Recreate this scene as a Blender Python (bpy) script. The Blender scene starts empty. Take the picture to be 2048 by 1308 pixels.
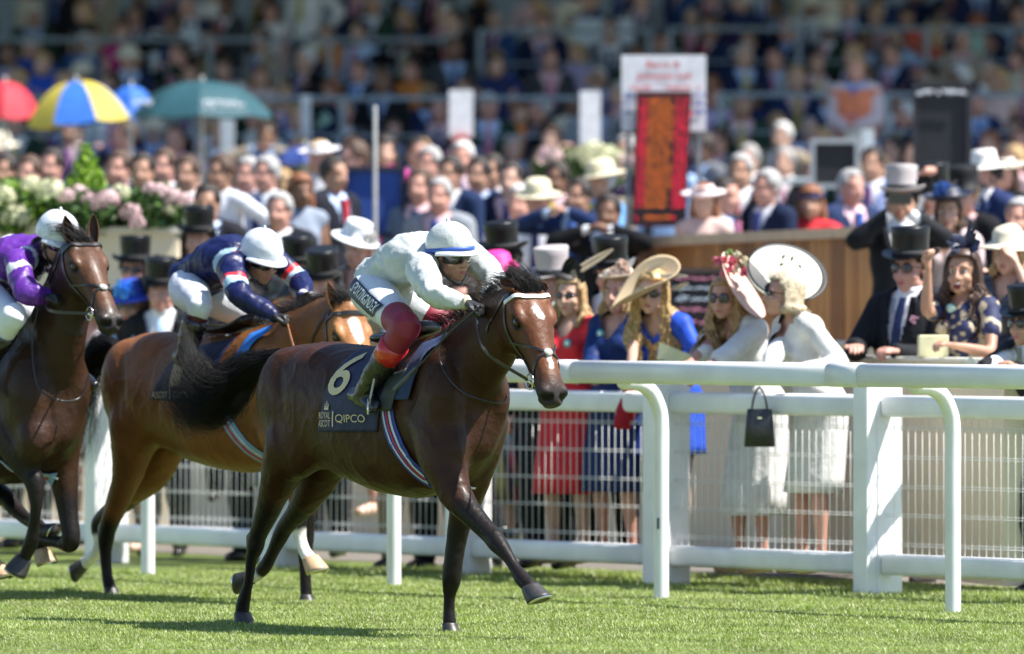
import bpy, bmesh, math, random
import numpy as np
from mathutils import Vector, Matrix, noise
from mathutils.bvhtree import BVHTree
from mathutils.geometry import interpolate_bezier

random.seed(7); rng = np.random.default_rng(7)
scene = bpy.context.scene
COL = scene.collection
WORK = bpy.data.scenes.new('workshop'); WVL = WORK.view_layers[0]
V = Vector

# ------------------------------------------------------------------ camera
F = 300.0/36*2048          # focal length in photo pixels
CAMH, HZ = 1.65, 590.0
cam_d = bpy.data.cameras.new('camera'); cam = bpy.data.objects.new('camera', cam_d); COL.objects.link(cam)
cam.location = (0, 0, CAMH); cam.rotation_euler = (math.radians(90), 0, 0)
cam_d.lens = 300; cam_d.sensor_width = 36; cam_d.clip_start = 1; cam_d.clip_end = 800
cam_d.shift_y = -(654-HZ)/2048
cam_d.dof.use_dof = True; cam_d.dof.focus_distance = 41.9; cam_d.dof.aperture_fstop = 2.6
scene.camera = cam
scene.render.resolution_x, scene.render.resolution_y = 1024, 654

# ------------------------------------------------------------------ light
SUN_AZ, SUN_EL = math.atan2(.97, -.22), math.radians(57)
SUN = V((math.sin(SUN_AZ)*math.cos(SUN_EL), math.cos(SUN_AZ)*math.cos(SUN_EL), math.sin(SUN_EL)))
w = bpy.data.worlds.new("World"); scene.world = w; w.use_nodes = True
nt = w.node_tree; bg = nt.nodes['Background']
sky = nt.nodes.new('ShaderNodeTexSky'); sky.sky_type = 'NISHITA'; sky.sun_disc = False
sky.sun_elevation = SUN_EL; sky.sun_rotation = SUN_AZ
nt.links.new(sky.outputs[0], bg.inputs[0]); bg.inputs[1].default_value = .088; sky.ozone_density = 3.0; sky.dust_density = .4
sd = bpy.data.lights.new('sun', 'SUN'); sd.energy = 4.8; sd.angle = math.radians(.53); sd.color = (1, .96, .9)
so = bpy.data.objects.new('sun', sd); COL.objects.link(so); so.rotation_euler = SUN.to_track_quat('Z', 'Y').to_euler()
so.location = (0, 40, 30)
vs = scene.view_settings; vs.view_transform = 'Standard'; vs.look = 'None'; vs.gamma = 1; vs.use_curve_mapping = False
vs.exposure = 1.15

def P(px, py, Y): return V(((px-1024)*Y/F, Y, CAMH-(py-HZ)*Y/F))
def G(px, py):
    Y = F*CAMH/(py-HZ); return V(((px-1024)*Y/F, Y, 0))

# ------------------------------------------------------------------ materials
MATS = {}
def M(name, col=(.5,.5,.5), rough=.6, metal=0., var=.12, ns=12., bump=.0, bs=40., attr=False, coat=0., sheen=0.,
      emit=0., alpha=1., stretch=(1,1,1), spec=.5, trans=0., ecol=None, sub=0.):
    key = (name,)+tuple(col)+(rough, attr)
    if key in MATS: return MATS[key]
    m = bpy.data.materials.new(name); m.use_nodes = True; nt = m.node_tree; N = nt.nodes; L = nt.links
    b = N['Principled BSDF']
    b.inputs['Roughness'].default_value = rough; b.inputs['Metallic'].default_value = metal
    b.inputs['Coat Weight'].default_value = coat; b.inputs['Coat Roughness'].default_value = .25
    b.inputs['Sheen Weight'].default_value = sheen; b.inputs['Specular IOR Level'].default_value = spec
    b.inputs['Transmission Weight'].default_value = trans
    if sub: b.inputs['Subsurface Weight'].default_value = sub; b.inputs['Subsurface Radius'].default_value = (.02,.006,.003)
    if alpha < 1: b.inputs['Alpha'].default_value = alpha
    tc = N.new('ShaderNodeTexCoord'); mp = N.new('ShaderNodeMapping'); mp.inputs['Scale'].default_value = stretch
    L.new(tc.outputs['Object'], mp.inputs[0])
    nz = N.new('ShaderNodeTexNoise'); nz.inputs['Scale'].default_value = ns; nz.inputs['Detail'].default_value = 4
    L.new(mp.outputs[0], nz.inputs['Vector'])
    mr = N.new('ShaderNodeMapRange'); mr.inputs['From Min'].default_value = .3; mr.inputs['From Max'].default_value = .7
    mr.inputs['To Min'].default_value = 1-var; mr.inputs['To Max'].default_value = 1+var
    L.new(nz.outputs['Fac'], mr.inputs[0])
    vm = N.new('ShaderNodeVectorMath'); vm.operation = 'SCALE'; L.new(mr.outputs[0], vm.inputs['Scale'])
    if attr:
        at = N.new('ShaderNodeAttribute'); at.attribute_name = 'Col'; L.new(at.outputs['Color'], vm.inputs[0])
    else: vm.inputs[0].default_value = col[:3]
    L.new(vm.outputs[0], b.inputs['Base Color'])
    if bump:
        n2 = N.new('ShaderNodeTexNoise'); n2.inputs['Scale'].default_value = bs; n2.inputs['Detail'].default_value = 3
        L.new(mp.outputs[0], n2.inputs['Vector'])
        bp = N.new('ShaderNodeBump'); bp.inputs['Strength'].default_value = bump; bp.inputs['Distance'].default_value = .02
        L.new(n2.outputs['Fac'], bp.inputs['Height']); L.new(bp.outputs[0], b.inputs['Normal'])
    if emit:
        b.inputs['Emission Color'].default_value = (*(ecol or col)[:3], 1); b.inputs['Emission Strength'].default_value = emit
    MATS[key] = m; return m

# ------------------------------------------------------------------ object helpers
BASE = {}
def mk(name, me, mats=None, parent=None, base=None):
    """link a world-coordinate mesh; child meshes share their thing's origin"""
    if isinstance(me, tuple):
        d = bpy.data.meshes.new(name); d.from_pydata([tuple(v) for v in me[0]], [], me[1]); me = d
    me.name = name
    B = V(base) if base is not None else (BASE[parent.name] if parent else V((0,0,0)))
    me.transform(Matrix.Translation(-B))
    if mats is not None:
        for m in (mats if isinstance(mats, (list, tuple)) else [mats]): me.materials.append(m)
    o = bpy.data.objects.new(name, me); COL.objects.link(o)
    if parent: o.parent = parent; o.location = B-BASE[parent.name]
    else: o.location = B
    BASE[o.name] = B
    return o
def empty(name, base):
    o = bpy.data.objects.new(name, None); COL.objects.link(o); o.location = base; o.empty_display_size = .1
    BASE[o.name] = V(base); return o
def tag(o, label=None, cat=None, group=None, kind=None):
    if label: o['label'] = label
    if cat: o['category'] = cat
    if group: o['group'] = group
    if kind: o['kind'] = kind
    return o
def smooth(me):
    me.polygons.foreach_set('use_smooth', [True]*len(me.polygons)); return me
def crom(a, n):
    """Catmull-Rom resample rows of a, n steps per span"""
    a = np.asarray(a, float); k = len(a)
    if k < 3: return np.array([a[0]+(a[-1]-a[0])*t for t in np.linspace(0,1,n+1)])
    p = np.vstack([2*a[0]-a[1], a, 2*a[-1]-a[-2]]); out = []
    for i in range(1, k):
        p0,p1,p2,p3 = p[i-1],p[i],p[i+1],p[i+2]
        for t in np.arange(n)/n:
            out.append(.5*((2*p1)+(-p0+p2)*t+(2*p0-5*p1+4*p2-p3)*t*t+(-p0+3*p1-3*p2+p3)*t**3))
    out.append(a[-1]); return np.array(out)

class Blob:
    def __init__(s): s.v = []; s.f = []; s.m = []; s.cm = 0
    def add(s, vs, fs):
        o = len(s.v); s.v += [tuple(x) for x in vs]; s.f += [tuple(i+o for i in f) for f in fs]; s.m += [s.cm]*len(fs); return s
    def rings(s, rings, cap=True, closed=True):
        n = len(rings[0]); vs = [p for r in rings for p in r]; fs = []
        for i in range(len(rings)-1):
            for k in range(n if closed else n-1):
                a = i*n+k; b = i*n+(k+1)%n; fs.append((a, b, b+n, a+n))
        if cap: fs.append(tuple(range(n))[::-1]); fs.append(tuple((len(rings)-1)*n+k for k in range(n)))
        return s.add(vs, fs)
    def loft(s, secs, n=20, sub=3, e=2.0):
        """secs: (center, axisA, axisB) vectors"""
        a = crom([[*c, *A, *B] for c, A, B in secs], sub); R = []
        for r in a:
            c, A, B = r[:3], r[3:6], r[6:9]; ring = []
            for k in range(n):
                t = 2*math.pi*k/n; ct, st = math.cos(t), math.sin(t)
                ring.append(c+A*math.copysign(abs(ct)**(2/e), ct)+B*math.copysign(abs(st)**(2/e), st))
            R.append(ring)
        return s.rings(R)
    def tube(s, pts, rad, ref=None, n=12, sub=3, round_=True, rb=None):
        """rad: list of r or (ra along ref side, rb across)"""
        rr = [(r, r) if not isinstance(r, (tuple, list)) else r for r in (rad if isinstance(rad, (list, tuple)) and len(rad)==len(pts) else [rad]*len(pts))]
        a = crom([[*p, *r] for p, r in zip(pts, rr)], sub); R = []; N = len(a)
        prev = V(ref) if ref is not None else None; secs = []
        for i in range(N):
            t = V(a[min(i+1,N-1)][:3]-a[max(i-1,0)][:3])
            if t.length < 1e-9: t = V((0,0,1))
            t.normalize()
            if prev is None: prev = t.orthogonal()
            u = (prev-t*prev.dot(t))
            if u.length < 1e-6: u = t.orthogonal()
            u.normalize(); 
            if ref is None: prev = u
            secs.append((V(a[i][:3]), u, t.cross(u), max(a[i][3],1e-4), max(a[i][4],1e-4), t))
        def ring(c,u,w,ra,rb_): return [c+u*(ra*math.cos(2*math.pi*k/n))+w*(rb_*math.sin(2*math.pi*k/n)) for k in range(n)]
        if round_:
            c,u,w_,ra,rb_,t = secs[0]
            for q in (1.0,.75,.4): 
                m_ = min(ra,rb_)*q; f = math.sqrt(max(0,1-q*q)) or .15; R.append(ring(c-t*m_,u,w_,ra*f,rb_*f))
        for c,u,w_,ra,rb_,t in secs: R.append(ring(c,u,w_,ra,rb_))
        if round_:
            c,u,w_,ra,rb_,t = secs[-1]
            for q in (.4,.75,1.0):
                m_ = min(ra,rb_)*q; f = math.sqrt(max(0,1-q*q)) or .15; R.append(ring(c+t*m_,u,w_,ra*f,rb_*f))
        return s.rings(R)
    def ell(s, c, r, M3=None, n=16, m=10):
        c = V(c); R = []
        if not isinstance(r,(tuple,list)): r = (r,r,r)
        for i in range(m+1):
            ph = math.pi*(i+.02)/(m+.04); ring = []
            for k in range(n):
                t = 2*math.pi*k/n; p = V((r[0]*math.sin(ph)*math.cos(t), r[1]*math.sin(ph)*math.sin(t), r[2]*math.cos(ph)))
                if M3 is not None: p = M3 @ p
                ring.append(c+p)
            R.append(ring[::-1])
        return s.rings(R)
    def box(s, c, h, M3=None):
        c = V(c); vs = []
        for x in (-1,1):
            for y in (-1,1):
                for z in (-1,1):
                    p = V((x*h[0],y*h[1],z*h[2])); vs.append(c+(M3@p if M3 is not None else p))
        return s.add(vs, [(0,1,3,2),(4,6,7,5),(0,4,5,1),(2,3,7,6),(0,2,6,4),(1,5,7,3)])
    def lathe(s, prof, M4, n=24, sq=(1,1)):
        R = [[M4 @ V((r*math.cos(2*math.pi*k/n)*sq[0], r*math.sin(2*math.pi*k/n)*sq[1], z)) for k in range(n)] for r, z in prof]
        return s.rings(R)
    def raw(s, name='m', sm=True):
        me = bpy.data.meshes.new(name); me.from_pydata(s.v, [], s.f)
        if s.cm or any(s.m): me.polygons.foreach_set('material_index', s.m)
        me.validate()
        if sm: smooth(me)
        return me
    def mesh(s, vox=.012, it=3, name='m'):
        return remesh(s.raw(), vox, it)
def remesh(me, vox, it=3):
    o = bpy.data.objects.new('tmp', me); WORK.collection.objects.link(o)
    r = o.modifiers.new('r', 'REMESH'); r.mode = 'VOXEL'; r.voxel_size = vox
    if it: k = o.modifiers.new('s', 'SMOOTH'); k.factor = .5; k.iterations = it
    WVL.update(); dg = WVL.depsgraph
    out = bpy.data.meshes.new_from_object(o.evaluated_get(dg))
    bpy.data.objects.remove(o); bpy.data.meshes.remove(me); out.materials.clear()
    return smooth(out)
def getv(me):
    a = np.empty(len(me.vertices)*3); me.vertices.foreach_get('co', a); return a.reshape(-1,3)
def setv(me, a): me.vertices.foreach_set('co', np.ascontiguousarray(a, float).ravel()); me.update()
def paint(me, c):
    at = me.color_attributes.new('Col', 'FLOAT_COLOR', 'POINT')
    n = len(me.vertices); a = np.ones((n,4)); a[:,:3] = c; at.data.foreach_set('color', a.ravel()); return me
def cut(me, fn):
    """delete faces whose centre satisfies fn(Nx3)->mask"""
    bm = bmesh.new(); bm.from_mesh(me); bm.faces.ensure_lookup_table()
    c = np.array([f.calc_center_median()[:] for f in bm.faces])
    if len(c):
        mk_ = fn(c); bmesh.ops.delete(bm, geom=[bm.faces[i] for i in np.nonzero(mk_)[0]], context='FACES')
    bm.to_mesh(me); bm.free(); return me
def join(mes):
    bm = bmesh.new()
    for m in mes: bm.from_mesh(m)
    me = bpy.data.meshes.new('j'); bm.to_mesh(me); bm.free(); return smooth(me)
def wrinkle(me, amp, sc, seed=0, stretch=(1,1,1), ridge=False):
    nn = np.empty(len(me.vertices)*3); me.vertices.foreach_get('normal', nn); nn = nn.reshape(-1,3); co = getv(me)
    d = np.array([noise.noise(V((x*sc*stretch[0]+seed, y*sc*stretch[1], z*sc*stretch[2])))+.5*noise.noise(V((x*sc*2.1+seed,y*sc*2.1,z*sc*2.1))) for x,y,z in co])
    if ridge: d = np.clip(1-np.abs(d)*2.6, 0, 1)**1.5-.3
    setv(me, co+nn*(d*amp)[:,None]); return me
def strands(name, lines, r=.002, mat=None, parent=None, taper=True):
    """3-sided hair tubes along polylines (arrays of equal length)"""
    groups = {}
    for ln in lines: groups.setdefault(len(ln), []).append(np.asarray([tuple(p) for p in ln], float))
    VS = []; FS = []; o = 0; kk = 2.094*np.arange(3)
    for n, g in groups.items():
        a = np.array(g); t = np.empty_like(a); t[:,1:-1] = a[:,2:]-a[:,:-2]; t[:,0] = a[:,1]-a[:,0]; t[:,-1] = a[:,-1]-a[:,-2]
        t /= np.linalg.norm(t, axis=2, keepdims=True)+1e-9; u = np.cross(t, (.3,.5,.81)); u /= np.linalg.norm(u, axis=2, keepdims=True)+1e-9; w_ = np.cross(t, u)
        q = (r*(1-.75*np.arange(n)/(n-1)) if taper else np.full(n, r))[None,:,None,None]
        v = a[:,:,None]+(u[:,:,None]*np.cos(kk)[None,None,:,None]+w_[:,:,None]*np.sin(kk)[None,None,:,None])*q
        VS.append(v.reshape(-1,3)); m = len(g); b0 = (np.arange(m)*n*3)[:,None,None]+(np.arange(n-1)*3)[None,:,None]+o
        k0 = np.arange(3)[None,None,:]; k1 = (np.arange(3)+1)%3; A = b0+k0; B = b0+k1[None,None,:]
        FS.append(np.stack([A,B,B+3,A+3], -1).reshape(-1,4)); o += m*n*3
    vs = np.concatenate(VS); fs = np.concatenate(FS)
    me = bpy.data.meshes.new(name); me.vertices.add(len(vs)); me.vertices.foreach_set('co', vs.ravel()); me.loops.add(fs.size); me.loops.foreach_set('vertex_index', fs.ravel().astype(np.int32))
    me.polygons.add(len(fs)); me.polygons.foreach_set('loop_start', np.arange(len(fs), dtype=np.int32)*4); me.update(calc_edges=True); smooth(me)
    return mk(name, me, mat, parent)
def ribbon(b, pts, nrm, wd, th):
    """flat strap along pts with surface normals nrm"""
    R = []
    for i in range(len(pts)):
        t = (pts[min(i+1,len(pts)-1)]-pts[max(i-1,0)]).normalized(); n = nrm[i]; s = t.cross(n).normalized()
        p = pts[i]; R.append([p-s*wd+n*0, p+s*wd+n*0, p+s*wd+n*th, p-s*wd+n*th])
    b.rings(R)
def textmesh(s, size, font_shear=0., ext=.0, spacing=1., bold=0.):
    c = bpy.data.curves.new('t', 'FONT'); c.body = s; c.size = size; c.align_x = 'CENTER'; c.align_y = 'CENTER'
    c.shear = font_shear; c.extrude = ext; c.space_character = spacing; c.offset = bold; c.resolution_u = 4
    o = bpy.data.objects.new('t', c); WORK.collection.objects.link(o)
    WVL.update(); dg = WVL.depsgraph
    me = bpy.data.meshes.new_from_object(o.evaluated_get(dg)); bpy.data.objects.remove(o); bpy.data.curves.remove(c)
    me.materials.clear(); return me
def basis(side, fwd, up): return Matrix((side, fwd, up)).transposed()
def frame(o, fwd, up):
    f = V(fwd).normalized(); u = V(up); u = (u-f*u.dot(f)).normalized(); s = f.cross(u)
    m = basis(s, f, u).to_4x4(); m.translation = V(o); return m
# ================================================================== setting
HD = V((.592,-.806,0)).normalized()      # racing direction
RT = V((-.806,-.592,0)).normalized()     # its right-hand side: away from the fence, towards the lens
UP = V((0,0,1))
blk = M('black_leather', (.012,.011,.010), .35, var=.2, coat=.3)
steel = M('bright_metal', (.7,.68,.62), .2, metal=1., var=.03)
white = M('white_paint', (.84,.84,.84), .35, var=.08, ns=3, coat=.2)
white2 = M('white_plastic', (.84,.84,.84), .4, var=.08, ns=5)

def mat_grass(name, c1, c2):
    m = bpy.data.materials.new(name); m.use_nodes = True; nt = m.node_tree; N = nt.nodes; L = nt.links; b = N['Principled BSDF']
    tc = N.new('ShaderNodeTexCoord'); n1 = N.new('ShaderNodeTexNoise'); n1.inputs['Scale'].default_value = 1.3; n1.inputs['Detail'].default_value = 8
    L.new(tc.outputs['Object'], n1.inputs[0]); n1.inputs['Roughness'].default_value = .7
    cr = N.new('ShaderNodeValToRGB'); cr.color_ramp.elements[0].position = .35; cr.color_ramp.elements[1].position = .65
    cr.color_ramp.elements[0].color = (*c1,1); cr.color_ramp.elements[1].color = (*c2,1)
    L.new(n1.outputs['Fac'], cr.inputs[0]); L.new(cr.outputs[0], b.inputs['Base Color']); b.inputs['Roughness'].default_value = .55
    b.inputs['Specular IOR Level'].default_value = .3
    return m
gm = mat_grass('turf', (.09,.13,.025), (.15,.2,.045))
def sheet(name, x0,x1,y0,y1,z,mat,nx=1,ny=1):
    vs = [(x0+(x1-x0)*i/nx, y0+(y1-y0)*j/ny, z) for j in range(ny+1) for i in range(nx+1)]
    fs = [(j*(nx+1)+i, j*(nx+1)+i+1, (j+1)*(nx+1)+i+1, (j+1)*(nx+1)+i) for j in range(ny) for i in range(nx)]
    return mk(name, (vs, fs), mat)
ground = sheet('ground', -150, 150, -20, 700, 0, gm); tag(ground, kind='structure')

# grass blades over the stretch of turf in view
def grass():
    n = 430000
    y = 38.6+(51.0-38.6)*rng.random(n)**1.25; x = (rng.random(n)*2-1)*(y*1080/F)
    # keep away from beyond the spectators' hard standing
    q = (x-2.274)*RT.x+(y-44)*RT.y        # distance towards the track from the running rail
    keep = q > -2.62
    x, y, q = x[keep], y[keep], q[keep]; n = len(x)
    clump = np.array([noise.noise(V((a*2.2, b*2.2, 0))) for a, b in zip(x[::1], y[::1])])
    near = np.exp(-((q+1.9)/.5)**2)+np.exp(-((q+1.15)/.28)**2)+np.exp(-((q+.0)/.25)**2)*.3
    h = (.017+.012*rng.random(n)+.008*clump)*(1+1.1*near*rng.random(n))
    a = rng.random(n)*2*np.pi; lean = (.25+.7*rng.random(n))*h; wd = .0019+.0016*rng.random(n)
    dx, dy = np.cos(a), np.sin(a); sx, sy = -dy*wd, dx*wd
    z0 = np.zeros(n)
    v = np.empty((n,5,3))
    v[:,0] = np.c_[x-sx, y-sy, z0]; v[:,1] = np.c_[x+sx, y+sy, z0]
    v[:,2] = np.c_[x+dx*lean*.35+sx*.8, y+dy*lean*.35+sy*.8, h*.6]; v[:,3] = np.c_[x+dx*lean*.35-sx*.8, y+dy*lean*.35-sy*.8, h*.6]
    v[:,4] = np.c_[x+dx*lean, y+dy*lean, h]
    base = np.arange(n)*5
    quad = np.c_[base, base+1, base+2, base+3]; tri = np.c_[base+3, base+2, base+4]
    loops = np.empty((n,7), np.int32); loops[:,:4] = quad; loops[:,4:] = tri
    me = bpy.data.meshes.new('grass'); me.vertices.add(n*5); me.vertices.foreach_set('co', v.ravel())
    me.loops.add(n*7); me.loops.foreach_set('vertex_index', loops.ravel())
    me.polygons.add(n*2); st = np.empty((n,2), np.int32); st[:,0] = np.arange(n)*7; st[:,1] = st[:,0]+4
    me.polygons.foreach_set('loop_start', st.ravel()); me.update(calc_edges=True)
    c = np.empty((n,3)); t = rng.random(n)[:,None]; dry = (rng.random(n) < .22)[:,None]
    c[:] = np.array([.14,.215,.026])*(1-t)+np.array([.31,.40,.075])*t
    c = np.where(dry, np.array([.50,.52,.27]), c); c *= (1+.35*clump)[:,None]
    paint(me, np.repeat(c, 5, 0))
    m = M('grass_blade', (.1,.2,.03), .5, attr=True, var=.05, spec=.5)
    b = m.node_tree.nodes['Principled BSDF']; tr = m.node_tree.nodes.new('ShaderNodeBsdfTranslucent'); mx = m.node_tree.nodes.new('ShaderNodeMixShader')
    mx.inputs[0].default_value = .35; m.node_tree.links.new(b.inputs['Base Color'].links[0].from_socket, tr.inputs[0])
    m.node_tree.links.new(b.outputs[0], mx.inputs[1]); m.node_tree.links.new(tr.outputs[0], mx.inputs[2])
    m.node_tree.links.new(mx.outputs[0], m.node_tree.nodes['Material Output'].inputs[0])
    o = mk('grass', me, m); tag(o, 'short mown turf of the racecourse with taller tufts along the rails', 'grass', kind='stuff')
grass()

# ---- hard standing behind the picket fence
R0 = V((2.274, 44.0, 0))                 # foot of the right-hand running rail post
def RL(s, q, z=0): return R0-HD*s-RT*q+UP*z      # s metres back along the course, q metres towards the crowd
pv = M('pale_paving', (.15,.13,.105), .8, var=.15, ns=3, bump=.2, bs=60)
vs = [RL(-30,2.6,.004), RL(60,2.6,.004), RL(60,40,.004), RL(-30,40,.004)]
tag(mk('spectator_pavement', (vs,[(0,1,2,3)]), pv), kind='structure')

# ---- running rail with swan-neck posts
SP = 2.482
rail = empty('running_rail', RL(0,0)); tag(rail, 'white rounded running rail on curved white swan-neck posts, nearest the horses', 'rail')
def railpiece(s0, s1):
    b = Blob(); R = []
    for s in (s0, s1):
        c = RL(s, -.27, 1.235); ring = []
        for k in range(20):
            t = 2*math.pi*k/20; ct, st = math.cos(t), math.sin(t)
            ring.append(c-RT*(-.052*math.copysign(abs(ct)**.6, ct))+UP*(.062*math.copysign(abs(st)**.75, st)))
        R.append(ring)
    b.rings(R); return b.raw()
for i in range(-1, 7):
    mk('rail_section', railpiece(i*SP+.504, (i+1)*SP+.50), white, rail)
    b = Blob(); R = []
    for s in (i*SP+.40, i*SP+.66):
        c = RL(s, -.27, 1.235)
        R.append([c+RT*(.054*math.copysign(abs(math.cos(t))**.6, math.cos(t)))+UP*(.064*math.copysign(abs(math.sin(t))**.75, math.sin(t))) for t in np.linspace(0,2*math.pi,20,endpoint=False)])
    mk('rail_joint', b.rings(R).raw(), white, rail)
for i in range(-1, 7):
    s = i*SP
    pts = [RL(s,0,-.05), RL(s,0,.3), RL(s,0,.7), RL(s,0,.95), RL(s,-.02,1.05), RL(s,-.075,1.135), RL(s,-.16,1.175), RL(s,-.25,1.18)]
    p = mk('curved_post', Blob().tube(pts, .041, ref=HD, n=18, sub=4).raw(), white, rail)
    if i == 1:
        b = Blob(); c = RL(s-.02,-.036,.42)+V((.0,-.006,0)); b.box(c, (.006,.004,.03), basis(HD, RT, UP)); 
        mk('plate', b.raw(sm=False), M('dark_plate', (.03,.05,.06), .4), p)

# ---- second fence: square posts, two beams and welded mesh
fence = empty('mesh_fence', RL(-.05,1.19)); tag(fence, 'white post and beam fence filled with white welded wire mesh, between rail and spectators', 'fence')
Q = 1.2
def fpost(px, py):                       # pixel foot of the post's track-side corner -> s along the fence
    g = G(px, py); return -(g-R0).dot(HD)
sp_ = [(1712,1196),(1341,1172),(999,1153),(686,1137),(371,1121)]
ss = [fpost(*p) for p in sp_]; step = (ss[-1]-ss[0])/4
ss = [ss[0]+i*step for i in range(-1, 9)]
PW = .085
mB = basis(HD, RT, UP)
for s in ss:
    b = Blob(); b.box(RL(s, Q, .565), (.062,.036,.605), mB); b.box(RL(s,Q+.125,.565),(.062,.09,.605), mB)
    me = b.raw(sm=False); o = mk('square_post', me, white2, fence); bv = o.modifiers.new('b','BEVEL'); bv.width = .008; bv.segments = 2
wm = M('white_wire', (.75,.75,.73), .4, var=.03)
for a, c in zip(ss[:-1], ss[1:]):
    for z, hh in ((1.09-.045,.06),(.182,.058)):
        R = []
        for s_, sc in ((a+.066,.8),(a+.075,1),(c-.075,1),(c-.066,.8)):
            cc = RL(s_, Q+.1, z)
            R.append([cc+RT*(.045*sc*math.copysign(abs(math.cos(t))**.5, math.cos(t)))+UP*(hh*sc*math.copysign(abs(math.sin(t))**.5, math.sin(t))) for t in np.linspace(.1,2*math.pi+.1,20,endpoint=False)])
        mk('beam', Blob().rings(R).raw(), white2, fence)
    b = Blob(); n = int(round((c-a-.14)/.061))
    for k in range(1, n):
        s_ = a+.07+(c-a-.14)*k/n
        b.tube([RL(s_,Q+.1,.23), RL(s_,Q+.1,1.0)], .0023, n=5, sub=1, round_=False)
    for z in (.285,.444,.60,.76,.92):
        b.tube([RL(a+.066,Q+.094,z), RL(c-.066,Q+.094,z)], .0021, n=5, sub=1, round_=False)
        b.tube([RL(a+.066,Q+.094,z+.014), RL(c-.066,Q+.094,z+.014)], .0021, n=5, sub=1, round_=False)
    w_ = mk('wire_mesh', b.raw(), wm, fence); w_['kind'] = 'stuff'
# ================================================================== walls, planters, boards
cream = M('cream_paint', (.76,.65,.46), .6, var=.05, ns=3); creamt = M('cream_top', (.72,.69,.58), .6, var=.05)
def wallseg(name, A, B, z0, z1, th, mat, cap=None, capth=.03, label=None, cat='wall', z1b=None, over=.03):
    """wall from ground point A to B"""
    A = V((A.x,A.y,0)); B = V((B.x,B.y,0)); d = (B-A).normalized(); n = UP.cross(d); z1b = z1 if z1b is None else z1b
    if n.y < 0: n = -n
    e = empty(name, A); tag(e, label, cat)
    vs = [A+UP*z0, B+UP*z0, B+UP*z1b, A+UP*z1]; vs += [v+n*th for v in vs]
    mk('panel', (vs, [(0,1,2,3),(7,6,5,4),(0,4,5,1),(3,2,6,7),(1,5,6,2),(0,3,7,4)]), mat, e)
    if cap:
        vs = [A-d*over-n*over+UP*(z1+.001), B+d*over-n*over+UP*(z1b+.001), B+d*over-n*over+UP*(z1b+capth), A-d*over-n*over+UP*(z1+capth)]; vs += [v+n*(th+2*over) for v in vs]
        o = mk('ledge', (vs, [(0,1,2,3),(7,6,5,4),(0,4,5,1),(3,2,6,7),(1,5,6,2),(0,3,7,4)]), cap, e); bv = o.modifiers.new('b','BEVEL'); bv.width = .008
    return e, A, B, d, n
A = P(1560,0,50.6); B = P(2008,0,46.9)
w1 = wallseg('garden_wall', A, B, .05, 1.27, .12, cream, creamt, label='pale cream waist-high wall on the right that the shouting woman leans over', cat='wall')
A2 = P(-400,0,66); B2 = P(2200,0,51.5)
w2 = wallseg('garden_wall', A2, B2, 0, 1.33, .14, cream, creamt, label='long pale cream wall running behind the whole front row of spectators')
# timber front of the raised deck
wood = [M('varnished_board_%s'%n, c, .5, var=.3, ns=6, stretch=(6,6,.6), bump=.2) for n, c in (('warm',(.30,.135,.045)),('dark',(.20,.085,.03)),('gold',(.38,.19,.065)))]
Wa, Wb = P(600,0,64.2), P(1748,0,56)
deckf = empty('timber_wall', V((Wa.x,Wa.y,0))); tag(deckf, 'varnished vertical timber boarding with a pale ledge, front of the raised spectator deck', 'wall')
d = (V((Wb.x,Wb.y,0))-V((Wa.x,Wa.y,0))); L_ = d.length; d.normalize(); n_ = UP.cross(d); n_ = -n_ if n_.y < 0 else n_
nb = int(L_/.098); bw = L_/nb
bm_ = Blob(); bm_.box((0,0,.98), (bw/2-.004, .011, .98)); bme = bm_.raw(sm=False)
rotz = math.atan2(d.y, d.x); rr = random.Random(4)
bms = []
for w_ in wood: m_ = bme.copy(); m_.materials.append(w_); bms.append(m_)
for i in range(nb):
    o = bpy.data.objects.new('board', rr.choice(bms)); COL.objects.link(o); o.parent = deckf; t = (i+.5)*bw
    o.location = d*t+n_*rr.uniform(-.003,.003); o.rotation_euler = (0,0,rotz); o.scale = (1,1,(1.90+.13*t/L_)/1.96)
bx = Blob(); zA, zB = 1.90, 2.03
def cappts(off, z0, z1): return [V((Wa.x,Wa.y,0))+n_*off+UP*(zA+z0), V((Wb.x,Wb.y,0))+n_*off+UP*(zB+z0), V((Wb.x,Wb.y,0))+n_*off+UP*(zB+z1), V((Wa.x,Wa.y,0))+n_*off+UP*(zA+z1)]
vs = cappts(-.07,.002,.07)+cappts(.22,.002,.07)
mk('ledge', (vs, [(0,1,2,3),(7,6,5,4),(0,4,5,1),(3,2,6,7),(1,5,6,2),(0,3,7,4)]), M('pale_timber', (.46,.35,.25), .6, var=.12, stretch=(1,1,1)), deckf)
vs = [V((Wa.x,Wa.y,0))+n_*.03, V((Wb.x,Wb.y,0))+n_*.03, V((Wb.x,Wb.y,1.95))+n_*.03, V((Wa.x,Wa.y,1.85))+n_*.03]
mk('backing', (vs,[(0,1,2,3)]), M('dark_backing', (.03,.02,.015), .8), deckf)
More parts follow.
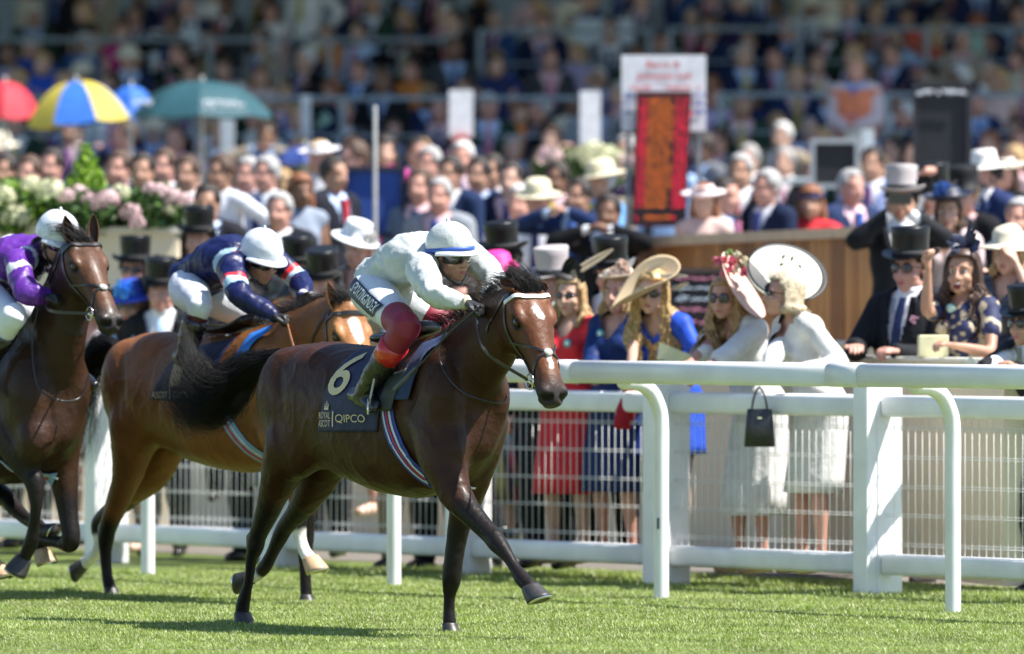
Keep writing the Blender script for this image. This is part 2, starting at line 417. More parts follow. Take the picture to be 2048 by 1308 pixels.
# deck floor behind the boarding
vs = [V((Wa.x,Wa.y,.82))+n_*.05-d*8, V((Wb.x,Wb.y,.82))+n_*.05+d*6, V((Wb.x,Wb.y,.82))+n_*22+d*6, V((Wa.x,Wa.y,.82))+n_*22-d*8]
tag(mk('deck_floor', (vs,[(0,1,2,3)]), M('grey_deck', (.3,.29,.28), .8, var=.2)), kind='structure')
def board_frame(name, px0, py0, px1, py1, Y, mat, label, cat='sign', th=.04, legs=True, floor=0., tilt=0., fr=None):
    a = P(px0,py1,Y); b_ = P(px1,py0,Y); e = empty(name, V(((a.x+b_.x)/2, Y, floor))); tag(e, label, cat)
    bb = Blob(); bb.box(((a.x+b_.x)/2, Y+th/2, (a.z+b_.z)/2), ((b_.x-a.x)/2, th/2, (b_.z-a.z)/2)); o = mk('board', bb.raw(sm=False), mat, e)
    if fr is not None:
        bb = Blob(); w_ = .018
        for c, h in ((((a.x+b_.x)/2,Y-.004,a.z),((b_.x-a.x)/2+w_,th*.6,w_)),(((a.x+b_.x)/2,Y-.004,b_.z),((b_.x-a.x)/2+w_,th*.6,w_)),((a.x,Y-.004,(a.z+b_.z)/2),(w_,th*.59,(b_.z-a.z)/2)),((b_.x,Y-.004,(a.z+b_.z)/2),(w_,th*.59,(b_.z-a.z)/2))): bb.box(c, h)
        mk('frame', bb.raw(sm=False), fr, e)
    if legs:
        for x in (a.x+.05, b_.x-.05):
            bb = Blob(); bb.box((x, Y+th+.02, (floor+a.z)/2+.1), (.018,.018,(a.z-floor)/2+.1)); mk('leg', bb.raw(sm=False), M('grey_metal', (.3,.32,.34), .5, metal=.5), e)
    return e, a, b_
def flat_text(s, px, py, Y, wpx, hpx, mat, parent, name='lettering', bold=.02):
    me = textmesh(s, 1., bold=bold); co = getv(me); mn, mx = co.min(0), co.max(0); c = P(px,py,Y); k = Y/F
    out = np.c_[c.x+(co[:,0]-(mn[0]+mx[0])/2)*wpx*k/(mx[0]-mn[0]), np.full(len(co), Y-.006), c.z+(co[:,1]-(mn[1]+mx[1])/2)*hpx*k/(mx[1]-mn[1])]
    setv(me, out); return mk(name, me, mat, parent)
def scribble(px, py, Y, wpx, hpx, mat, parent, seed, name='chalk_line'):
    """an unreadable line of handwriting"""
    r = random.Random(seed); b = Blob(); k = Y/F; x = px-wpx/2
    while x < px+wpx/2:
        w_ = r.uniform(3,7); 
        if r.random() < .86: b.tube([P(x,py+hpx*.4*r.uniform(-1,1),Y-.008), P(x+w_*.5,py+hpx*.5*r.uniform(-1,1),Y-.008), P(x+w_,py+hpx*.4*r.uniform(-1,1),Y-.008)], hpx*.13*k, n=5, sub=2)
        x += w_*.9
    return mk(name, b.raw(), mat, parent)
e, a, b_ = board_frame('chalkboard', 1338, 541, 1446, 682, 56.8, M('chalkboard_black', (.012,.013,.018), .7, var=.3), 'black chalkboard with pink and white handwriting in front of the timber wall', fr=M('chalk_frame', (.05,.035,.03), .6))
pk = M('chalk_pink', (.55,.22,.33), .9); wk = M('chalk_white', (.45,.55,.65), .9)
for i,(y, h, m_) in enumerate(((557,9,pk),(577,9,wk),(597,11,wk),(618,10,pk),(645,11,pk))): scribble(1392+(6 if i>2 else 0), y, 56.78, 92-(14*(i>2)), h, m_, e, i)
# bookmaker's odds board
Yb = 62.5; sgn, a, b_ = board_frame('bookmaker_sign', 1243, 110, 1412, 262, Yb+.12, M('sign_white', (.72,.72,.74), .5), 'white bookmaker name board with red lettering behind the glowing odds panel', floor=.82)
redp = M('red_print', (.5,.02,.03), .6); bluep = M('blue_print', (.05,.08,.4), .6)
flat_text('Barry R', 1327, 131, Yb+.12, 68, 15, redp, sgn); flat_text('Johnson Ltd', 1327, 153, Yb+.12, 108, 16, redp, sgn)
for x, w_ in ((1278,40),(1350,34),(1385,30)): scribble(x, 176, Yb+.12, w_, 8, redp, sgn, x, 'small_print')
for x in (1258,1397):
    for y in (192,208,224): scribble(x, y, Yb+.12, 20, 7, bluep if y != 224 or x < 1300 else bluep, sgn, x+y, 'small_print')
odds = empty('odds_board', P(1318,0,Yb)*V((1,1,0)) if False else V((P(1318,0,Yb).x, Yb, .82))); tag(odds, 'tall dark betting board glowing with red and orange numbers', 'odds board')
def OB(u, v, off=0.): # u 0..1 across, v 0..1 down; the panel leans a little
    x = 1276+(1380-1276)*u-11*v; y = 188+(432+16-188)*v; p = P(x, y, Yb); return p+V((0,-off,0))
b = Blob(); R = [[OB(-.03,-.02,o_), OB(1.03,-.02,o_), OB(1.03,1.02,o_), OB(-.03,1.02,o_)] for o_ in (0,-.10)]; b.rings(R); mk('cabinet', b.raw(sm=False), M('maroon_case', (.12,.015,.02), .5), odds)
b = Blob(); R = [[OB(.0,.01,o_), OB(1.0,.01,o_), OB(1.0,.99,o_), OB(.0,.99,o_)] for o_ in (.006,.0)]; b.rings(R); mk('panel', b.raw(sm=False), M('led_black', (.006,.004,.004), .4), odds)
ledr = M('led_red', (.8,.01,.05), .5, emit=1.4, ecol=(1,.012,.06)); ledo = M('led_orange', (.8,.25,.02), .5, emit=.7, ecol=(1,.16,.0))
FONT5 = {'0':'01110100011000110001100011000101110','1':'00100011000010000100001000010001110','2':'01110100010000100010001000100011111','3':'11111000100010000010000011000101110','4':'00010001100101010010111110001000010','5':'11111100001111000001000011000101110','6':'00110010001000011110100011000101110','7':'11111000010001000100010000100001000','8':'01110100011000101110100011000101110','9':'01110100011000101111000010001001100','/':'00000000010001000100010001000000000'}
def led_row(v0, dv, left, right, seed, mid=True):
    r = random.Random(seed); bR = Blob(); bO = Blob()
    def dot(B_, u, v): 
        c = OB(u, v, .009); s_ = .0017; B_.add([c+V((-s_,0,-s_)), c+V((s_,0,-s_)), c+V((s_,0,s_)), c+V((-s_,0,s_))], [(0,1,2,3)])
    def word(B_, s, u0, cw):
        for i, ch in enumerate(s):
            g = FONT5.get(ch)
            for q_ in range(35):
                if (g[q_] == '1' if g else (r.random() < .42)): dot(B_, u0+i*cw+(q_%5)*cw*.17, v0+(q_//5)*dv*.092)
    word(bR, left, .04, .085); word(bR, right, .74, .085)
    if mid: word(bO, 'x'*r.choice((6,7,7,7)), .22, .072)
    o = mk('red_row', bR.raw(sm=False), ledr, odds); o['kind'] = 'stuff'
    if mid: o = mk('orange_row', bO.raw(sm=False), ledo, odds); o['kind'] = 'stuff'
rw = ['1','2','3','4','5','6','7','8','9','10','11','12','13','14','15','16','17']; odv = ['7/2','6','11/4','8','20','9/2','33','14','10','25','16','12','50','5','66','40','28']
for i in range(17): led_row(.035+i*.0505, .052, rw[i].rjust(2), odv[i].ljust(3), i)
led_row(.935, .052, '1', '4', 99)
bb = Blob(); bb.box(V((P(1312,0,Yb).x, Yb+.05, 1.3)), (.05,.05,.5)); mk('stand', bb.raw(sm=False), M('white_stand', (.7,.7,.7), .5), odds)
# other boards
blackb = M('board_black', (.010,.011,.014), .7)
e, a, b_ = board_frame('bookmaker_board', 1830, 168, 1938, 345, 66, blackb, 'tall blank black bookmaker board with a strip of white capitals on top', floor=.9, fr=M('frame_black', (.02,.02,.025), .5)); scribble(1883, 184, 65.97, 98, 12, M('white_caps', (.7,.75,.8), .6), e, 5, 'lettering')
e, a, b_ = board_frame('bookmaker_board', 1625, 282, 1715, 372, 68, blackb, 'small black board below the orange tabard, beside the pale post', floor=.9, fr=M('frame_grey', (.35,.38,.4), .5))
e, a, b_ = board_frame('blank_sign', 898, 180, 946, 274, 72, M('sign_white', (.72,.72,.74), .5), 'blank upright white card sign above the row of men in dark suits', floor=1.)
bb = Blob(); c_ = P(922,305,72); bb.box(c_, (.06,.05,.15)); o = mk('red_box', bb.raw(sm=False), M('red_box', (.5,.08,.06), .5), e)
e, a, b_ = board_frame('blank_sign', 1160, 182, 1201, 290, 72, M('sign_white', (.72,.72,.74), .5), 'narrow white sign on grey post just left of the bookmaker name board', floor=1.)
e, a, b_ = board_frame('blue_banner', 690, 338, 806, 470, 61.5, M('banner_blue', (.015,.06,.28), .7, var=.15, ns=5), 'dark blue cloth banner panel with a thin pale pole in front', 'banner', floor=.82, fr=M('frame_navy', (.01,.015,.04), .6))
b = Blob(); b.tube([V((P(750,0,61.3).x,61.3,.82)), P(750,215,61.3)], [.018,.014], n=10, sub=1); tag(mk('flag_pole', b.raw(), M('pale_pole', (.5,.5,.48), .4), None, V((P(750,0,61.3).x,61.3,.82))), 'thin pale upright pole in front of the blue banner', 'pole')
# black light column etc
# ------------------------------------------------------------------ planting
leafm = [M('leaf_dark', (.035,.085,.018), .5, var=.3), M('leaf_mid', (.07,.15,.025), .5, var=.3), M('leaf_lime', (.22,.38,.02), .5, var=.25)]
def leafcloud(name, inside, n, size, mat, parent, seed=0, box=None):
    r = np.random.default_rng(seed); lo, hi = np.array(box[0]), np.array(box[1]); p = lo+(hi-lo)*r.random((n*6,3)); p = p[inside(p)][:n]; n = len(p)
    a = r.normal(size=(n,3)); a /= np.linalg.norm(a,axis=1)[:,None]; b = np.cross(a, r.normal(size=(n,3))); b /= np.linalg.norm(b,axis=1)[:,None]
    s = size*(.6+.8*r.random((n,1))); nn = np.cross(a,b)*s*.12; v = np.stack([p-a*s, p+b*s*.45+nn, p+a*s, p-b*s*.45+nn], 1).reshape(-1,3)
    fs = [(i*4,i*4+1,i*4+2,i*4+3) for i in range(n)]
    o = mk(name, ([tuple(x) for x in v.tolist()], fs), mat, parent); return o
pinkp = M('hydrangea_pink', (.62,.42,.42), .7, var=.15, ns=60); creamp = M('hydrangea_cream', (.62,.62,.38), .7, var=.15, ns=60)
def blooms(parent, spots, Y, seed):
    r = random.Random(seed)
    for (x, y, rad, mt) in spots:
        c = P(x, y, Y+r.uniform(-.15,.15)); b = Blob(); R_ = rad*Y/F
        for k in range(70):
            t = r.uniform(0,6.283); z = r.uniform(-.6,1); q_ = math.sqrt(max(0,1-z*z)); d_ = V((q_*math.cos(t), q_*math.sin(t), z*.8)); p_ = c+d_*R_
            u = d_.orthogonal().normalized(); w_ = d_.cross(u).normalized(); s_ = R_*.20
            for m in range(4):
                an = m*1.5708+r.uniform(-.3,.3); e1 = u*math.cos(an)+w_*math.sin(an); e2 = u*math.cos(an+.9)+w_*math.sin(an+.9)
                b.add([p_, p_+e1*s_, p_+(e1+e2)*s_*.75+d_*s_*.2, p_+e2*s_], [(0,1,2,3)])
        mk('bloom', b.raw(sm=False), mt, parent)
pb = V((P(140,0,57).x, 57, 0)); plnt = empty('planter', pb); tag(plnt, 'tall cream planter wall under the hydrangeas at the left', 'planter')
b = Blob(); x0, x1 = P(-120,0,57).x, P(352,0,57).x; zt = P(0,466,57).z; b.box(((x0+x1)/2, 57.5, zt/2), ((x1-x0)/2,.5,zt/2)); mk('box', b.raw(sm=False), cream, plnt)
b = Blob(); b.box(((x0+x1)/2, 57.5, zt+.02), ((x1-x0)/2+.03,.53,.02)); mk('rim', b.raw(sm=False), creamt, plnt)
def bush(px0, px1, pyt, pyb, Y, label, mats, spots, seed, th=.45, n=2600, cat='bush', nm='hydrangea_bush'):
    a = P(px0,pyb,Y); c = P(px1,pyt,Y); ctr = (a+c)/2; h = np.array([(c.x-a.x)/2, th, (c.z-a.z)/2]); cc = np.array(ctr)
    e = empty(nm, V((ctr.x, Y, a.z))); tag(e, label, cat, 'hydrangeas in the planters' if nm=='hydrangea_bush' else None)
    def ins(p):
        q_ = (p-cc)/h; nz_ = np.array([noise.noise(V(x)*3.5) for x in p]); return (q_**2).sum(1) < (1+.5*nz_)
    for i, m_ in enumerate(mats): o = leafcloud('foliage', ins, n//len(mats), .038, m_, e, seed+i, (cc-h*1.2, cc+h*1.2)); o['kind'] = 'stuff'
    bb = Blob(); 
    for k in range(4): bb.tube([V((ctr.x+.04*k-.06, Y, a.z)), ctr+V((.12*(k-1.5),.05,0))], [.012,.006], n=6)
    mk('stems', bb.raw(), M('stem', (.12,.09,.04), .8), e)
    if spots: blooms(e, spots, Y-th*.75, seed)
    return e
bush(-60,110,365,475,57.2,'hydrangea with cream and lime blooms at far left of the planter',leafm[:2]+leafm[2:], [(30,432,30,creamp),(62,370,22,creamp),(100,380,28,creamp),(5,392,26,creamp),(60,445,16,creamp),(-30,420,28,creamp)],11)
bush(80,265,375,475,57.2,'hydrangea with pale pink blooms in the middle of the planter',leafm[:2], [(155,390,24,pinkp),(185,405,24,pinkp),(215,400,24,pinkp),(240,385,20,creamp),(262,425,22,pinkp),(275,445,16,pinkp),(130,392,18,pinkp)],22)
bush(235,385,370,480,57.2,'hydrangea with pink blooms at the right end of the planter',leafm[:2], [(318,385,22,pinkp),(345,395,22,pinkp),(335,420,16,creamp),(370,400,18,pinkp),(300,378,16,pinkp)],33)
bush(1070,1180,300,362,67,'pale hydrangea bush behind the men left of the odds board',leafm[:2], [(1100,312,26,pinkp),(1130,322,24,creamp),(1160,318,26,creamp)],44)
bush(1150,1262,295,375,67,'greenish white hydrangea bush directly beside the odds board',leafm, [(1185,305,28,creamp),(1215,312,26,creamp),(1245,325,24,pinkp),(1235,348,14,pinkp)],55)
bp = V((P(1165,0,67.6).x,67.6,.82)); b = Blob(); b.box((bp.x,67.6,1.6), (.42,.4,.78)); b.box((bp.x,67.6,2.40), (.45,.43,.02)); tag(mk('planter', b.raw(sm=False), cream, None, bp), 'cream planter box under the two pale hydrangeas by the odds board', 'planter')
# clipped lime cone
tb = P(172,380,58); tt_ = P(172,282,58); top = empty('topiary_cone', V((tb.x,58,tb.z-.3))); tag(top, 'lime green clipped cone shrub rising out of the hydrangeas', 'shrub')
def cone(p):
    t = (tt_.z-p[:,2])/(tt_.z-tb.z+.3); nz_ = np.array([noise.noise(V(x)*6) for x in p]); r_ = np.hypot(p[:,0]-tb.x, p[:,1]-58); return (t > 0)&(r_ < .04+.15*t**.8+.03*nz_)&(r_ > -.05+.12*t)
o = leafcloud('foliage', cone, 3200, .024, leafm[2], top, 5, ((tb.x-.3,57.7,tb.z-.3),(tb.x+.3,58.3,tt_.z))); o['kind'] = 'stuff'
b = Blob(); b.tube([V((tb.x,58,tb.z-.3)), V((tb.x,58,tt_.z-.05))], [.02,.006], n=8); mk('stem', b.raw(), M('stem', (.12,.09,.04), .8), top)
# ------------------------------------------------------------------ umbrellas
def umbrella(px, pyt, pyb, wpx, Y, cols, label, tiltv=0., floor=.9, n=8, ph=0., writing=None):
    t = P(px,pyt,Y); k = Y/F; R_ = wpx/2*k; h = (pyb-pyt)*k; e = empty('parasol', V((t.x,Y,floor))); tag(e, label, 'umbrella', 'parasols in front of the stand')
    Rm = Matrix.Rotation(tiltv,4,'Y'); ap = V((t.x,Y,t.z))
    def pt(u, a): # u 0 apex .. 1 rim, gores sag between ribs
        fr = (a*n/(2*math.pi)) % 1; sag = 1-.05*math.sin(fr*math.pi)*u
        return ap+Rm @ V((R_*u*sag*math.cos(a+ph), R_*u*sag*math.sin(a+ph), -h*(u**2.5)-.02*math.sin(fr*math.pi)*u))
    for i in range(n):
        vs = []; U = 7; Vn = 5
        for a_ in range(U+1):
            for b__ in range(Vn+1): vs.append(pt(a_/U, (i+b__/Vn)*2*math.pi/n-1e-5*(b__==Vn)*0))
        fs = [(a_*(Vn+1)+c, a_*(Vn+1)+c+1, (a_+1)*(Vn+1)+c+1, (a_+1)*(Vn+1)+c) for a_ in range(U) for c in range(Vn)]
        me = bpy.data.meshes.new('c'); me.from_pydata([tuple(v) for v in vs], [], fs); smooth(me); mk('canopy_panel', me, cols[i%len(cols)], e)
    b = Blob(); b.tube([V((t.x,Y,floor)), ap+UP*.03], [.018,.015], n=8, sub=1); mk('pole', b.raw(), M('pale_pole', (.5,.5,.48), .4), e)
    for i in range(n):
        b = Blob(); b.tube([pt(u, i*2*math.pi/n)-UP*.012 for u in (0,.3,.6,.97)], .005, n=5, sub=1); mk('rib', b.raw(), steel, e)
    return e
ym = M('parasol_yellow', (.46,.37,.05), .7); bm2 = M('parasol_blue', (.015,.12,.48), .7); rm = M('parasol_red', (.50,.02,.04), .7); tm = M('parasol_teal', (.008,.065,.085), .7)
umbrella(10,163,236,150,71,[rm],'plain red parasol at the far left edge above the hydrangeas')
umbrella(152,162,246,225,70.5,[ym,bm2],'yellow and blue segmented parasol, second from the left', tiltv=-.10, ph=.35)
umbrella(262,172,226,110,72.2,[bm2],'plain blue parasol mostly behind the yellow and blue one')
e = umbrella(404,162,232,285,71.5,[tm],'large dark teal parasol with small white lettering on the valance')
scribble(446,208,70.32,78,15,M('white_caps', (.7,.75,.8), .6), e, 71, 'lettering'); scribble(284,205,70.5,34,14,M('white_caps', (.7,.75,.8), .6), e, 72, 'lettering')
umbrella(610,292,325,130,70,[M('parasol_navy', (.02,.05,.22), .7)],'low navy blue parasol among the crowd left of the blue banner', floor=.82)
# ------------------------------------------------------------------ stand
conc = M('stand_concrete', (.15,.165,.185), .8, var=.12, ns=2); bluew = M('stand_wall', (.22,.27,.32), .7, var=.15, ns=1.2)
ROWS = [(74.5,345),(77.5,296),(81,240),(84.5,186),(88,132),(92,80),(96,30),(100,-20)]
fl = []
for i,(Y,hy) in enumerate(ROWS):
    z = CAMH+(HZ-hy)*Y/F-1.60; fl.append(z); Y1 = ROWS[i+1][0]-.9 if i+1 < len(ROWS) else 106
    vs = [(-14,Y-.9,0),(14,Y-.9,0),(14,Y-.9,z),(-14,Y-.9,z),(-14,Y1,z),(14,Y1,z)]
    tag(mk('terrace_step', (vs, [(0,1,2,3),(3,2,5,4)]), conc), kind='structure')
tag(mk('grandstand_wall', ([(-16,106,0),(16,106,0),(16,106,16),(-16,106,16)], [(0,1,2,3)]), bluew), kind='structure')
# stand roof, above the frame: it puts the upper rows in shade
rf = Blob(); rf.box((6,104,13.2), (40,28,.25)); o = mk('grandstand_roof', rf.raw(sm=False), M('roof_panel', (.45,.47,.5), .6)); tag(o, kind='structure')
rm_ = M('rail_steel', (.26,.31,.34), .5, metal=.1)
def railing(Y, pyt, z0, x0, x1, label, glass=False):
    z1 = P(0,pyt,Y).z; a, c = P(x0,0,Y).x, P(x1,0,Y).x; e = empty('railing', V((a,Y,z0))); tag(e, label, 'railing')
    for zz, r_ in ((z1,.026),(z1-.35,.013),(z1-.7,.013)): mk('handrail' if zz == z1 else 'bar', Blob().tube([V((a,Y,zz)), V((c,Y,zz))], r_, n=10, sub=1).raw(), rm_, e)
    n = max(2, int((c-a)/1.1)+1)
    for i in range(n): x = a+(c-a)*i/(n-1); mk('post', Blob().tube([V((x,Y+.001,z0)), V((x,Y+.001,z1))], .028, n=8, sub=1).raw(), rm_, e)
railing(80.2, 197, fl[2], -60, 1180, 'long grey steel railing across the lower stand, left of the odds board')
railing(80.2, 190, fl[2], 1440, 2110, 'grey steel railing across the lower stand, right of the odds board')
railing(91.2, 80, fl[5], -60, 900, 'upper left grey steel railing behind the parasols')
railing(91.2, 62, fl[5], 960, 1300, 'short upper railing above the hydrangeas')
railing(91.2, 58, fl[5], 1340, 2110, 'upper right grey steel railing high in the stand')
railing(70.5, 362, .82, 1480, 1640, 'short low railing left of the small black board')
for px, w_, Y, y0 in ((1735,24,69,258),(612,20,77.8,190),(455,26,77,222)):
    b = Blob(); c_ = P(px,0,Y); z1 = P(px,y0,Y).z; b.box((c_.x,Y,(z1+.8)/2), (w_/2*Y/F,.06,(z1-.8)/2)); tag(mk('steel_post', b.raw(sm=False), M('pale_steel', (.5,.55,.58), .5), None, V((c_.x,Y,.8))),
        {1735:'broad pale steel post under the orange tabard',868:'slim pale post in the stand behind the blank white card',612:'pale upright post in the crowd below the middle railing',455:'wide pale post under the teal parasol'}[px], 'post')
for x0,x1,y0,y1 in ((1148,1268,38,115),(300,400,60,150)):
    a = P(x0,y1,95.2); c = P(x1,y0,95.2); b = Blob(); b.box(((a.x+c.x)/2,95.2,(a.z+c.z)/2), ((c.x-a.x)/2,.05,(c.z-a.z)/2)); tag(mk('partition', b.raw(sm=False), M('pale_panel', (.55,.6,.63), .6), None, V((a.x,95.2,a.z))), 'pale grey panel in the upper stand, '+('left above the parasols' if x0<1000 else 'above the bookmaker name board'), 'panel')
# ================================================================== horses
class Plane:
    """a thing's own lengthwise vertical plane: J puts a joint v metres to the thing's right of it"""
    def __init__(s, foot_px, v): g = G(*foot_px); s.O = V((g.x, g.y, 0))-RT*v
    def J(s, px, py, v=0.):
        a = (px-1024)/F; b = (py-HZ)/F; Y = (v+s.O.dot(RT))/(a*RT.x+RT.y); return V((a*Y, Y, CAMH-b*Y))
def mir(p, pl): return p-RT*(2*(p-pl.O).dot(RT))

blk = M('black_leather', (.012,.011,.010), .35, var=.2, coat=.3)
steel = M('bright_metal', (.7,.68,.62), .2, metal=1., var=.03)
eyem = M('horse_eye', (.006,.003,.002), .04, var=0, coat=1)
hoofd = M('dark_hoof', (.035,.033,.032), .45, var=.3, ns=30)
hoofp = M('pale_hoof', (.50,.33,.19), .5, var=.25, ns=18, stretch=(1,1,.2))
hairm = M('black_horsehair', (.008,.0065,.006), .5, var=.2, spec=.25)
coatm = M('horse_coat', (.1,.1,.1), .47, attr=True, var=.22, ns=7, coat=.10, bump=.28, bs=30, spec=.15)
blackm = M('nostril_dark', (.006,.005,.005), .6, var=0)

def head_frame(poll, fwd, pitch):
    f = V(fwd).normalized(); p = math.radians(pitch)
    ax = f*math.cos(p)-UP*math.sin(p); nz = f*math.sin(p)+UP*math.cos(p)
    sd = nz.cross(ax)                      # horse's own left
    m = Matrix((ax, sd, nz)).transposed().to_4x4(); m.translation = poll; return m
def head_blob(b, H, k=1.0, kw=1.):
    H = H @ Matrix.Diagonal((1,kw,1,1))
    def q(x,y,z): return H @ V((x*k,y*k,z*k))
    R3 = H.to_3x3()
    X, Yv, Z = R3 @ V((1,0,0))*k, R3 @ V((0,1,0))*k, R3 @ V((0,0,1))*k
    secs = [(-.06,-.00,-.17,.07),(0,.035,-.20,.092),(.07,.052,-.235,.102),(.14,.058,-.255,.106),(.20,.056,-.240,.100),(.27,.047,-.180,.082),
            (.34,.040,-.125,.066),(.42,.034,-.105,.058),(.49,.030,-.100,.059),(.55,.022,-.095,.063),(.60,.002,-.085,.050),(.625,-.02,-.066,.030)]
    b.loft([(q(x,0,(a+c)/2), Yv*w_, Z*((a-c)/2)) for x,a,c,w_ in secs], n=24, sub=3, e=2.35)
    for s in (-1,1):
        b.ell(q(.115,s*.062,-.125), (.105*k,.042*k,.095*k), R3)        # cheek
        b.ell(q(.150,s*.076,.020), (.060*k,.030*k,.022*k), R3)         # brow ridge
        b.ell(q(.195,s*.085,-.022), (.036*k,.016*k,.013*k), R3)        # lower lid
        b.ell(q(.10,s*.075,-.02), (.07*k,.03*k,.05*k), R3)
        b.tube([q(.20,s*.074,-.045), q(.33,s*.058,-.05), q(.42,s*.050,-.045)], [.012*k,.010*k,.008*k], n=8)  # facial crest
        b.ell(q(.560,s*.045,-.022), (.042*k,.026*k,.040*k), R3)        # nostril wing
        b.ell(q(.06,s*.062,.028), (.05*k,.03*k,.02*k), R3)
    b.ell(q(.545,0,-.108), (.042*k,.036*k,.024*k), R3)                 # chin
    b.ell(q(.596,0,-.085), (.022*k,.036*k,.018*k), R3)                 # lower lip
    return q
def snap_line(bv, pts, off=.004, n=6):
    a = crom([list(p) for p in pts], n); P_ = []; Nn = []
    for r in a:
        loc, nor, i, d = bv.find_nearest(V(r))
        P_.append(loc+nor*off); Nn.append(nor)
    return P_, Nn
def smoothstep(a, b, x): t = np.clip((x-a)/(b-a), 0, 1); return t*t*(3-2*t)
def segd(co, a, b):
    a = np.array(a); b = np.array(b); d = b-a; t = np.clip(((co-a)@d)/(d@d), 0, 1); return np.linalg.norm(co-(a+t[:,None]*d), axis=1)

def relax(me, co, wt, it):
    e = np.empty(len(me.edges)*2, np.int32); me.edges.foreach_get('vertices', e); e = e.reshape(-1,2); n = len(co)
    deg = np.bincount(e.ravel(), minlength=n)[:,None]; co = co.copy(); wt = (wt*.6)[:,None]
    for k in range(it):
        for f in (1, -.35):
            s_ = np.stack([np.bincount(e[:,0], co[e[:,1],a], n)+np.bincount(e[:,1], co[e[:,0],a], n) for a in range(3)], 1)/deg
            co = co+(s_-co)*wt*f
    return co
def hoof(parent, top, tip, mat, r=.055, shoe=True):
    """top: coronet centre; tip: direction of the toe; sole faces away from top"""
    ax = (tip-top); L_ = ax.length; ax.normalize()
    return ax, L_
def make_hoof(parent, cor, down, toe, mat, k=1.0):
    """cor: coronet centre, down: direction to sole, toe: forward direction"""
    d = V(down).normalized(); t = V(toe); t = (t-d*t.dot(d)).normalized(); s = d.cross(t); b = Blob(); R = []
    for h, ra, rb, off in ((-.012,.040,.040,.0),(.0,.046,.045,.0),(.03,.053,.052,.013),(.06,.058,.060,.026),(.075,.060,.063,.032)):
        c = cor+d*(h*k)+t*(off*k); ring = []
        for i in range(20):
            a = 2*math.pi*i/20; x, y = math.cos(a), math.sin(a)
            if y < -.55: y = -.55-(abs(y)-.55)*.35
            ring.append(c+s*(x*ra*k)+t*(y*rb*k))
        R.append(ring)
    o = mk('hoof', b.rings(R).raw(), mat, parent)
    b = Blob(); R = []
    for h, f in ((.0755,.98),(.083,.98),(.083,.80),(.0755,.80)):
        c = cor+d*(h*k)+t*(.034*k); R.append([c+s*(math.cos(a)*.060*k*f)+t*(math.sin(a)*.063*k*f) for a in np.linspace(-.5,math.pi+.5,16)])
    b.rings(R, cap=False, closed=False); b.rings([R[-1],R[0]], cap=False, closed=False)
    mk('horseshoe', b.raw(), steel, o)
    return o

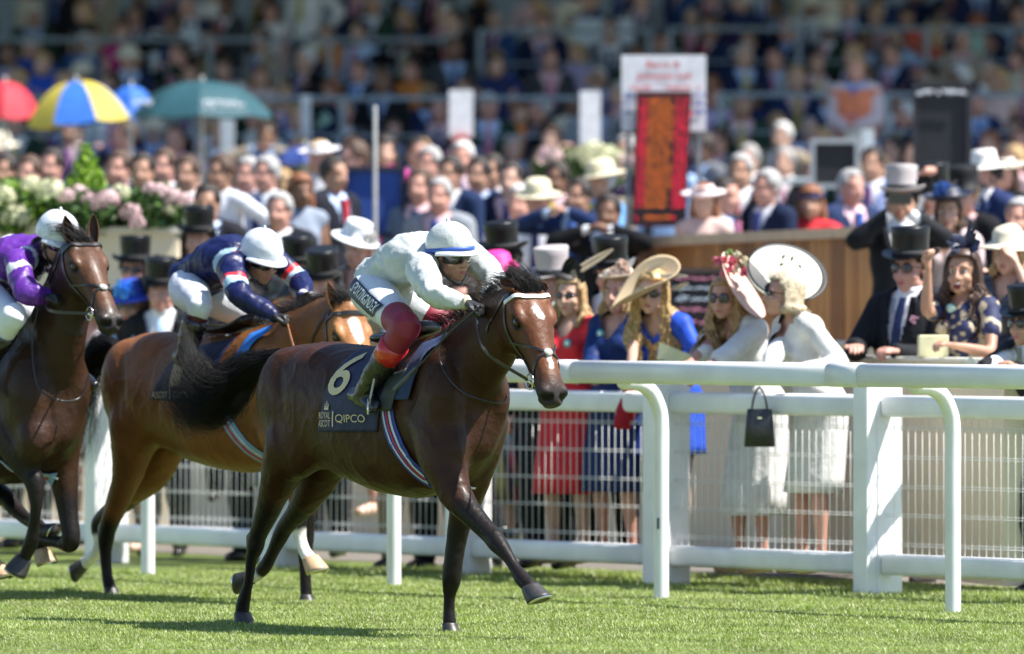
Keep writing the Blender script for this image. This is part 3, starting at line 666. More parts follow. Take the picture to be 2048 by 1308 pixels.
def horse(name, pl, S):
    J = pl.J; b = Blob(); k = S.get('k', 1.)
    # trunk
    secs = []
    for (x, yt, yb, w_) in S['trunk']:
        p, q = J(x, yt), J(x, yb); secs.append(((p+q)/2, RT*w_, UP*((p.z-q.z)/2)))
    b.loft(secs, n=30, sub=3, e=2.15)
    nk = S['neck']; b.tube([J(x,y) for x,y,_,_ in nk], [(a,c) for _,_,a,c in nk], ref=RT, n=26, sub=4, rb=True)
    for (x,y,v,ru,rv,rz,both) in S['mus']:
        c = J(x,y,v); M3 = basis(HD, RT, UP); b.ell(c, (ru,rv,rz), M3, 20, 14)
        if both: b.ell(mir(c,pl), (ru,rv,rz), M3, 20, 14)
    legs = []
    for lg in S['legs']:
        pts = [J(x,y,v) for x,y,v,_ in lg['j']]; b.tube(pts, [r if isinstance(r,tuple) else r for *_,r in lg['j']], ref=RT, n=16, sub=4)
        for (x,y,v,r) in lg.get('knob', []): b.ell(J(x,y,v), r)
        legs.append(pts)
    H = head_frame(J(*S['poll']), S['hfwd'], S['hpitch']); kw = S.get('hw', 1.12); q = head_blob(b, H, S.get('hk', 1.), kw)
    me = b.mesh(.0105, 2)
    hk = S.get('hk', 1.)
    co = getv(me); dl = np.full(len(co), 9.)
    for lg, pts in zip(S['legs'], legs):
        for i in range(lg.get('stiff', 2), len(pts)-1): dl = np.minimum(dl, segd(co, pts[i], pts[i+1]))
    dh = segd(co, np.array(q(.12,0,0)), np.array(q(.6,0,-.03)))
    wt = smoothstep(.03, .11, dl)*smoothstep(.10*hk, .26*hk, dh)
    setv(me, relax(me, co, .03+.97*wt, 90)); 
    hk = S.get('hk', 1.); R3 = H.to_3x3(); Hi = H.inverted()
    # nostrils and eye sockets pressed in
    co = getv(me); M4 = np.array(Hi); loc = co@M4[:3,:3].T+M4[:3,3]; loc /= hk; loc[:,1] /= kw
    inn = np.zeros_like(loc)
    for s in (-1,1):
        for c, r, dep in (((.590,s*.038,-.016),(.032,.030,.032),.030), ((.178,s*.098,.0),(.026,.03,.016),.007)):
            d = np.sqrt((((loc-c)/r)**2).sum(1)); inn += (np.clip(1-d,0,1)**.7)[:,None]*dep*np.array([-.3,-s*1.0,-.1])
    d = np.abs(loc[:,2]+.078-(.60-loc[:,0])*.10)  # mouth line
    mouth = np.exp(-(d/.006)**2)*smoothstep(.47,.53,loc[:,0])
    inn[:,1] *= kw; co = co+(inn*hk)@np.array(R3).T
    # tendons, veins, muscle relief
    setv(me, co)
    nn = np.empty(len(co)*3); me.vertices.foreach_get('normal', nn); nn = nn.reshape(-1,3)
    dsp = np.zeros(len(co))
    for ln, wd, am in S.get('lines', []):
        pts = crom([list(J(*p)) for p in ln], 6); dm = np.full(len(co), 9.)
        for i in range(len(pts)-1): dm = np.minimum(dm, segd(co, pts[i], pts[i+1]))
        dsp += np.exp(-(dm/wd)**2)*am*1.35
    mus = np.array([noise.noise(V((p.x*5.5, p.y*5.5, p.z*3.6))) for p in map(V, co)]); mus2 = np.array([1-abs(noise.noise(V((p.x*9+4, p.y*9, p.z*6))))*3 for p in map(V, co)])
    dsp += (mus*.010+np.clip(mus2,0,1)**2*.0035)*wt
    setv(me, co+nn*dsp[:,None]); co = getv(me)
    # coat colour
    base = np.array(S['col'])*.8; c = np.tile(base, (len(co),1)).astype(float)
    under = smoothstep(.3, -1., nn[:,2])[:,None]
    lowf = np.array([noise.noise(V(p)*3.1) for p in co])[:,None]
    c *= 1+.35*lowf
    c = c*(1-.0*under)
    blackc = np.array([.012,.009,.008])
    for lg, pts in zip(S['legs'], legs):
        i0 = lg.get('black', 2); dm = np.full(len(co), 9.)
        for i in range(i0, len(pts)-1): dm = np.minimum(dm, segd(co, pts[i], pts[i+1]))
        f = 1-smoothstep(.05, .15, dm); c = c*(1-f[:,None])+blackc*f[:,None]
        if lg.get('sock'):
            i1 = lg['sock']; dm = np.full(len(co), 9.)
            for i in range(i1, len(pts)-1): dm = np.minimum(dm, segd(co, pts[i], pts[i+1]))
            f = 1-smoothstep(.045, .07, dm); c = c*(1-f[:,None])+np.array([.72,.68,.6])*f[:,None]
    inhead = (loc[:,0] > -.05)&(loc[:,0] < .7)&(np.abs(loc[:,1]) < .16)&(np.abs(loc[:,2]) < .35)
    hc = np.array(S.get('hcol', S['col']))
    fr = (smoothstep(-.02,.06,loc[:,0])*smoothstep(-.12,-.0,loc[:,2])*inhead)[:,None]
    c = c*(1-fr)+hc*fr*(1+.3*lowf)
    mz = (smoothstep(.42,.58,loc[:,0]+.6*np.clip(-loc[:,2]-.05,0,1))*inhead)[:,None]; c = c*(1-mz)+np.array([.035,.028,.026])*mz
    ey = np.zeros(len(co))
    for s in (-1,1):
        d = np.sqrt((((loc-(.180,s*.094,-.002))/(.046,.034,.030))**2).sum(1)); ey = np.maximum(ey, 1-smoothstep(.7,1.15,d))
        d = np.sqrt((((loc-(.590,s*.040,-.016))/(.026,.034,.026))**2).sum(1)); ey = np.maximum(ey, 1-smoothstep(.75,1.0,d))
    ey = np.maximum(ey*inhead, mouth*inhead*.9)[:,None]; c = c*(1-ey)+np.array([.006,.005,.005])*ey
    for (pts, r) in S.get('blaze', []):
        for i in range(len(pts)-1):
            a_, b_ = np.array(pts[i]), np.array(pts[i+1])
            d = segd(loc*np.array([1,1,.25]), a_*np.array([1,1,.25]), b_*np.array([1,1,.25]))+.006*lowf[:,0]*3
            f = ((1-smoothstep(r*.75, r*1.15, d))*(loc[:,2] > 0)*inhead)[:,None]; c = c*(1-f)+np.array([.75,.7,.66])*f
    paint(me, np.clip(c, 0, 1))
    body = mk(name, me, coatm, None, S['base'](pl))
    bv = BVHTree.FromPolygons([V(p) for p in getv(me)+np.array(body.location)], [tuple(p.vertices) for p in me.polygons])
    # ears
    for s, (bx, tipx) in zip((-1,1), S['ears']):
        e0 = q(*bx); e1 = q(*tipx); L_ = (e1-e0).length; ax = (e1-e0).normalized()
        face = V(S.get('earface', (0,-1,0))); face = (face-ax*face.dot(ax)).normalized(); sd_ = ax.cross(face); R = []
        for t, w_ in ((-.15,.024),(0,.030),(.2,.034),(.45,.033),(.7,.024),(.88,.012),(1,.003)):
            c_ = e0+ax*(L_*t)+face*(-.012*math.sin(t*2)); ring = []
            for u in np.linspace(-2.2, 2.2, 13): ring.append(c_+sd_*(math.sin(u)*w_)-face*(math.cos(u)*w_*.8))
            for u in np.linspace(2.1, -2.1, 13): ring.append(c_+sd_*(math.sin(u)*w_*.8)-face*(math.cos(u)*w_*.62))
            R.append(ring)
        em = Blob().rings(R).raw(); paint(em, np.tile(np.array(hc)*.8, (len(em.vertices),1)))
        mk('ear', em, coatm, body)
    for s in (-1,1):
        e = mk('eye', Blob().ell(q(.178,s*.086,.0), .0215*hk).raw(), eyem, body)
        lid = Blob(); ring = [q(.178+.026*math.cos(t), s*(.098-.008*abs(math.cos(t))), .0+.017*math.sin(t)) for t in np.linspace(0,2*math.pi,17)]
        lid.tube(ring, .0045*hk, n=6, sub=1, round_=False)
        lm = lid.raw(); paint(lm, np.tile(np.array([.015,.01,.008]), (len(lm.vertices),1))); mk('eyelid', lm, coatm, e)
    # hooves
    for lg, pts in zip(S['legs'], legs):
        h = lg['hoof']; c_ = J(*h['c']); make_hoof(body, c_, h['down'], h['toe'], hoofp if h.get('pale') else hoofd, h.get('k',1.))
    # mane
    lines = []; crest = S['crest']; rg = np.random.default_rng(S.get('seed', 1))
    cp = crom([list(J(x,y,v)) for x,y,v in crest], 20)
    blow = V(S.get('blow', (-.9,.5,.35))).normalized()
    for i in range(int(1.5*S.get('nmane', 520))):
        t = rg.random()*(len(cp)-1); a_ = cp[int(t)]+(cp[min(int(t)+1,len(cp)-1)]-cp[int(t)])*(t%1)
        a_ = a_+rg.normal(0,.010,3); L_ = S.get('lmane',.16)*(.5+.8*rg.random())
        d0 = (blow*.7+UP*(.5+.4*rg.random())+V(rg.normal(0,.10,3))).normalized(); d1 = (blow+V(rg.normal(0,.16,3))-UP*.35).normalized()
        p = V(a_); ln = [p]
        for j in range(6):
            d = d0.lerp(d1, j/5); p = p+d*(L_/6); ln.append(p.copy())
        lines.append(ln)
    for i in range(int(1.5*S.get('nfore', 120))):     # forelock
        a_ = q(.01+.03*rg.random(), rg.normal(0,.022), .045); fl = V(S.get('foredir', (.4,-.3,.9)))
        p = a_.copy(); ln = [p.copy()]; L_ = .07+.11*rg.random(); jit = V(rg.normal(0,.16,3))
        for j in range(6):
            d = (fl.normalized()*(1-j/9)+jit+blow*(.3+j*.22)).normalized(); p = p+d*(L_/6); ln.append(p.copy())
        lines.append(ln)
    strands('mane', lines, .0015, hairm, body)
    # tail
    tl = S['tail']; tp = crom([list(J(x,y,v)) for x,y,v,_ in tl], 6); tr = crom([[r] for *_,r in tl], 6)[:,0]; lines = []
    if S.get('dock'): mk('dock', Blob().tube([V(p) for p in tp[:max(4,len(tp)//3)]], .028, n=10, sub=1).raw(), hairm, body)
    for i in range(S.get('ntail', 1500)):
        an = rg.random()*2*math.pi; rr = rg.random()**.5; st = 0 if rg.random() < .35 else int(rg.random()*len(tp)*.45)
        en = len(tp)-int(abs(rg.normal(0,.22))*len(tp)); en = max(st+5, min(len(tp), en)); ph = rg.random()*6.3; wv = rg.random()*.35
        oth = V((0,0,1)); ln = []
        for j in range(st, en):
            off = rr*tr[j]*(1+wv*math.sin(ph+j*.5))*(1+.5*(j/len(tp))**3); ln.append(np.array(tp[j])+np.array(RT)*(math.cos(an+j*.02)*off*.7)+np.array(oth)*(math.sin(an+j*.02)*off)+np.array(HD)*(math.cos(an*2)*off*.4))
        ln = crom(ln[::2], 2) if len(ln) > 6 else ln
        lines.append(ln)
    strands('tail', lines, .0010, hairm, body, taper=True)
    # bridle
    def strap(name, pts, wd=.009, th=.004, mat=blk, off=.003, n=6):
        P_, Nn = snap_line(bv, [q(*p) for p in pts], off, n); bb = Blob(); ribbon(bb, P_, Nn, wd, th); return mk(name, bb.raw(sm=False), mat, body)
    strap('browband', [(.045,.095,-.04),(.05,.088,.02),(.06,.05,.06),(.062,0,.07),(.06,-.05,.06),(.05,-.088,.02),(.045,-.095,-.04)], .010, .006, M(*S['brow']) if 'brow' in S else blk)
    strap('headpiece', [(.045,.095,-.04),(.0,.09,.0),(-.04,.05,.05),(-.045,0,.07),(-.04,-.05,.05),(.0,-.09,.0),(.045,-.095,-.04)], .012)
    for s in (-1,1):
        strap('cheekpiece', [(.045,s*.10,-.04),(.15,s*.12,-.075),(.28,s*.10,-.085),(.40,s*.07,-.075),(.455,s*.062,-.07)], .007)
        strap('noseband', [(.24,s*.12,-.10),(.30,s*.08,-.02),(.36,s*.03,.05),(.365,0,.055),(.40,-s*.05,.01),(.455,-s*.06,-.05),(.47,-s*.03,-.11)], .006)
        strap('throat_strap', [(.0,s*.10,-.02),(.03,s*.11,-.12),(.06,s*.08,-.24),(.06,0,-.27)], .006)
        bb = Blob(); c_ = q(.468, s*.068, -.072); ring = [c_+R3@V((.036*math.cos(t), 0, .036*math.sin(t))) for t in np.linspace(0,2*math.pi,25)]
        bb.tube(ring, .0048, n=7, sub=1, round_=False); bit = mk('bit_ring', bb.raw(), steel, body)
        bb = Blob(); bb.tube([q(.468,s*.072,-.072), q(.49,s*.045,-.076)], .008, n=8, sub=1); mk('bit_bar', bb.raw(), steel, bit)
    mk('noseband_pad', Blob().ell(q(.372,0,.043), (.022,.024,.008), R3).raw(), M('sheepskin', (.35,.33,.31), .8, bump=.4), body)
    for (x,y,v1) in S.get('hands', []):
        s = -1 if v1 > 0 else 1
        a_ = q(.468+.0, s*.072, -.072); h_ = J(x,y,v1); bb = Blob(); mid = (a_+h_)/2-UP*.03
        mid2 = mid+RT*(.10*(1 if v1>0 else -1))
        pts = crom([list(a_+(h_-a_)*.02), list(mid2), list(h_)], 8); ribbon(bb, [V(p) for p in pts], [RT if v1>0 else -RT]*len(pts), .008, .004)
        mk('rein', bb.raw(sm=False), M(*S['rein']) if 'rein' in S else blk, body)
    if 'reinloop' in S:
        bb = Blob(); bb.tube([J(*p) for p in S['reinloop']], .005, n=6, sub=6); mk('rein_end', bb.raw(), blk, body)
    return body, bv, H, q, strap

def side_ray(bv, p, side=1, off=.008):
    """drop point p sideways on to the body (from its right by default)"""
    o = p+RT*(side*1.0); hit = bv.ray_cast(o, -RT*side)
    if hit[0] is None:
        loc, nor, i, d = bv.find_nearest(p); return loc+nor*off, nor
    return hit[0]+hit[1]*off, hit[1]
def drape(bv, pl, quad, nx, ny, off, side=1, ripple=.0):
    """quad: 4 corners in the thing's plane (photo pixels at half-width v) -> cloth conforming to the flank"""
    a,b_,c,d = [pl.J(*p) for p in quad]; vs = []
    for j in range(ny+1):
        for i in range(nx+1):
            u, v_ = i/nx, j/ny; p = (a*(1-u)+b_*u)*(1-v_)+(d*(1-u)+c*u)*v_
            h, n_ = side_ray(bv, p, side, off+ripple*(math.sin(u*9+v_*3)*.5+.5)*v_); vs.append(h)
    fs = [(j*(nx+1)+i, j*(nx+1)+i+1, (j+1)*(nx+1)+i+1, (j+1)*(nx+1)+i) for j in range(ny) for i in range(nx)]
    return vs, fs
def text_on(bv, pl, body, s, px, py, v, wpx, hpx, mat, name='lettering', bold=0., shear=0., slope=0., side=1, off=.013, sub=True):
    """lettering laid on the flank; size in photo pixels measured in the lengthwise plane"""
    me = textmesh(s, 1., shear, bold=bold) if isinstance(s, str) else s
    co = getv(me); mn, mx = co.min(0), co.max(0); c = (mn+mx)/2
    A = pl.J(px-wpx/2, py-slope*wpx/2, v); B = pl.J(px+wpx/2, py+slope*wpx/2, v); T = pl.J(px, py-hpx/2, v); Bo = pl.J(px, py+hpx/2, v)
    ux = (B-A)/(mx[0]-mn[0]); uy = (T-Bo)/(mx[1]-mn[1]); o = (A+B)/2
    if sub:
        bm = bmesh.new(); bm.from_mesh(me); bmesh.ops.triangulate(bm, faces=bm.faces); bmesh.ops.subdivide_edges(bm, edges=[e for e in bm.edges if e.calc_length() > .18], cuts=2, use_grid_fill=False)
        bmesh.ops.triangulate(bm, faces=bm.faces); bm.to_mesh(me); bm.free(); co = getv(me)
    out = []
    for p in co:
        w_ = o+ux*(p[0]-c[0])+uy*(p[1]-c[1]); h, n_ = side_ray(bv, w_, side, off); out.append(list(h))
    setv(me, np.array(out)); return mk(name, me, mat, body)
# ---- lead horse
pl1 = Plane((484,1252), .12)
tt = lambda *a: a
S1 = dict(
 trunk=[(556,722,800,.10),(580,696,868,.19),(612,686,905,.24),(655,682,930,.27),(705,686,955,.265),(755,692,980,.28),(805,690,994,.285),(850,676,996,.265),(892,662,985,.235),(925,672,962,.215),(950,712,935,.17),(968,765,905,.10)],
 neck=[(880,800,.18,.28),(925,745,.145,.25),(968,695,.115,.21),(1003,648,.10,.175),(1035,615,.09,.14)],
 mus=[(578,800,.135,.20,.145,.27,True),(600,880,.15,.17,.12,.2,True),(640,740,.10,.22,.14,.13,True),(872,800,.17,.17,.085,.26,False),(980,795,-.10,.13,.085,.20,False),(897,900,.15,.12,.10,.14,False),
      (945,840,-.12,.14,.12,.17,False),(866,845,.12,.14,.12,.17,False)],
 legs=[
  dict(j=[(585,890,.15,.15),(560,955,.15,.105),(537,1020,.14,.068),(515,1072,.13,.048),(511,1093,.13,.047),(503,1120,.125,.031),(497,1165,.12,.026),(486,1208,.12,.037),(485,1232,.12,.035)],
       knob=[(499,1073,.13,.036),(505,1090,.13,.034),(484,1212,.12,.036)], black=2, hoof=dict(c=(485,1228,.12), down=(0,0,-1), toe=HD+UP*.0, k=.95)),
  dict(j=[(650,905,-.13,.15),(632,965,-.13,.105),(600,1018,-.13,.066),(572,1052,-.13,.047),(562,1070,-.13,.044),(545,1105,-.13,.033),(531,1132,-.13,.036),(512,1152,-.13,.032),(500,1152,-.13,.034)],
       knob=[(590,1035,-.13,.04)], black=2, sock=7, hoof=dict(c=(503,1153,-.13), down=(-.9,.5,.05), toe=UP*-1+HD*.3, k=1.0)),
  dict(stiff=3, j=[(872,845,.12,.15),(888,925,.16,.118),(912,990,.16,.088),(945,1030,.15,.062),(980,1068,.14,.050),(996,1088,.14,.050),(1015,1112,.14,.033),(1030,1136,.14,.030),(1045,1158,.14,.040),(1062,1175,.14,.036)],
       knob=[(990,1075,.14,.048)], black=3, hoof=dict(c=(1062,1176,.14), down=V((.35,-.3,-1)), toe=HD+UP*.1, k=1.05)),
  dict(stiff=3, j=[(962,845,-.12,.145),(950,925,-.15,.115),(930,1000,-.15,.085),(915,1070,-.15,.056),(906,1130,-.14,.050),(903,1160,-.14,.051),(899,1190,-.14,.032),(898,1222,-.14,.030),(899,1240,-.14,.034),(900,1250,-.14,.032)],
       knob=[(903,1146,-.14,.046)], black=3, hoof=dict(c=(899,1248,-.14), down=(0,0,-1), toe=HD, k=.8)),
 ],
 lines=[([(838,700,.3),(850,780,.3),(880,850,.3),(890,930,.25)],.03,-.012),([(640,800,.3),(622,880,.3),(640,935,.3)],.03,-.012),([(520,780,.3),(545,860,.3),(560,930,.3)],.025,-.010),
        ([(930,820,.1),(930,900,.1)],.02,-.010),([(1003,1100,.2),(1040,1150,.2)],.008,.006),([(900,1000,.25),(945,1060,.2),(985,1085,.2)],.012,-.008),
        ([(925,870,0),(922,960,0)],.03,-.02),([(580,700,.1),(560,760,.25),(555,840,.3)],.03,-.009),([(560,980,.2),(525,1060,.2)],.01,-.007),([(690,700,.25),(660,780,.32),(700,900,.32)],.04,-.010),([(960,650,.2),(930,720,.2),(915,790,.2)],.018,-.010),([(820,720,.3),(835,820,.3),(860,880,.3)],.02,.006),([(800,760,.3),(790,860,.3),(810,950,.3)],.012,-.004),([(770,760,.3),(758,860,.3),(775,950,.3)],.012,-.004),([(600,720,.3),(590,800,.3),(600,880,.3)],.03,.008),([(1050,660,.2),(1062,700,.2),(1080,730,.2)],.006,.004)],
 poll=(1052,582,0), hfwd=(.46,-.89,0), hpitch=58, hk=.99, col=(.050,.0185,.0078), hcol=(.125,.045,.019),
 ears=[((-.0,-.068,.035),(-.09,-.095,-.035)),((-.0,.068,.035),(-.09,.09,-.04))], earface=(.2,-.9,.4),
 crest=[(880,652,0),(915,640,0),(950,616,0),(985,585,0),(1020,562,0),(1050,556,0)], blow=(-.85,.6,.22), lmane=.10, nmane=420, nfore=420, foredir=(-.1,-.2,1), 
 tail=[(562,712,0,.035),(530,722,.02,.05),(490,745,.06,.09),(458,778,.1,.12),(428,792,.12,.15),(400,785,.14,.165),(376,750,.15,.16),(360,705,.15,.15)], ntail=2700, dock=True, seed=3,
 blaze=[([(.13,-.006,.05),(.150,-.002,.05),(.175,.010,.05)],.013),([(.39,0,.04),(.42,.004,.03),(.45,.002,.03)],.010)],
 brow=('white_browband', (.75,.75,.74), .4), hands=[(950,612,.10),(985,590,-.10)],
 reinloop=[(905,640,.16),(880,690,.2),(885,735,.21),(920,780,.2),(965,800,.15),(1005,805,.05),(1015,790,0)],
 base=lambda pl: pl.O+HD*.7)

def aff(S, ax, ay):
    """the same build of horse seen farther off: trunk and muscles carried over"""
    T = {}
    T['trunk'] = [(ax(x),ay(a),ay(c),w_) for x,a,c,w_ in S['trunk']]
    T['mus'] = [(ax(m[0]),ay(m[1]),*m[2:]) for m in S['mus']]
    T['lines'] = [([(ax(p[0]),ay(p[1]),p[2]) for p in l],w_,a) for l,w_,a in S['lines'][:5]+S['lines'][7:9]]
    return T
# ---- second horse
pl2 = Plane((223,1192), .12)
S2 = aff(S1, lambda x: 240+(x-556)*.905, lambda y: 700+(y-722)*.9)
S2.update(neck=[(555,738,.17,.25),(600,700,.14,.225),(640,668,.115,.195),(670,642,.10,.16),(690,624,.09,.13)],
 legs=[
  dict(j=[(270,850,.15,.15),(262,920,.15,.115),(240,990,.14,.075),(217,1052,.13,.052),(212,1075,.13,.050),(211,1105,.125,.036),(214,1150,.12,.031),(219,1172,.12,.037),(222,1182,.12,.035)], knob=[(203,1052,.13,.038),(207,1072,.13,.034)], black=3, hoof=dict(c=(222,1178,.12), down=(0,0,-1), toe=HD, k=.85)),
  dict(j=[(330,880,-.13,.15),(300,950,-.13,.105),(250,1000,-.13,.07),(207,1035,-.13,.050),(197,1052,-.13,.048),(199,1085,-.13,.034),(192,1108,-.13,.036),(176,1122,-.13,.036),(168,1127,-.13,.038)], black=2, sock=5, hoof=dict(c=(168,1127,-.13), down=(-.9,.4,-.25), toe=-UP, k=.95)),
  dict(j=[(585,900,.15,.12),(598,960,.14,.085),(598,1015,.14,.055),(597,1048,.14,.048),(600,1075,.135,.036),(608,1100,.135,.034),(618,1116,.135,.038),(624,1122,.135,.038)], black=3, sock=4, hoof=dict(c=(622,1118,.135), down=(.25,-.2,-1), toe=HD, pale=True, k=1.05)),
  dict(j=[(622,900,-.16,.12),(618,970,-.15,.08),(612,1040,-.14,.054),(610,1088,-.14,.049),(610,1118,-.14,.036),(611,1165,-.14,.032),(613,1192,-.14,.034)], black=2, hoof=dict(c=(613,1192,-.14), down=(0,0,-1), toe=HD, k=.8)),
 ], poll=(690,620,0), hfwd=(.46,-.89,0), hpitch=56, hk=.97, col=(.235,.092,.030), hcol=(.34,.15,.06),
 ears=[((-.0,-.062,.03),(-.12,-.10,.10)),((-.0,.062,.03),(-.10,.09,.11))], earface=(.1,-.9,.2),
 crest=[(520,648,0),(560,632,0),(600,616,0),(640,606,0),(672,600,0),(690,598,0)], blow=(-.7,.3,.2), lmane=.09, nmane=500, nfore=260, foredir=(.1,-.2,1),
 tail=[(243,700,0,.03),(222,690,.02,.05),(198,700,.04,.08),(176,740,.05,.11),(160,800,.06,.13),(150,870,.06,.12),(146,920,.06,.08)], ntail=1200, dock=True, seed=5,
 blaze=[([(.12,-.0,.05),(.17,.0,.05),(.22,.006,.05)],.030),([(.22,0,.05),(.34,.006,.04)],.012)],
 hands=[(572,640,.10),(602,600,-.10)], rein=('tan_leather', (.45,.17,.07), .5), base=lambda pl: pl.O+HD*.7)
# ---- third horse, half out of the frame
pl3 = Plane((110,1209), 0)
S3 = aff(S1, lambda x: 180+(x-1017)*.925, lambda y: 594+(y-590)*.925)
S3.update(neck=[(62,800,.18,.28),(92,728,.155,.255),(120,650,.125,.215),(138,572,.108,.18),(150,516,.092,.135)],
 legs=[
  dict(j=[(4,835,.12,.14),(24,882,.16,.112),(42,918,.16,.088),(55,940,.15,.066),(68,960,.14,.060),(71,982,.14,.050),(72,1015,.14,.034),(67,1058,.135,.034),(62,1085,.135,.041),(52,1108,.13,.037),(47,1118,.13,.038)], black=2, knob=[(70,965,.14,.056)], hoof=dict(c=(47,1118,.13), down=(-.45,.2,-.85), toe=(-.3,-.6,-.3), k=1.05)),
  dict(j=[(124,835,-.12,.14),(124,900,-.15,.11),(128,955,-.15,.086),(135,1020,-.15,.060),(142,1068,-.15,.054),(141,1088,-.15,.050),(115,1084,-.14,.036),(88,1080,-.14,.036),(72,1080,-.14,.040),(78,1100,-.14,.036)], black=3, hoof=dict(c=(82,1102,-.14), down=(.25,-.1,-1), toe=HD, pale=True, k=1.0)),
  dict(j=[(-180,880,.15,.15),(-120,950,.15,.115),(-66,1005,.14,.074),(-34,1038,.14,.052),(-26,1058,.14,.050),(-20,1092,.13,.036),(-12,1125,.13,.038),(-6,1135,.13,.038)], black=2, hoof=dict(c=(-6,1132,.13), down=(.3,-.2,-1), toe=HD, pale=True, k=1.)),
  dict(j=[(-110,880,-.13,.15),(-60,945,-.13,.115),(-12,982,-.13,.074),(16,998,-.13,.052),(26,1012,-.13,.050),(50,1036,-.13,.037),(74,1050,-.13,.040),(86,1060,-.13,.036)], black=2, hoof=dict(c=(86,1060,-.13), down=(.7,-.5,-.5), toe=UP, k=.9)),
 ], poll=(160,486,0), hfwd=(.50,-.87,0), hpitch=47, hk=.96, col=(.042,.0185,.0098), hcol=(.085,.038,.020),
 ears=[((-.0,-.062,.03),(-.11,-.085,.11)),((-.0,.062,.03),(-.12,.075,.115))], earface=(.1,-.9,.2),
 crest=[(0,640,0),(40,600,0),(75,560,0),(105,515,0),(135,480,0),(155,468,0)], blow=(-.8,.3,.05), lmane=.15, nmane=600, nfore=160, foredir=(-.3,-.1,.7),
 tail=[(-250,690,0,.03),(-285,690,.02,.06),(-330,720,.04,.1),(-370,770,.05,.12),(-390,820,.06,.1)], ntail=300, dock=True, seed=8,
 blaze=[], hands=[(88,592,.10),(100,585,-.10)], reinloop=[(80,600,.14),(65,680,.18),(75,770,.2),(115,800,.15),(160,795,.0),(178,750,-.05)], base=lambda pl: pl.O+HD*.2)
h1, bv1, H1, q1, strap1 = horse('racehorse', pl1, S1)
tag(h1, 'dark bay racehorse in the lead, white browband, number 6 cloth, hooves on the grass', 'horse', 'racehorses galloping')
# ================================================================== people
skin_cols = {'fair':(.55,.33,.24),'pink':(.54,.28,.21),'tan':(.40,.22,.145),'brown':(.20,.10,.06)}
def skin(k='fair'): return M('skin', skin_cols[k], .5, var=.07, ns=14, sub=.08)
lipm = M('lips', (.45,.12,.11), .4, var=.05)
eyew = M('eye_white', (.7,.68,.65), .2, var=0); eyed = M('iris', (.03,.02,.015), .1, var=0)
lens = M('dark_lens', (.008,.008,.012), .08, var=0, coat=1)
def cloth(name, col, rough=.75, **k): k.setdefault('spec', .2); k.setdefault('bump', .25); k.setdefault('bs', 30); return M(name, col, rough, **k)

def ik(a, c, l1, l2, pole):
    d = c-a; L = d.length
    if L > (l1+l2)*.999: c = a+d*((l1+l2)*.999/L); d = c-a; L = d.length
    x = (l1*l1-l2*l2+L*L)/(2*L); h = math.sqrt(max(l1*l1-x*x, 0)); n = d.normalized(); p = (V(pole)-n*V(pole).dot(n)).normalized()
    return a+n*x+p*h, c
def head_mesh(Hm, k=1., fem=False, vox=.0065, mouth=0.):
    """Hm: head frame (x right, y forward, z up), origin between the ears"""
    def q(x,y,z): return Hm @ V((x*k,y*k,z*k))
    R3 = Hm.to_3x3(); b = Blob(); E = lambda c, r: b.ell(q(*c), tuple(t*k for t in r), R3, 18, 12)
    E((0,-.010,.035),(.076,.096,.092)); E((0,.020,-.030),(.062,.076,.080)); E((0,.050,-.085),(.034,.036,.030)); E((0,.058,-.098),(.020,.026,.018))
    for s in (-1,1):
        E((s*.040,.050,-.030),(.026,.032,.026)); E((s*.048,-.005,-.070),(.020,.040,.030)); E((s*.030,.076,.028),(.028,.018,.010))
        E((s*.078,-.012,-.012),(.009,.019,.030))
    b.tube([q(0,.084,.022), q(0,.101,-.006), q(0,.112,-.030)], [.009*k,.011*k,.013*k], n=10)
    for s in (-1,1): E((s*.012,.098,-.034),(.010,.012,.009))
    E((0,.082,-.060),(.026,.016,.018)); E((0,.078,-.080),(.022,.014,.010))
    me = b.mesh(vox*k, 2)
    co = getv(me); Mi = np.array(Hm.inverted()); loc = (co@Mi[:3,:3].T+Mi[:3,3])/k; R = np.array(R3)
    d = np.zeros_like(loc)
    for s in (-1,1):
        dd = np.sqrt((((loc-(s*.032,.092,.010))/(.021,.03,.014))**2).sum(1)); d[:,1] -= np.clip(1-dd,0,1)*.013
    if mouth:
        dd = np.sqrt((((loc-(0,.095,-.070))/(.022,.03,.022))**2).sum(1)); d[:,1] -= np.clip(1-dd,0,1)**.5*mouth
    setv(me, co+(d*k)@R.T); return me, q, loc
def arm_t(b, j, s, off=0., frm=0, to=3, k=1.):
    sh, el, wr = j['sh'+s], j['el'+s], j['wr'+s]
    pts = [sh, sh.lerp(el,.35), el.lerp(sh,.12), el.lerp(wr,.1), el.lerp(wr,.35), wr.lerp(el,.08), wr]
    r = [.056,.050,.041,.042,.042,.028,.027]; r = [(x*k+off) for x in r]
    n = {1:3, 2:5, 3:7}[to]; b.tube(pts[:n], r[:n], n=12)
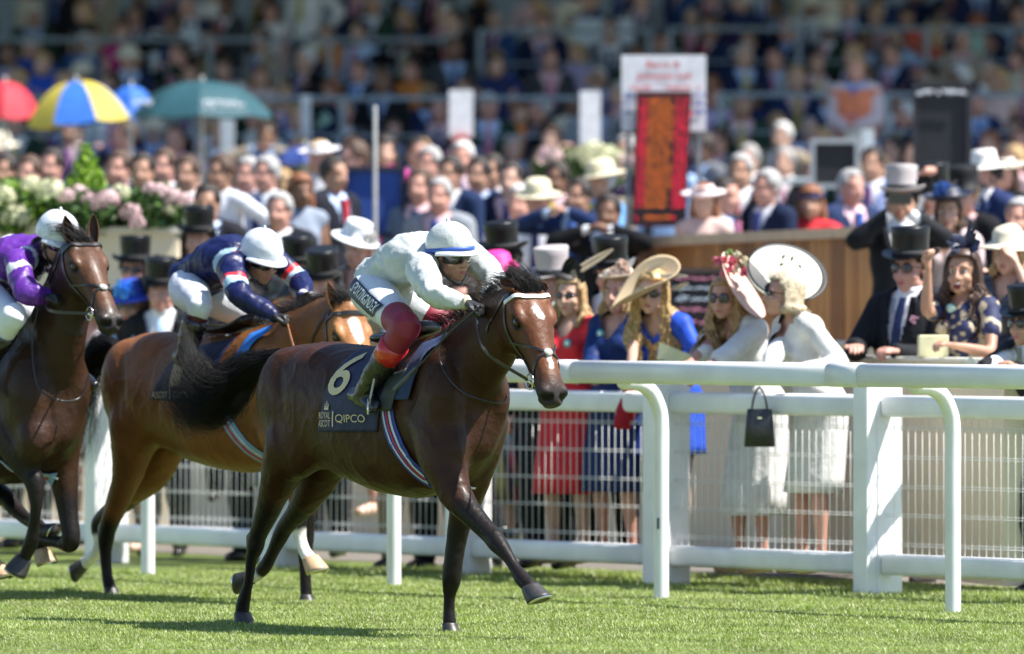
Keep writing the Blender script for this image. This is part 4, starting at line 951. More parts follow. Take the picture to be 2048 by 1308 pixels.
def torso_t(b, j, off=0., k=1., fem=False, low=True):
    pe, ch, ne = j['pelvis'], j['chest'], j['neck']; side = (j['shR']-j['shL']).normalized()
    hs = (j['hipR']-j['hipL']).normalized()
    w0 = pe.lerp(ch, .5)
    W = [(.165,.112),(.145,.10),(.165,.115),(.150,.098),(.062,.060)] if not fem else [(.168,.115),(.122,.090),(.145,.108),(.125,.085),(.052,.052)]
    if j.get('fat'): W = [(a*j['fat'], c*j['fat']**1.5) for a,c in W[:3]]+W[3:]
    pts = [pe, w0, ch, ch.lerp(ne,.62), ne]; secs = []
    for i,(p,(a,c)) in enumerate(zip(pts, W)):
        t = (pts[min(i+1,4)]-pts[max(i-1,0)]).normalized(); sd = hs.lerp(side, min(1,i/2)); sd = (sd-t*t.dot(sd)).normalized(); fw = t.cross(sd)
        secs.append((p, sd*(a*k+off), fw*(c*k+off)))
    if low: c0,a0,b0 = secs[0]; t = (pts[1]-pts[0]).normalized(); secs.insert(0,(c0-t*.09*k, a0*.75, b0*.8))
    b.loft(secs, n=22, sub=3, e=2.3)
    for s in 'RL': b.ell(j['sh'+s].lerp(ch.lerp(ne,.6), .12), (.062*k+off,)*3); b.tube([j['sh'+s].lerp(ne,.15), ne.lerp(j['sh'+s],.25)], [.05*k+off,.045*k+off], n=12)
    if fem:
        t = (ne-ch).normalized(); fw = -t.cross(side)
        if fw.dot(j['fwd']) < 0: fw = -fw
        for s in (-1,1): b.ell(ch.lerp(ne,.18)+side*(s*.062*k)+fw*(.075*k), (.058*k+off*.6,)*3)
def leg_t(b, j, s, off=0., frm=0, to=6, k=1., thick=1.):
    h, kn, an = j['hip'+s], j['kn'+s], j['an'+s]
    pts = [h, h.lerp(kn,.45), kn.lerp(h,.08), kn.lerp(an,.1), kn.lerp(an,.32), kn.lerp(an,.7), an]; r = [.095,.078,.056,.052,.056,.040,.034]
    b.tube(pts[frm:to+1], [(x*k*thick+off) for x in r[frm:to+1]], n=14)
def hand_mesh(wr, d, pn, k=1., curl=.5, thumbside=1, vox=.0042, spread=.0):
    """d: pointing direction, pn: palm normal (the fingers close towards it)"""
    d = V(d).normalized(); pn = V(pn); pn = (pn-d*d.dot(pn)).normalized(); sd = d.cross(pn)*thumbside; b = Blob()
    b.tube([wr-d*.012*k, wr+d*.03*k, wr+d*.085*k], [(.024*k,.019*k),(.036*k,.016*k),(.040*k,.013*k)], ref=sd, n=14)
    L = [.070,.080,.074,.058]
    for i in range(4):
        o = wr+d*(.084*k)+sd*((.030-.020*i)*k); p = o.copy(); pts = [p-d*.02*k, p]; a = 0; sp = sd*(.35-.23*i)*spread
        for f, bend in ((.45,.75),(.30,1.0),(.25,.7)):
            a += bend*curl*1.35; p = p+(d*math.cos(a)+pn*math.sin(a)+sp*max(0,math.cos(a))).normalized()*(L[i]*f*k); pts.append(p)
        b.tube(pts, [.0098*k,.0098*k,.0092*k,.0086*k,.0074*k], n=8, sub=2)
    o = wr+d*.025*k+sd*.026*k; t1 = (d*.75+sd*.65+pn*.25*curl).normalized(); t2 = (d*.95+sd*(.1-.5*curl)+pn*.55*curl).normalized()
    b.tube([o, o+t1*.042*k, o+t1*.042*k+t2*.03*k, o+t1*.042*k+t2*.055*k], [.014*k,.0125*k,.0105*k,.009*k], n=8, sub=2)
    return b.mesh(vox*k, 1)
def figure(name, j, base, sk='fair', fem=False, k=1., vox=.012, hvox=.0065, hands=True, head=True, mouth=0., legs=True, curl=(.5,.5), hk=1., palms=None, handvox=.0045):
    """one continuous body: head, neck, trunk, arms, hands and legs"""
    b = Blob(); torso_t(b, j, -.006, k, fem); N_ = j['neck']; Hc = j['head']
    b.tube([N_-(Hc-N_)*.35, N_, N_.lerp(Hc,.55), Hc], [.060*k*(.9 if fem else 1.05),.050*k*(.88 if fem else 1.08),.048*k*(.88 if fem else 1.1),.05*k], n=14)
    for s in 'RL':
        arm_t(b, j, s, -.003, k=k*(.86 if fem else 1))
        if legs: leg_t(b, j, s, -.003, k=k)
    parts = [b.mesh(vox, 2)]
    Hm = frame(Hc, j['hfwd'], j['hup']); hm, q, loc = head_mesh(Hm, k*hk, fem, hvox, mouth); parts.append(hm)
    if hands:
        for i, s in enumerate('RL'):
            d = j.get('hd'+s, j['wr'+s]-j['el'+s]); pn = j.get('pn'+s, -UP)
            parts.append(hand_mesh(j['wr'+s], d, pn, k*(.9 if fem else 1), curl[i], -1 if s=='R' else 1, handvox))
    me = join(parts)
    o = mk(name, me, skin(sk), None, base); return o, Hm, q
def face_bits(o, q, Hm, k=1., glasses=None, eyes=True, lips=True, brow=(.12,.07,.04), mouthopen=False):
    R3 = Hm.to_3x3()
    if glasses is None and eyes:
        for s in (-1,1):
            e = mk('eye', Blob().ell(q(s*.032,.0715,.010), (.0145*k,.0135*k,.0105*k), R3).raw(), eyew, o)
            mk('iris', Blob().ell(q(s*.032,.0800,.009), .0072*k).raw(), eyed, e)
    if eyes or glasses:
        for s in (-1,1):
            b = Blob(); b.tube([q(s*.016,.094,.030), q(s*.032,.096,.036), q(s*.050,.084,.031)], [.003*k,.0036*k,.002*k], n=6); mk('eyebrow', b.raw(), M('eyebrow', brow, .8), o)
    if glasses:
        shape, mt = glasses; r = {'round':(.026,.022),'big':(.030,.026),'narrow':(.030,.016),'cat':(.030,.020)}[shape]; g = None; b = Blob()
        for s in (-1,1):
            ring = [q(s*(.034+r[0]*math.cos(t)), .101-.006*abs(math.cos(t))-(.012 if s*math.cos(t)*s>0 else 0)*max(0,math.cos(t)), .008+r[1]*math.sin(t)*(1 if shape!='cat' else 1-.2*math.cos(t))) for t in np.linspace(0,2*math.pi,21)]
            b.tube(ring, .0028*k, n=6, sub=1, round_=False)
            b.tube([q(s*.064,.090,.014), q(s*.079,.03,.012), q(s*.082,-.02,.004)], .0022*k, n=6)
        b.tube([q(-.010,.104,.012), q(.010,.104,.012)], .0026*k, n=6)
        g = mk('sunglasses', b.raw(), mt, o)
        for s in (-1,1):
            bb = Blob(); bb.ell(q(s*.034,.097,.008), (r[0]*k*.98,.004*k,r[1]*k*.96), R3 @ Matrix.Rotation(-s*.25,3,'Z')); mk('lens', bb.raw(), lens, g)
    if lips:
        b = Blob()
        if mouthopen:
            b.ell(q(0,.092,-.071), (.020*k,.007*k,.019*k), R3); mk('open_mouth', b.raw(), M('mouth_dark', (.10,.012,.012), .5), o)
            b = Blob(); b.ell(q(0,.0975,-.058), (.014*k,.004*k,.004*k), R3); mk('teeth', b.raw(), M('teeth', (.75,.72,.66), .3), o)
        else:
            b.ell(q(0,.0955,-.0625), (.021*k,.006*k,.0045*k), R3); b.ell(q(0,.0945,-.070), (.018*k,.006*k,.0052*k), R3); mk('lips', b.raw(), lipm, o)
def shirtfront(me, j, k=1., wv=.10, tv=.62, up=None):
    ne, pe = j['neck'], j['pelvis']; side = np.array((j['shR']-j['shL']).normalized()); ax = pe-ne; L = ax.length; ax = np.array(ax/L); fw = np.array(j['fwd'])
    n0 = np.array(ne)
    def fn(c):
        r = c-n0; t = r@ax/L; x = np.abs(r@side); y = r@fw-(r@ax)*(ax@fw)
        return (y > .0)&(t > -.25)&(t < tv)&(x < wv*k*np.clip(1-t/tv,0,1)**.8)
    return cut(me, fn)
def strip_front(j, bvh, t0, t1, w0, w1, off, k=1., dx=0., n=8, th=.006):
    """flat strip (tie, placket) lying down the chest"""
    ne, pe = j['neck'], j['pelvis']; side = (j['shR']-j['shL']).normalized(); fw = V(j['fwd']); P_ = []; N_ = []; W = []
    for i in range(n+1):
        t = t0+(t1-t0)*i/n; p = ne.lerp(pe, t)+side*dx; h = bvh.ray_cast(p+fw*.5, -fw)
        if h[0] is None: continue
        P_.append(h[0]+fw*off); N_.append(fw); W.append(w0+(w1-w0)*i/n)
    b = Blob(); R = []
    for i,p in enumerate(P_): 
        s = side*W[i]; R.append([p-s, p+s, p+s*.6+fw*th, p-s*.6+fw*th])
    if len(R) > 1: b.rings(R)
    return b.raw(sm=False)
def bvh_of(o):
    me = o.data; B = BASE[o.name]; return BVHTree.FromPolygons([V(v.co)+B for v in me.vertices], [tuple(p.vertices) for p in me.polygons])
def rawbvh(me): return BVHTree.FromPolygons([V(v.co) for v in me.vertices], [tuple(p.vertices) for p in me.polygons])
# ================================================================== jockeys
def jockey(pl, D, C):
    """D: joints in photo pixels with sideways offset; C: colours"""
    J = pl.J; j = {n: J(*v) for n, v in D['j'].items()}
    j['hfwd'] = V(D['hfwd']).normalized(); j['hup'] = V(D['hup']).normalized(); j['fwd'] = V(D.get('fwd', (.4,-.5,-.75))).normalized()
    j['hdR'] = V(D.get('hdR', HD)); j['hdL'] = V(D.get('hdL', HD)); j['pnR'] = V((0,0,-1)); j['pnL'] = V((0,0,-1))
    k = D.get('k', .94)
    o, Hm, q = figure('person', j, D['base'](pl), 'tan', False, k, .012, .006, curl=(1.05,1.05), hk=1.06)
    k0 = k; face_bits(o, q, Hm, k, None, eyes=False)
    # silks
    b = Blob(); torso_t(b, j, .022, k, low=False); 
    for s in 'RL':
        sh, el, wr = j['sh'+s], j['el'+s], j['wr'+s]
        b.tube([sh, sh.lerp(el,.4), el.lerp(sh,.08), el.lerp(wr,.25), el.lerp(wr,.7), wr.lerp(el,.10), wr.lerp(el,.03)], [.074*k,.070*k,.062*k,.060*k,.050*k,.036*k,.037*k], n=14)
    b.tube([j['neck'].lerp(j['chest'],.2), j['neck'].lerp(j['head'],.35)], [.07*k,.058*k], n=14)
    me = b.mesh(.010, 5); me = wrinkle(me, .013, 6.5, D.get('seed',1), (1,1,.5)); me = wrinkle(me, .010, 6, 3, (1.4,1.2,.4), True); me = wrinkle(me, .003, 15, 7, (1.3,1.2,.3), True)
    C['silk'](me, j); silks = mk('racing_silks', me, C['silkm'], o)
    for s in 'RL':
        el, wr = j['el'+s], j['wr'+s]
        mk('cuff', Blob().tube([wr.lerp(el,.09), wr.lerp(el,.0)], [.039*k,.037*k], n=16, sub=1, round_=False).raw(), C['cuff'], silks)
    # breeches
    b = Blob(); pe = j['pelvis']; hs = (j['hipR']-j['hipL']).normalized(); up_ = (j['chest']-pe).normalized(); fw = up_.cross(hs)
    b.loft([(pe-up_*.10, hs*.12*k, fw*.10*k), (pe-up_*.03, hs*.178*k, fw*.135*k), (pe+up_*.07, hs*.165*k, fw*.12*k), (pe+up_*.15, hs*.15*k, fw*.105*k)], n=22)
    for s in 'RL': h, kn = j['hip'+s], j['kn'+s]; b.tube([h, h.lerp(kn,.3), h.lerp(kn,.65), kn.lerp(h,.1)]+([kn, kn.lerp(j['an'+s],.2)] if C.get('kneelow') else []), [.118*k,.108*k,.088*k,.070*k]+([.074*k,.064*k] if C.get('kneelow') else []), n=16)
    me = wrinkle(b.mesh(.010, 5), .006, 8, 5); br = mk('breeches', me, C['breech'], o)
    # knee pieces and boots
    for s in 'RL':
        kn, an, to = j['kn'+s], j['an'+s], j['to'+s]; h = j['hip'+s]
        b = Blob(); b.tube([kn.lerp(h,.26), kn.lerp(h,.10), kn.lerp(h,.0), kn.lerp(an,.12), kn.lerp(an,.45)], [.088*k,.083*k,.078*k,.073*k,.067*k], n=16)
        if C.get('kneelow'): b = Blob(); b.tube([kn.lerp(an,.16), kn.lerp(an,.3), kn.lerp(an,.46)], [.066*k,.066*k,.064*k], n=16)
        mk('knee_sleeve', b.mesh(.009, 3), C['knee'], o)
        b = Blob(); b.tube([kn.lerp(an,.24), kn.lerp(an,.44)], [.078*k,.073*k], n=18, sub=1, round_=False)
        mk('boot_top', b.raw(), C['boottop'], o)
        b = Blob(); b.tube([kn.lerp(an,.40), kn.lerp(an,.6), kn.lerp(an,.88), an], [.072*k,.068*k,.055*k,.052*k], n=16)
        fd = (to-an); heel = an-fd.normalized()*.055*k-UP*.012; b.tube([heel, an-UP*.008, an.lerp(to,.55), to], [.042*k,(.045*k,.048*k),(.046*k,.036*k),(.038*k,.026*k)], n=14)
        bo = mk('boot', wrinkle(b.mesh(.008, 2), .006, 16, 2, (1,1,1.6)), M('boot_leather', (.006,.006,.007), .3, var=.3, coat=.3, bump=.1, bs=30), o)
        b = Blob(); dn = (an-UP*.045*k); b.tube([heel-UP*.034*k, dn, to-UP*.018*k], [(.034*k,.008*k),(.036*k,.008*k),(.036*k,.008*k)], ref=fd.cross(UP), n=12); mk('sole', b.raw(), M('sole_rubber', (.03,.03,.03), .6), bo)
    # gloves
    for i, s in enumerate('RL'):
        if C.get('glove'):
            g = hand_mesh(j['wr'+s]-j['hd'+s].normalized()*.004, j['hd'+s], j['pn'+s], k*1.10, 1.02, -1 if s=='R' else 1, .0045)
            w0 = j['wr'+s]; d = j['hd'+s].normalized(); cut(g, lambda c: ((c-np.array(w0))@np.array(d) > .125))
            mk('glove', g, C['glove'], o)
    # helmet with silk cover
    H2 = Hm @ Matrix.Rotation(math.radians(D.get('htilt', 8)), 4, 'X')
    kh = k*1.10
    def hq(x,y,z): return H2 @ V((x*kh,y*kh,z*kh))
    H2 = H2 @ Matrix.Translation((0,-.006,.026*k)); b = Blob(); R = []
    n = 40
    for t in np.linspace(0,1,15):
        ph = t*math.pi*.56; r = math.sin(ph)**.92; z = math.cos(ph)
        ring = []
        for i in range(n):
            a = 2*math.pi*i/n; gore = 1+.012*abs(math.cos(3*a))*math.sin(ph)
            ring.append(hq(.104*r*math.cos(a)*gore, (.128*r*math.sin(a)-.008)*gore, .022+.118*z))
        R.append(ring)
    R[0] = [hq(0,-.008,.141)+V((1e-4*math.cos(i),1e-4*math.sin(i),0)) for i in range(n)]
    b.rings(R, cap=False); b.tube([hq(0,-.008,.138), hq(0,-.008,.150)], [.012*k,.008*k], n=10)
    me = b.raw(); me = wrinkle(me, .0022, 30, 4)
    hel = mk('helmet', me, C['cap'], o)
    b = Blob()                                     # peak
    R = []
    for rr, dz in ((1.0,.0),(1.12,-.004),(1.26,-.012),(1.34,-.020)):
        R.append([hq(.104*math.cos(a)*(1+(rr-1)*.55), .128*math.sin(a)*rr-.008, -.003+dz+.012*math.cos(a)**2) for a in np.linspace(.25, math.pi-.25, 21)])
    R2 = [[p-H2.to_3x3()@V((0,0,.005)) for p in r] for r in R[::-1]]
    b.rings(R+R2, cap=False, closed=False); mk('helmet_peak', b.raw(), C['cap'], hel)
    b = Blob(); b.tube([hq(.1045*math.cos(a)*1.012, (.128*math.sin(a))*1.015-.008, .004) for a in np.linspace(0,2*math.pi,41)], [(.003*k,.012*k)]*41, ref=H2.to_3x3()@V((0,0,1)), n=8, sub=1, round_=False)
    if C.get('band'):
        bb = Blob(); RR = []
        for z, r in ((-.002,1.015),(-.002,1.035),(.018,1.03),(.018,1.01)): RR.append([hq(.104*math.cos(a)*r, .128*math.sin(a)*r-.008, z) for a in np.linspace(0,2*math.pi,40,endpoint=False)])
        bb.rings(RR+[RR[0]], cap=False); mk('helmet_band', bb.raw(), C['band'], hel)
    # goggles, ear straps, chin strap
    b = Blob(); R = []
    for z, f, y in ((.030,.96,.0),(.026,1.03,.004),(.008,1.06,.008),(-.012,1.03,.004),(-.018,.96,.0)):
        R.append([q(.080*f*math.sin(a), (.104+y)*math.cos(a)*1.02-.004, z-.010*math.sin(abs(a)*2)*(1 if z<0 else -.3)) for a in np.linspace(-1.25,1.25,21)])
    b.rings(R, cap=False, closed=False); gg = mk('goggles', b.raw(), lens, o); sm_ = gg.modifiers.new('s','SOLIDIFY'); sm_.thickness = .004
    b = Blob()
    for s in (-1,1):
        b.tube([q(s*.082,.0,.02), q(s*.080,.0,-.03), q(s*.062,.03,-.085), q(s*.02,.06,-.125), q(0,.065,-.130)], .0065*k, n=8)
        b.tube([q(s*.074,.035,.01), q(s*.090,-.0,.012), q(s*.085,-.05,.015)], .008*k, n=8)
    mk('chin_strap', b.raw(), blk, o)
    # neck scarf/collar
    b = Blob(); nk = j['neck'].lerp(j['head'], .30); ax = (j['head']-j['neck']).normalized(); sx = ax.orthogonal().normalized(); sy = ax.cross(sx)
    b.tube([nk+sx*(.064*k*math.cos(a))+sy*(.064*k*math.sin(a)) for a in np.linspace(0,2*math.pi,25)], .014, n=8, sub=1, round_=False); mk('collar', b.raw(), C.get('collar', C['silkm0']), silks)
    return o, j, Hm, q, br, silks

silkw = M('white_silk', (.50,.525,.515), .34, var=.06, ns=8, coat=.2, bump=.35, bs=22)
def silk_plain(col):
    def f(me, j): paint(me, np.tile(np.array(col), (len(me.vertices),1)))
    return f
silkv = M('racing_silk', (.5,.5,.5), .42, attr=True, var=.06, ns=8, coat=.05, bump=.3, bs=22, spec=.35)
D1 = dict(j=dict(pelvis=(763,562,.0), chest=(822,520,.0), neck=(872,520,-.0), head=(904,512,-.02),
   shR=(842,538,.17), elR=(868,592,.24), wrR=(935,605,.14), shL=(938,508,-.17), elL=(990,556,-.24), wrL=(978,588,-.10),
   hipR=(745,585,.11), hipL=(790,590,-.11), knR=(812,655,.29), knL=(885,648,-.27), anR=(722,792,.30), anL=(800,790,-.30), toR=(752,812,.30), toL=(840,812,-.30)),
   hfwd=(.60,-.78,-.14), hup=(.1,-.25,.96), base=lambda pl: pl.O+HD*.7, seed=2, k=.95, htilt=9,
   hdR=(.75,-.5,-.25), hdL=(.35,-.6,.3))
C1 = dict(silk=silk_plain((.74,.76,.73)), silkm=silkw, silkm0=silkw, cuff=M('cream_cuff', (.6,.52,.36), .6), breech=M('white_breeches', (.66,.68,.72), .5, var=.05, ns=8, bump=.15, bs=30),
   knee=M('maroon_stretch', (.24,.012,.035), .55, bump=.1), boottop=M('red_patent', (.55,.015,.012), .25, coat=.6), glove=M('black_glove', (.012,.012,.013), .5, bump=.2),
   cap=silkw, band=M('blue_band', (.03,.09,.40), .5), collar=M('black_collar', (.02,.02,.02), .7))
navyt = M('navy_cloth', (.008,.012,.055), .62, var=.2, ns=9, bump=.2, bs=60)
goldm = M('gold_print', (.62,.50,.27), .5, var=.05)
whitep = M('white_print', (.8,.8,.8), .6, var=.02)
o1, j1, HM1, qj1, br1, silks1 = jockey(pl1, D1, C1)
tag(o1, 'jockey in white silks and blue-banded white cap crouched over the leading dark bay horse', 'jockey', 'jockeys')
def tackset(pl, h, bv, K):
    J = pl.J
    vs, fs = drape(bv, pl, K['cloth'], 26, 22, .007, ripple=.004); me = bpy.data.meshes.new('c'); me.from_pydata([tuple(v) for v in vs], [], fs); smooth(me)
    cl = mk('number_cloth', me, K.get('clothm', navyt), h); s_ = cl.modifiers.new('s','SOLIDIFY'); s_.thickness = .004; s_.offset = 1
    if 'pad' in K:
        vs, fs = drape(bv, pl, K['pad'], 10, 16, .016); me = bpy.data.meshes.new('c'); me.from_pydata([tuple(v) for v in vs], [], fs); smooth(me)
        p = mk('saddle_pad', me, K['padm'], h); s_ = p.modifiers.new('s','SOLIDIFY'); s_.thickness = .005
    if 'flap' in K:
        vs, fs = drape(bv, pl, K['flap'], 8, 10, .024); me = bpy.data.meshes.new('c'); me.from_pydata([tuple(v) for v in vs], [], fs); smooth(me)
        p = mk('saddle_flap', me, K['flapm'], h); s_ = p.modifiers.new('s','SOLIDIFY'); s_.thickness = .005
    # girth webs: stripes as separate ribbons round the barrel
    gp = K['girth']
    g0 = None
    for off, wd, mt in K['webs']:
        P_ = []; N_ = []
        for i in range(19):
            t = i/18; a = crom([list(x) for x in gp], 18)[int(round(t*(len(gp)-1)*18))]
            p = J(a[0]+off*K.get('gx',1), a[1], .3); hgt, n_ = side_ray(bv, p, 1, .006 if mt is K['webs'][0][2] else .010); P_.append(hgt); N_.append(n_)
        b = Blob(); ribbon(b, P_, N_, wd, .003); o = mk('girth' if g0 is None else 'girth_stripe', b.raw(sm=False), mt, h if g0 is None else g0); g0 = g0 or o
    # saddle seat
    b = Blob(); a, c, d = [J(*p) for p in K['saddle']]; b.tube([a,c,d], [(.12,.03),(.11,.022),(.10,.035)], ref=RT, n=16); mk('saddle', b.raw(), blk, h)
tackset(pl1, h1, bv1, dict(cloth=[(662,702,.27),(775,690,.27),(742,864,.30),(625,864,.30)], pad=[(812,692,.25),(868,668,.2),(800,800,.3),(768,800,.3)],
   padm=M('blue_mesh_pad', (.03,.06,.17), .7, bump=.8, bs=220), flap=[(764,752,.3),(790,740,.3),(772,822,.3),(745,822,.3)], flapm=M('dark_flap', (.022,.03,.03), .5),
   girth=[(758,800),(765,860),(785,930),(812,985)], webs=[(0,.042,M('girth_blue', (.02,.05,.28), .6)),(-6,.004,M('girth_white', (.6,.6,.65), .6)),(4,.006,M('girth_white', (.6,.6,.65), .6)),(-1,.004,M('girth_red', (.5,.03,.03), .6))],
   saddle=[(778,676,0),(815,672,0),(850,655,0)]))
cloth1 = [c for c in h1.children if c.name.startswith('number_cloth')][0]
text_on(bv1, pl1, cloth1, '6', 672, 750, .28, 44, 84, goldm, 'number', bold=.01, shear=.25, slope=.1, off=.015)
text_on(bv1, pl1, cloth1, '.', 670, 785, .28, 8, 8, goldm, 'number_dot', off=.015)
text_on(bv1, pl1, cloth1, 'ROYAL', 648, 831, .29, 30, 13, goldm, off=.015)
text_on(bv1, pl1, cloth1, 'ASCOT', 648, 847, .29, 30, 13, goldm, off=.015)
text_on(bv1, pl1, cloth1, 'QIPCO', 701, 838, .29, 54, 18, goldm, off=.015)
text_on(bv1, pl1, cloth1, 'I', 668, 838, .29, 2.5, 30, goldm, 'divider', off=.015)
def crown():
    b = Blob(); B_ = lambda x,y,w_,h_: b.add([(x-w_,y-h_,0),(x+w_,y-h_,0),(x+w_,y+h_,0),(x-w_,y+h_,0)], [(0,1,2,3)])
    B_(0,0,.5,.12); B_(0,.2,.5,.05)
    for x in (-.45,-.2,.05,.3,.48): b.add([(x-.05,.28,0),(x+.05,.28,0),(x+.12*(1 if x<0 else -1)+.03,.62,0),(x+.12*(1 if x<0 else -1)-.04,.62,0)], [(0,1,2,3)])
    B_(0,.72,.06,.1); B_(0,.8,.13,.03); return b.raw(sm=False)
text_on(bv1, pl1, cloth1, crown(), 652, 812, .29, 12, 17, goldm, 'crown_emblem', off=.015, sub=False)
# stirrup and leather
b = Blob(); a = j1['anR']+UP*.0; t0 = pl1.J(752,742,.33); st = pl1.J(738,808,.34); b.tube([t0, st], .006, n=6); mk('stirrup_leather', b.raw(), M('pale_strap', (.45,.4,.42), .5), h1)
b = Blob(); c = pl1.J(738,818,.33); b.tube([c+HD*(.055*math.cos(t))*1.0+RT*(.045*math.cos(t))+UP*(.055*math.sin(t)) for t in np.linspace(-.4,math.pi+.4,15)]+[c+HD*(.055*math.cos(-.4))+RT*(.045*math.cos(-.4))+UP*(.055*math.sin(-.4))], .006, n=6, sub=1); mk('stirrup', b.raw(), steel, h1)
# whip held in the right hand
b = Blob(); b.tube([pl1.J(962,612,.16), pl1.J(900,665,.24), pl1.J(845,725,.30), pl1.J(790,778,.34)], [.007,.006,.0055,.005], n=8); wh = mk('riding_whip', b.raw(), blk, None, j1['wrR'])
b = Blob(); b.tube([pl1.J(832,737,.305), pl1.J(790,778,.34)], [.013,.012], n=8, sub=1); mk('whip_flap', b.raw(), M('grey_padding', (.07,.08,.09), .5), wh)
tag(wh, 'black whip with padded grey end pointing down and back from the leading jockey\'s hand', 'whip')
# thigh patch with lettering
bvb = bvh_of(br1)
def patch(pl, parent, bv, quad, mat, off=.008, nx=10, ny=4):
    vs, fs = drape(bv, pl, quad, nx, ny, off); me = bpy.data.meshes.new('p'); me.from_pydata([tuple(v) for v in vs], [], fs); smooth(me); return mk('patch', me, mat, parent)
pt = patch(pl1, br1, bvb, [(727,556,.15),(801,612,.2),(775,634,.2),(712,585,.15)], M('navy_patch', (.006,.014,.05), .5))
me = textmesh('SPORTINGINDEX', 1., bold=.012); co = getv(me); c0 = (co.min(0)+co.max(0))/2; sz = co.max(0)-co.min(0)
A_ = pl1.J(729,573,.16); B_ = pl1.J(788,619,.2); ux = (B_-A_)/sz[0]; nrm = (pl1.J(757,573,.18)-pl1.J(744,588,.18))/sz[1]
setv(me, np.array([list(side_ray(bvb, (A_+B_)/2+ux*(p[0]-c0[0])+nrm*(p[1]-c0[1]), 1, .0125)[0]) for p in co])); mk('lettering', me, whitep, pt)
# ---- second and third pair
h2, bv2, H2_, q2, strap2 = horse('racehorse', pl2, S2)
tag(h2, 'bright bay racehorse with white star, chasing behind the leader along the rail side', 'horse', 'racehorses galloping')
h3, bv3, H3_, q3, strap3 = horse('racehorse', pl3, S3)
tag(h3, 'dark brown racehorse on the left with ears up, bridled head without white marks', 'horse', 'racehorses galloping')
silkv2 = M('navy_silk', (.4,.4,.4), .42, attr=True, var=.03, ns=8, coat=.05, bump=.3, bs=22, spec=.3)
def silk_hoops(me, j):
    co = getv(me); c = np.tile(np.array((.006,.010,.062)), (len(co),1))
    for s in 'RL':
        d = np.linalg.norm(co-np.array(j['sh'+s].lerp(j['el'+s],.0)), axis=1)
        c[(d > .125)&(d < .150)] = (.62,.03,.04); c[(d >= .150)&(d < .195)] = (.42,.60,.72)
    paint(me, c)
def silk_purple(me, j):
    co = getv(me); c = np.tile(np.array((.105,.022,.26)), (len(co),1)); ax = np.array((j['neck']-j['pelvis']).normalized()); r = (co-np.array(j['pelvis']))@ax
    c[(r > .27)&(r < .31)] = (.7,.7,.75)
    for s in 'RL':
        d = np.linalg.norm(co-np.array(j['sh'+s]), axis=1); c[(d > .10)&(d < .13)] = (.7,.7,.75)
    paint(me, c)
D2 = dict(j=dict(pelvis=(392,560,.0), chest=(445,522,.0), neck=(490,515,-.0), head=(524,520,-.02),
   shR=(462,538,.17), elR=(482,595,.24), wrR=(548,632,.13), shL=(550,520,-.17), elL=(600,562,-.24), wrL=(606,594,-.10),
   hipR=(376,578,.11), hipL=(420,590,-.11), knR=(400,612,.30), knL=(505,640,-.27), anR=(368,715,.31), anL=(430,740,-.30), toR=(398,738,.31), toL=(465,760,-.30)),
   hfwd=(.52,-.74,-.36), hup=(.2,-.3,.92), base=lambda pl: pl.O+HD*.7, seed=9, k=.95, hdR=(.8,-.5,-.05), hdL=(.5,-.6,.2))
C2 = dict(silk=silk_hoops, silkm=silkv2, silkm0=M('navy_collar', (.01,.016,.08), .6), cuff=M('pale_cuff', (.55,.55,.6), .6), breech=C1['breech'], knee=M('dark_maroon', (.07,.006,.014), .5),
   kneelow=True, boottop=M('boot_black', (.012,.011,.012), .25, coat=.6), glove=C1['glove'], cap=M('white_cap', (.68,.71,.76), .35, var=.04, coat=.3, bump=.2, bs=20), collar=C1['collar'])
o2, j2, *_ = jockey(pl2, D2, C2)
tag(o2, 'jockey in navy silks with red and light blue hoops, on the bright bay', 'jockey', 'jockeys')
D3 = dict(j=dict(pelvis=(-25,566,.0), chest=(20,525,.0), neck=(70,505,-.0), head=(116,484,-.02),
   shR=(34,525,.17), elR=(52,588,.24), wrR=(92,592,.13), shL=(120,520,-.17), elL=(140,560,-.24), wrL=(110,580,-.10),
   hipR=(-42,585,.11), hipL=(0,590,-.11), knR=(28,632,.29), knL=(90,650,-.27), anR=(-52,765,.31), anL=(158,752,-.22), toR=(-20,785,.31), toL=(186,772,-.22)),
   hfwd=(.52,-.74,-.36), hup=(.2,-.3,.92), base=lambda pl: pl.O+HD*.2, seed=12, k=.95, hdR=(.7,-.5,0), hdL=(.5,-.6,.2))
C3 = dict(silk=silk_purple, silkm=silkv, silkm0=M('purple_collar', (.1,.02,.25), .6), cuff=C2['cuff'], breech=C1['breech'], knee=C1['breech'],
   kneelow=True, boottop=C2['boottop'], glove=C1['glove'], cap=C2['cap'], collar=C1['collar'])
o3, j3, *_ = jockey(pl3, D3, C3)
tag(o3, 'jockey in purple silks with white seams and white cap, behind the left horse\'s neck', 'jockey', 'jockeys')
fx = lambda x: 240+(x-556)*.905; fy = lambda y: 700+(y-722)*.9
def tr(q_, f=fx, g=fy): return [(f(p[0]), g(p[1]), *p[2:]) for p in q_]
webs2 = [(0,.042,M('girth_pale', (.2,.32,.5), .6)),(-4,.006,M('girth_red', (.5,.03,.03), .6)),(3,.005,M('girth_white', (.6,.6,.65), .6))]
tackset(pl2, h2, bv2, dict(cloth=[(342,700,.27),(430,675,.27),(405,810,.30),(292,798,.30)], pad=tr([(812,692,.25),(868,668,.2),(800,800,.3),(768,800,.3)]),
   padm=M('blue_pad', (.02,.18,.62), .6), girth=tr([(760,800),(768,860),(790,930),(815,985)]), webs=webs2, saddle=tr([(778,676,0),(815,672,0),(850,655,0)])))
cloth2 = [c for c in h2.children if c.name.startswith('number_cloth')][0]
text_on(bv2, pl2, cloth2, '1', 352, 745, .28, 22, 56, goldm, 'number', bold=.01, off=.015)
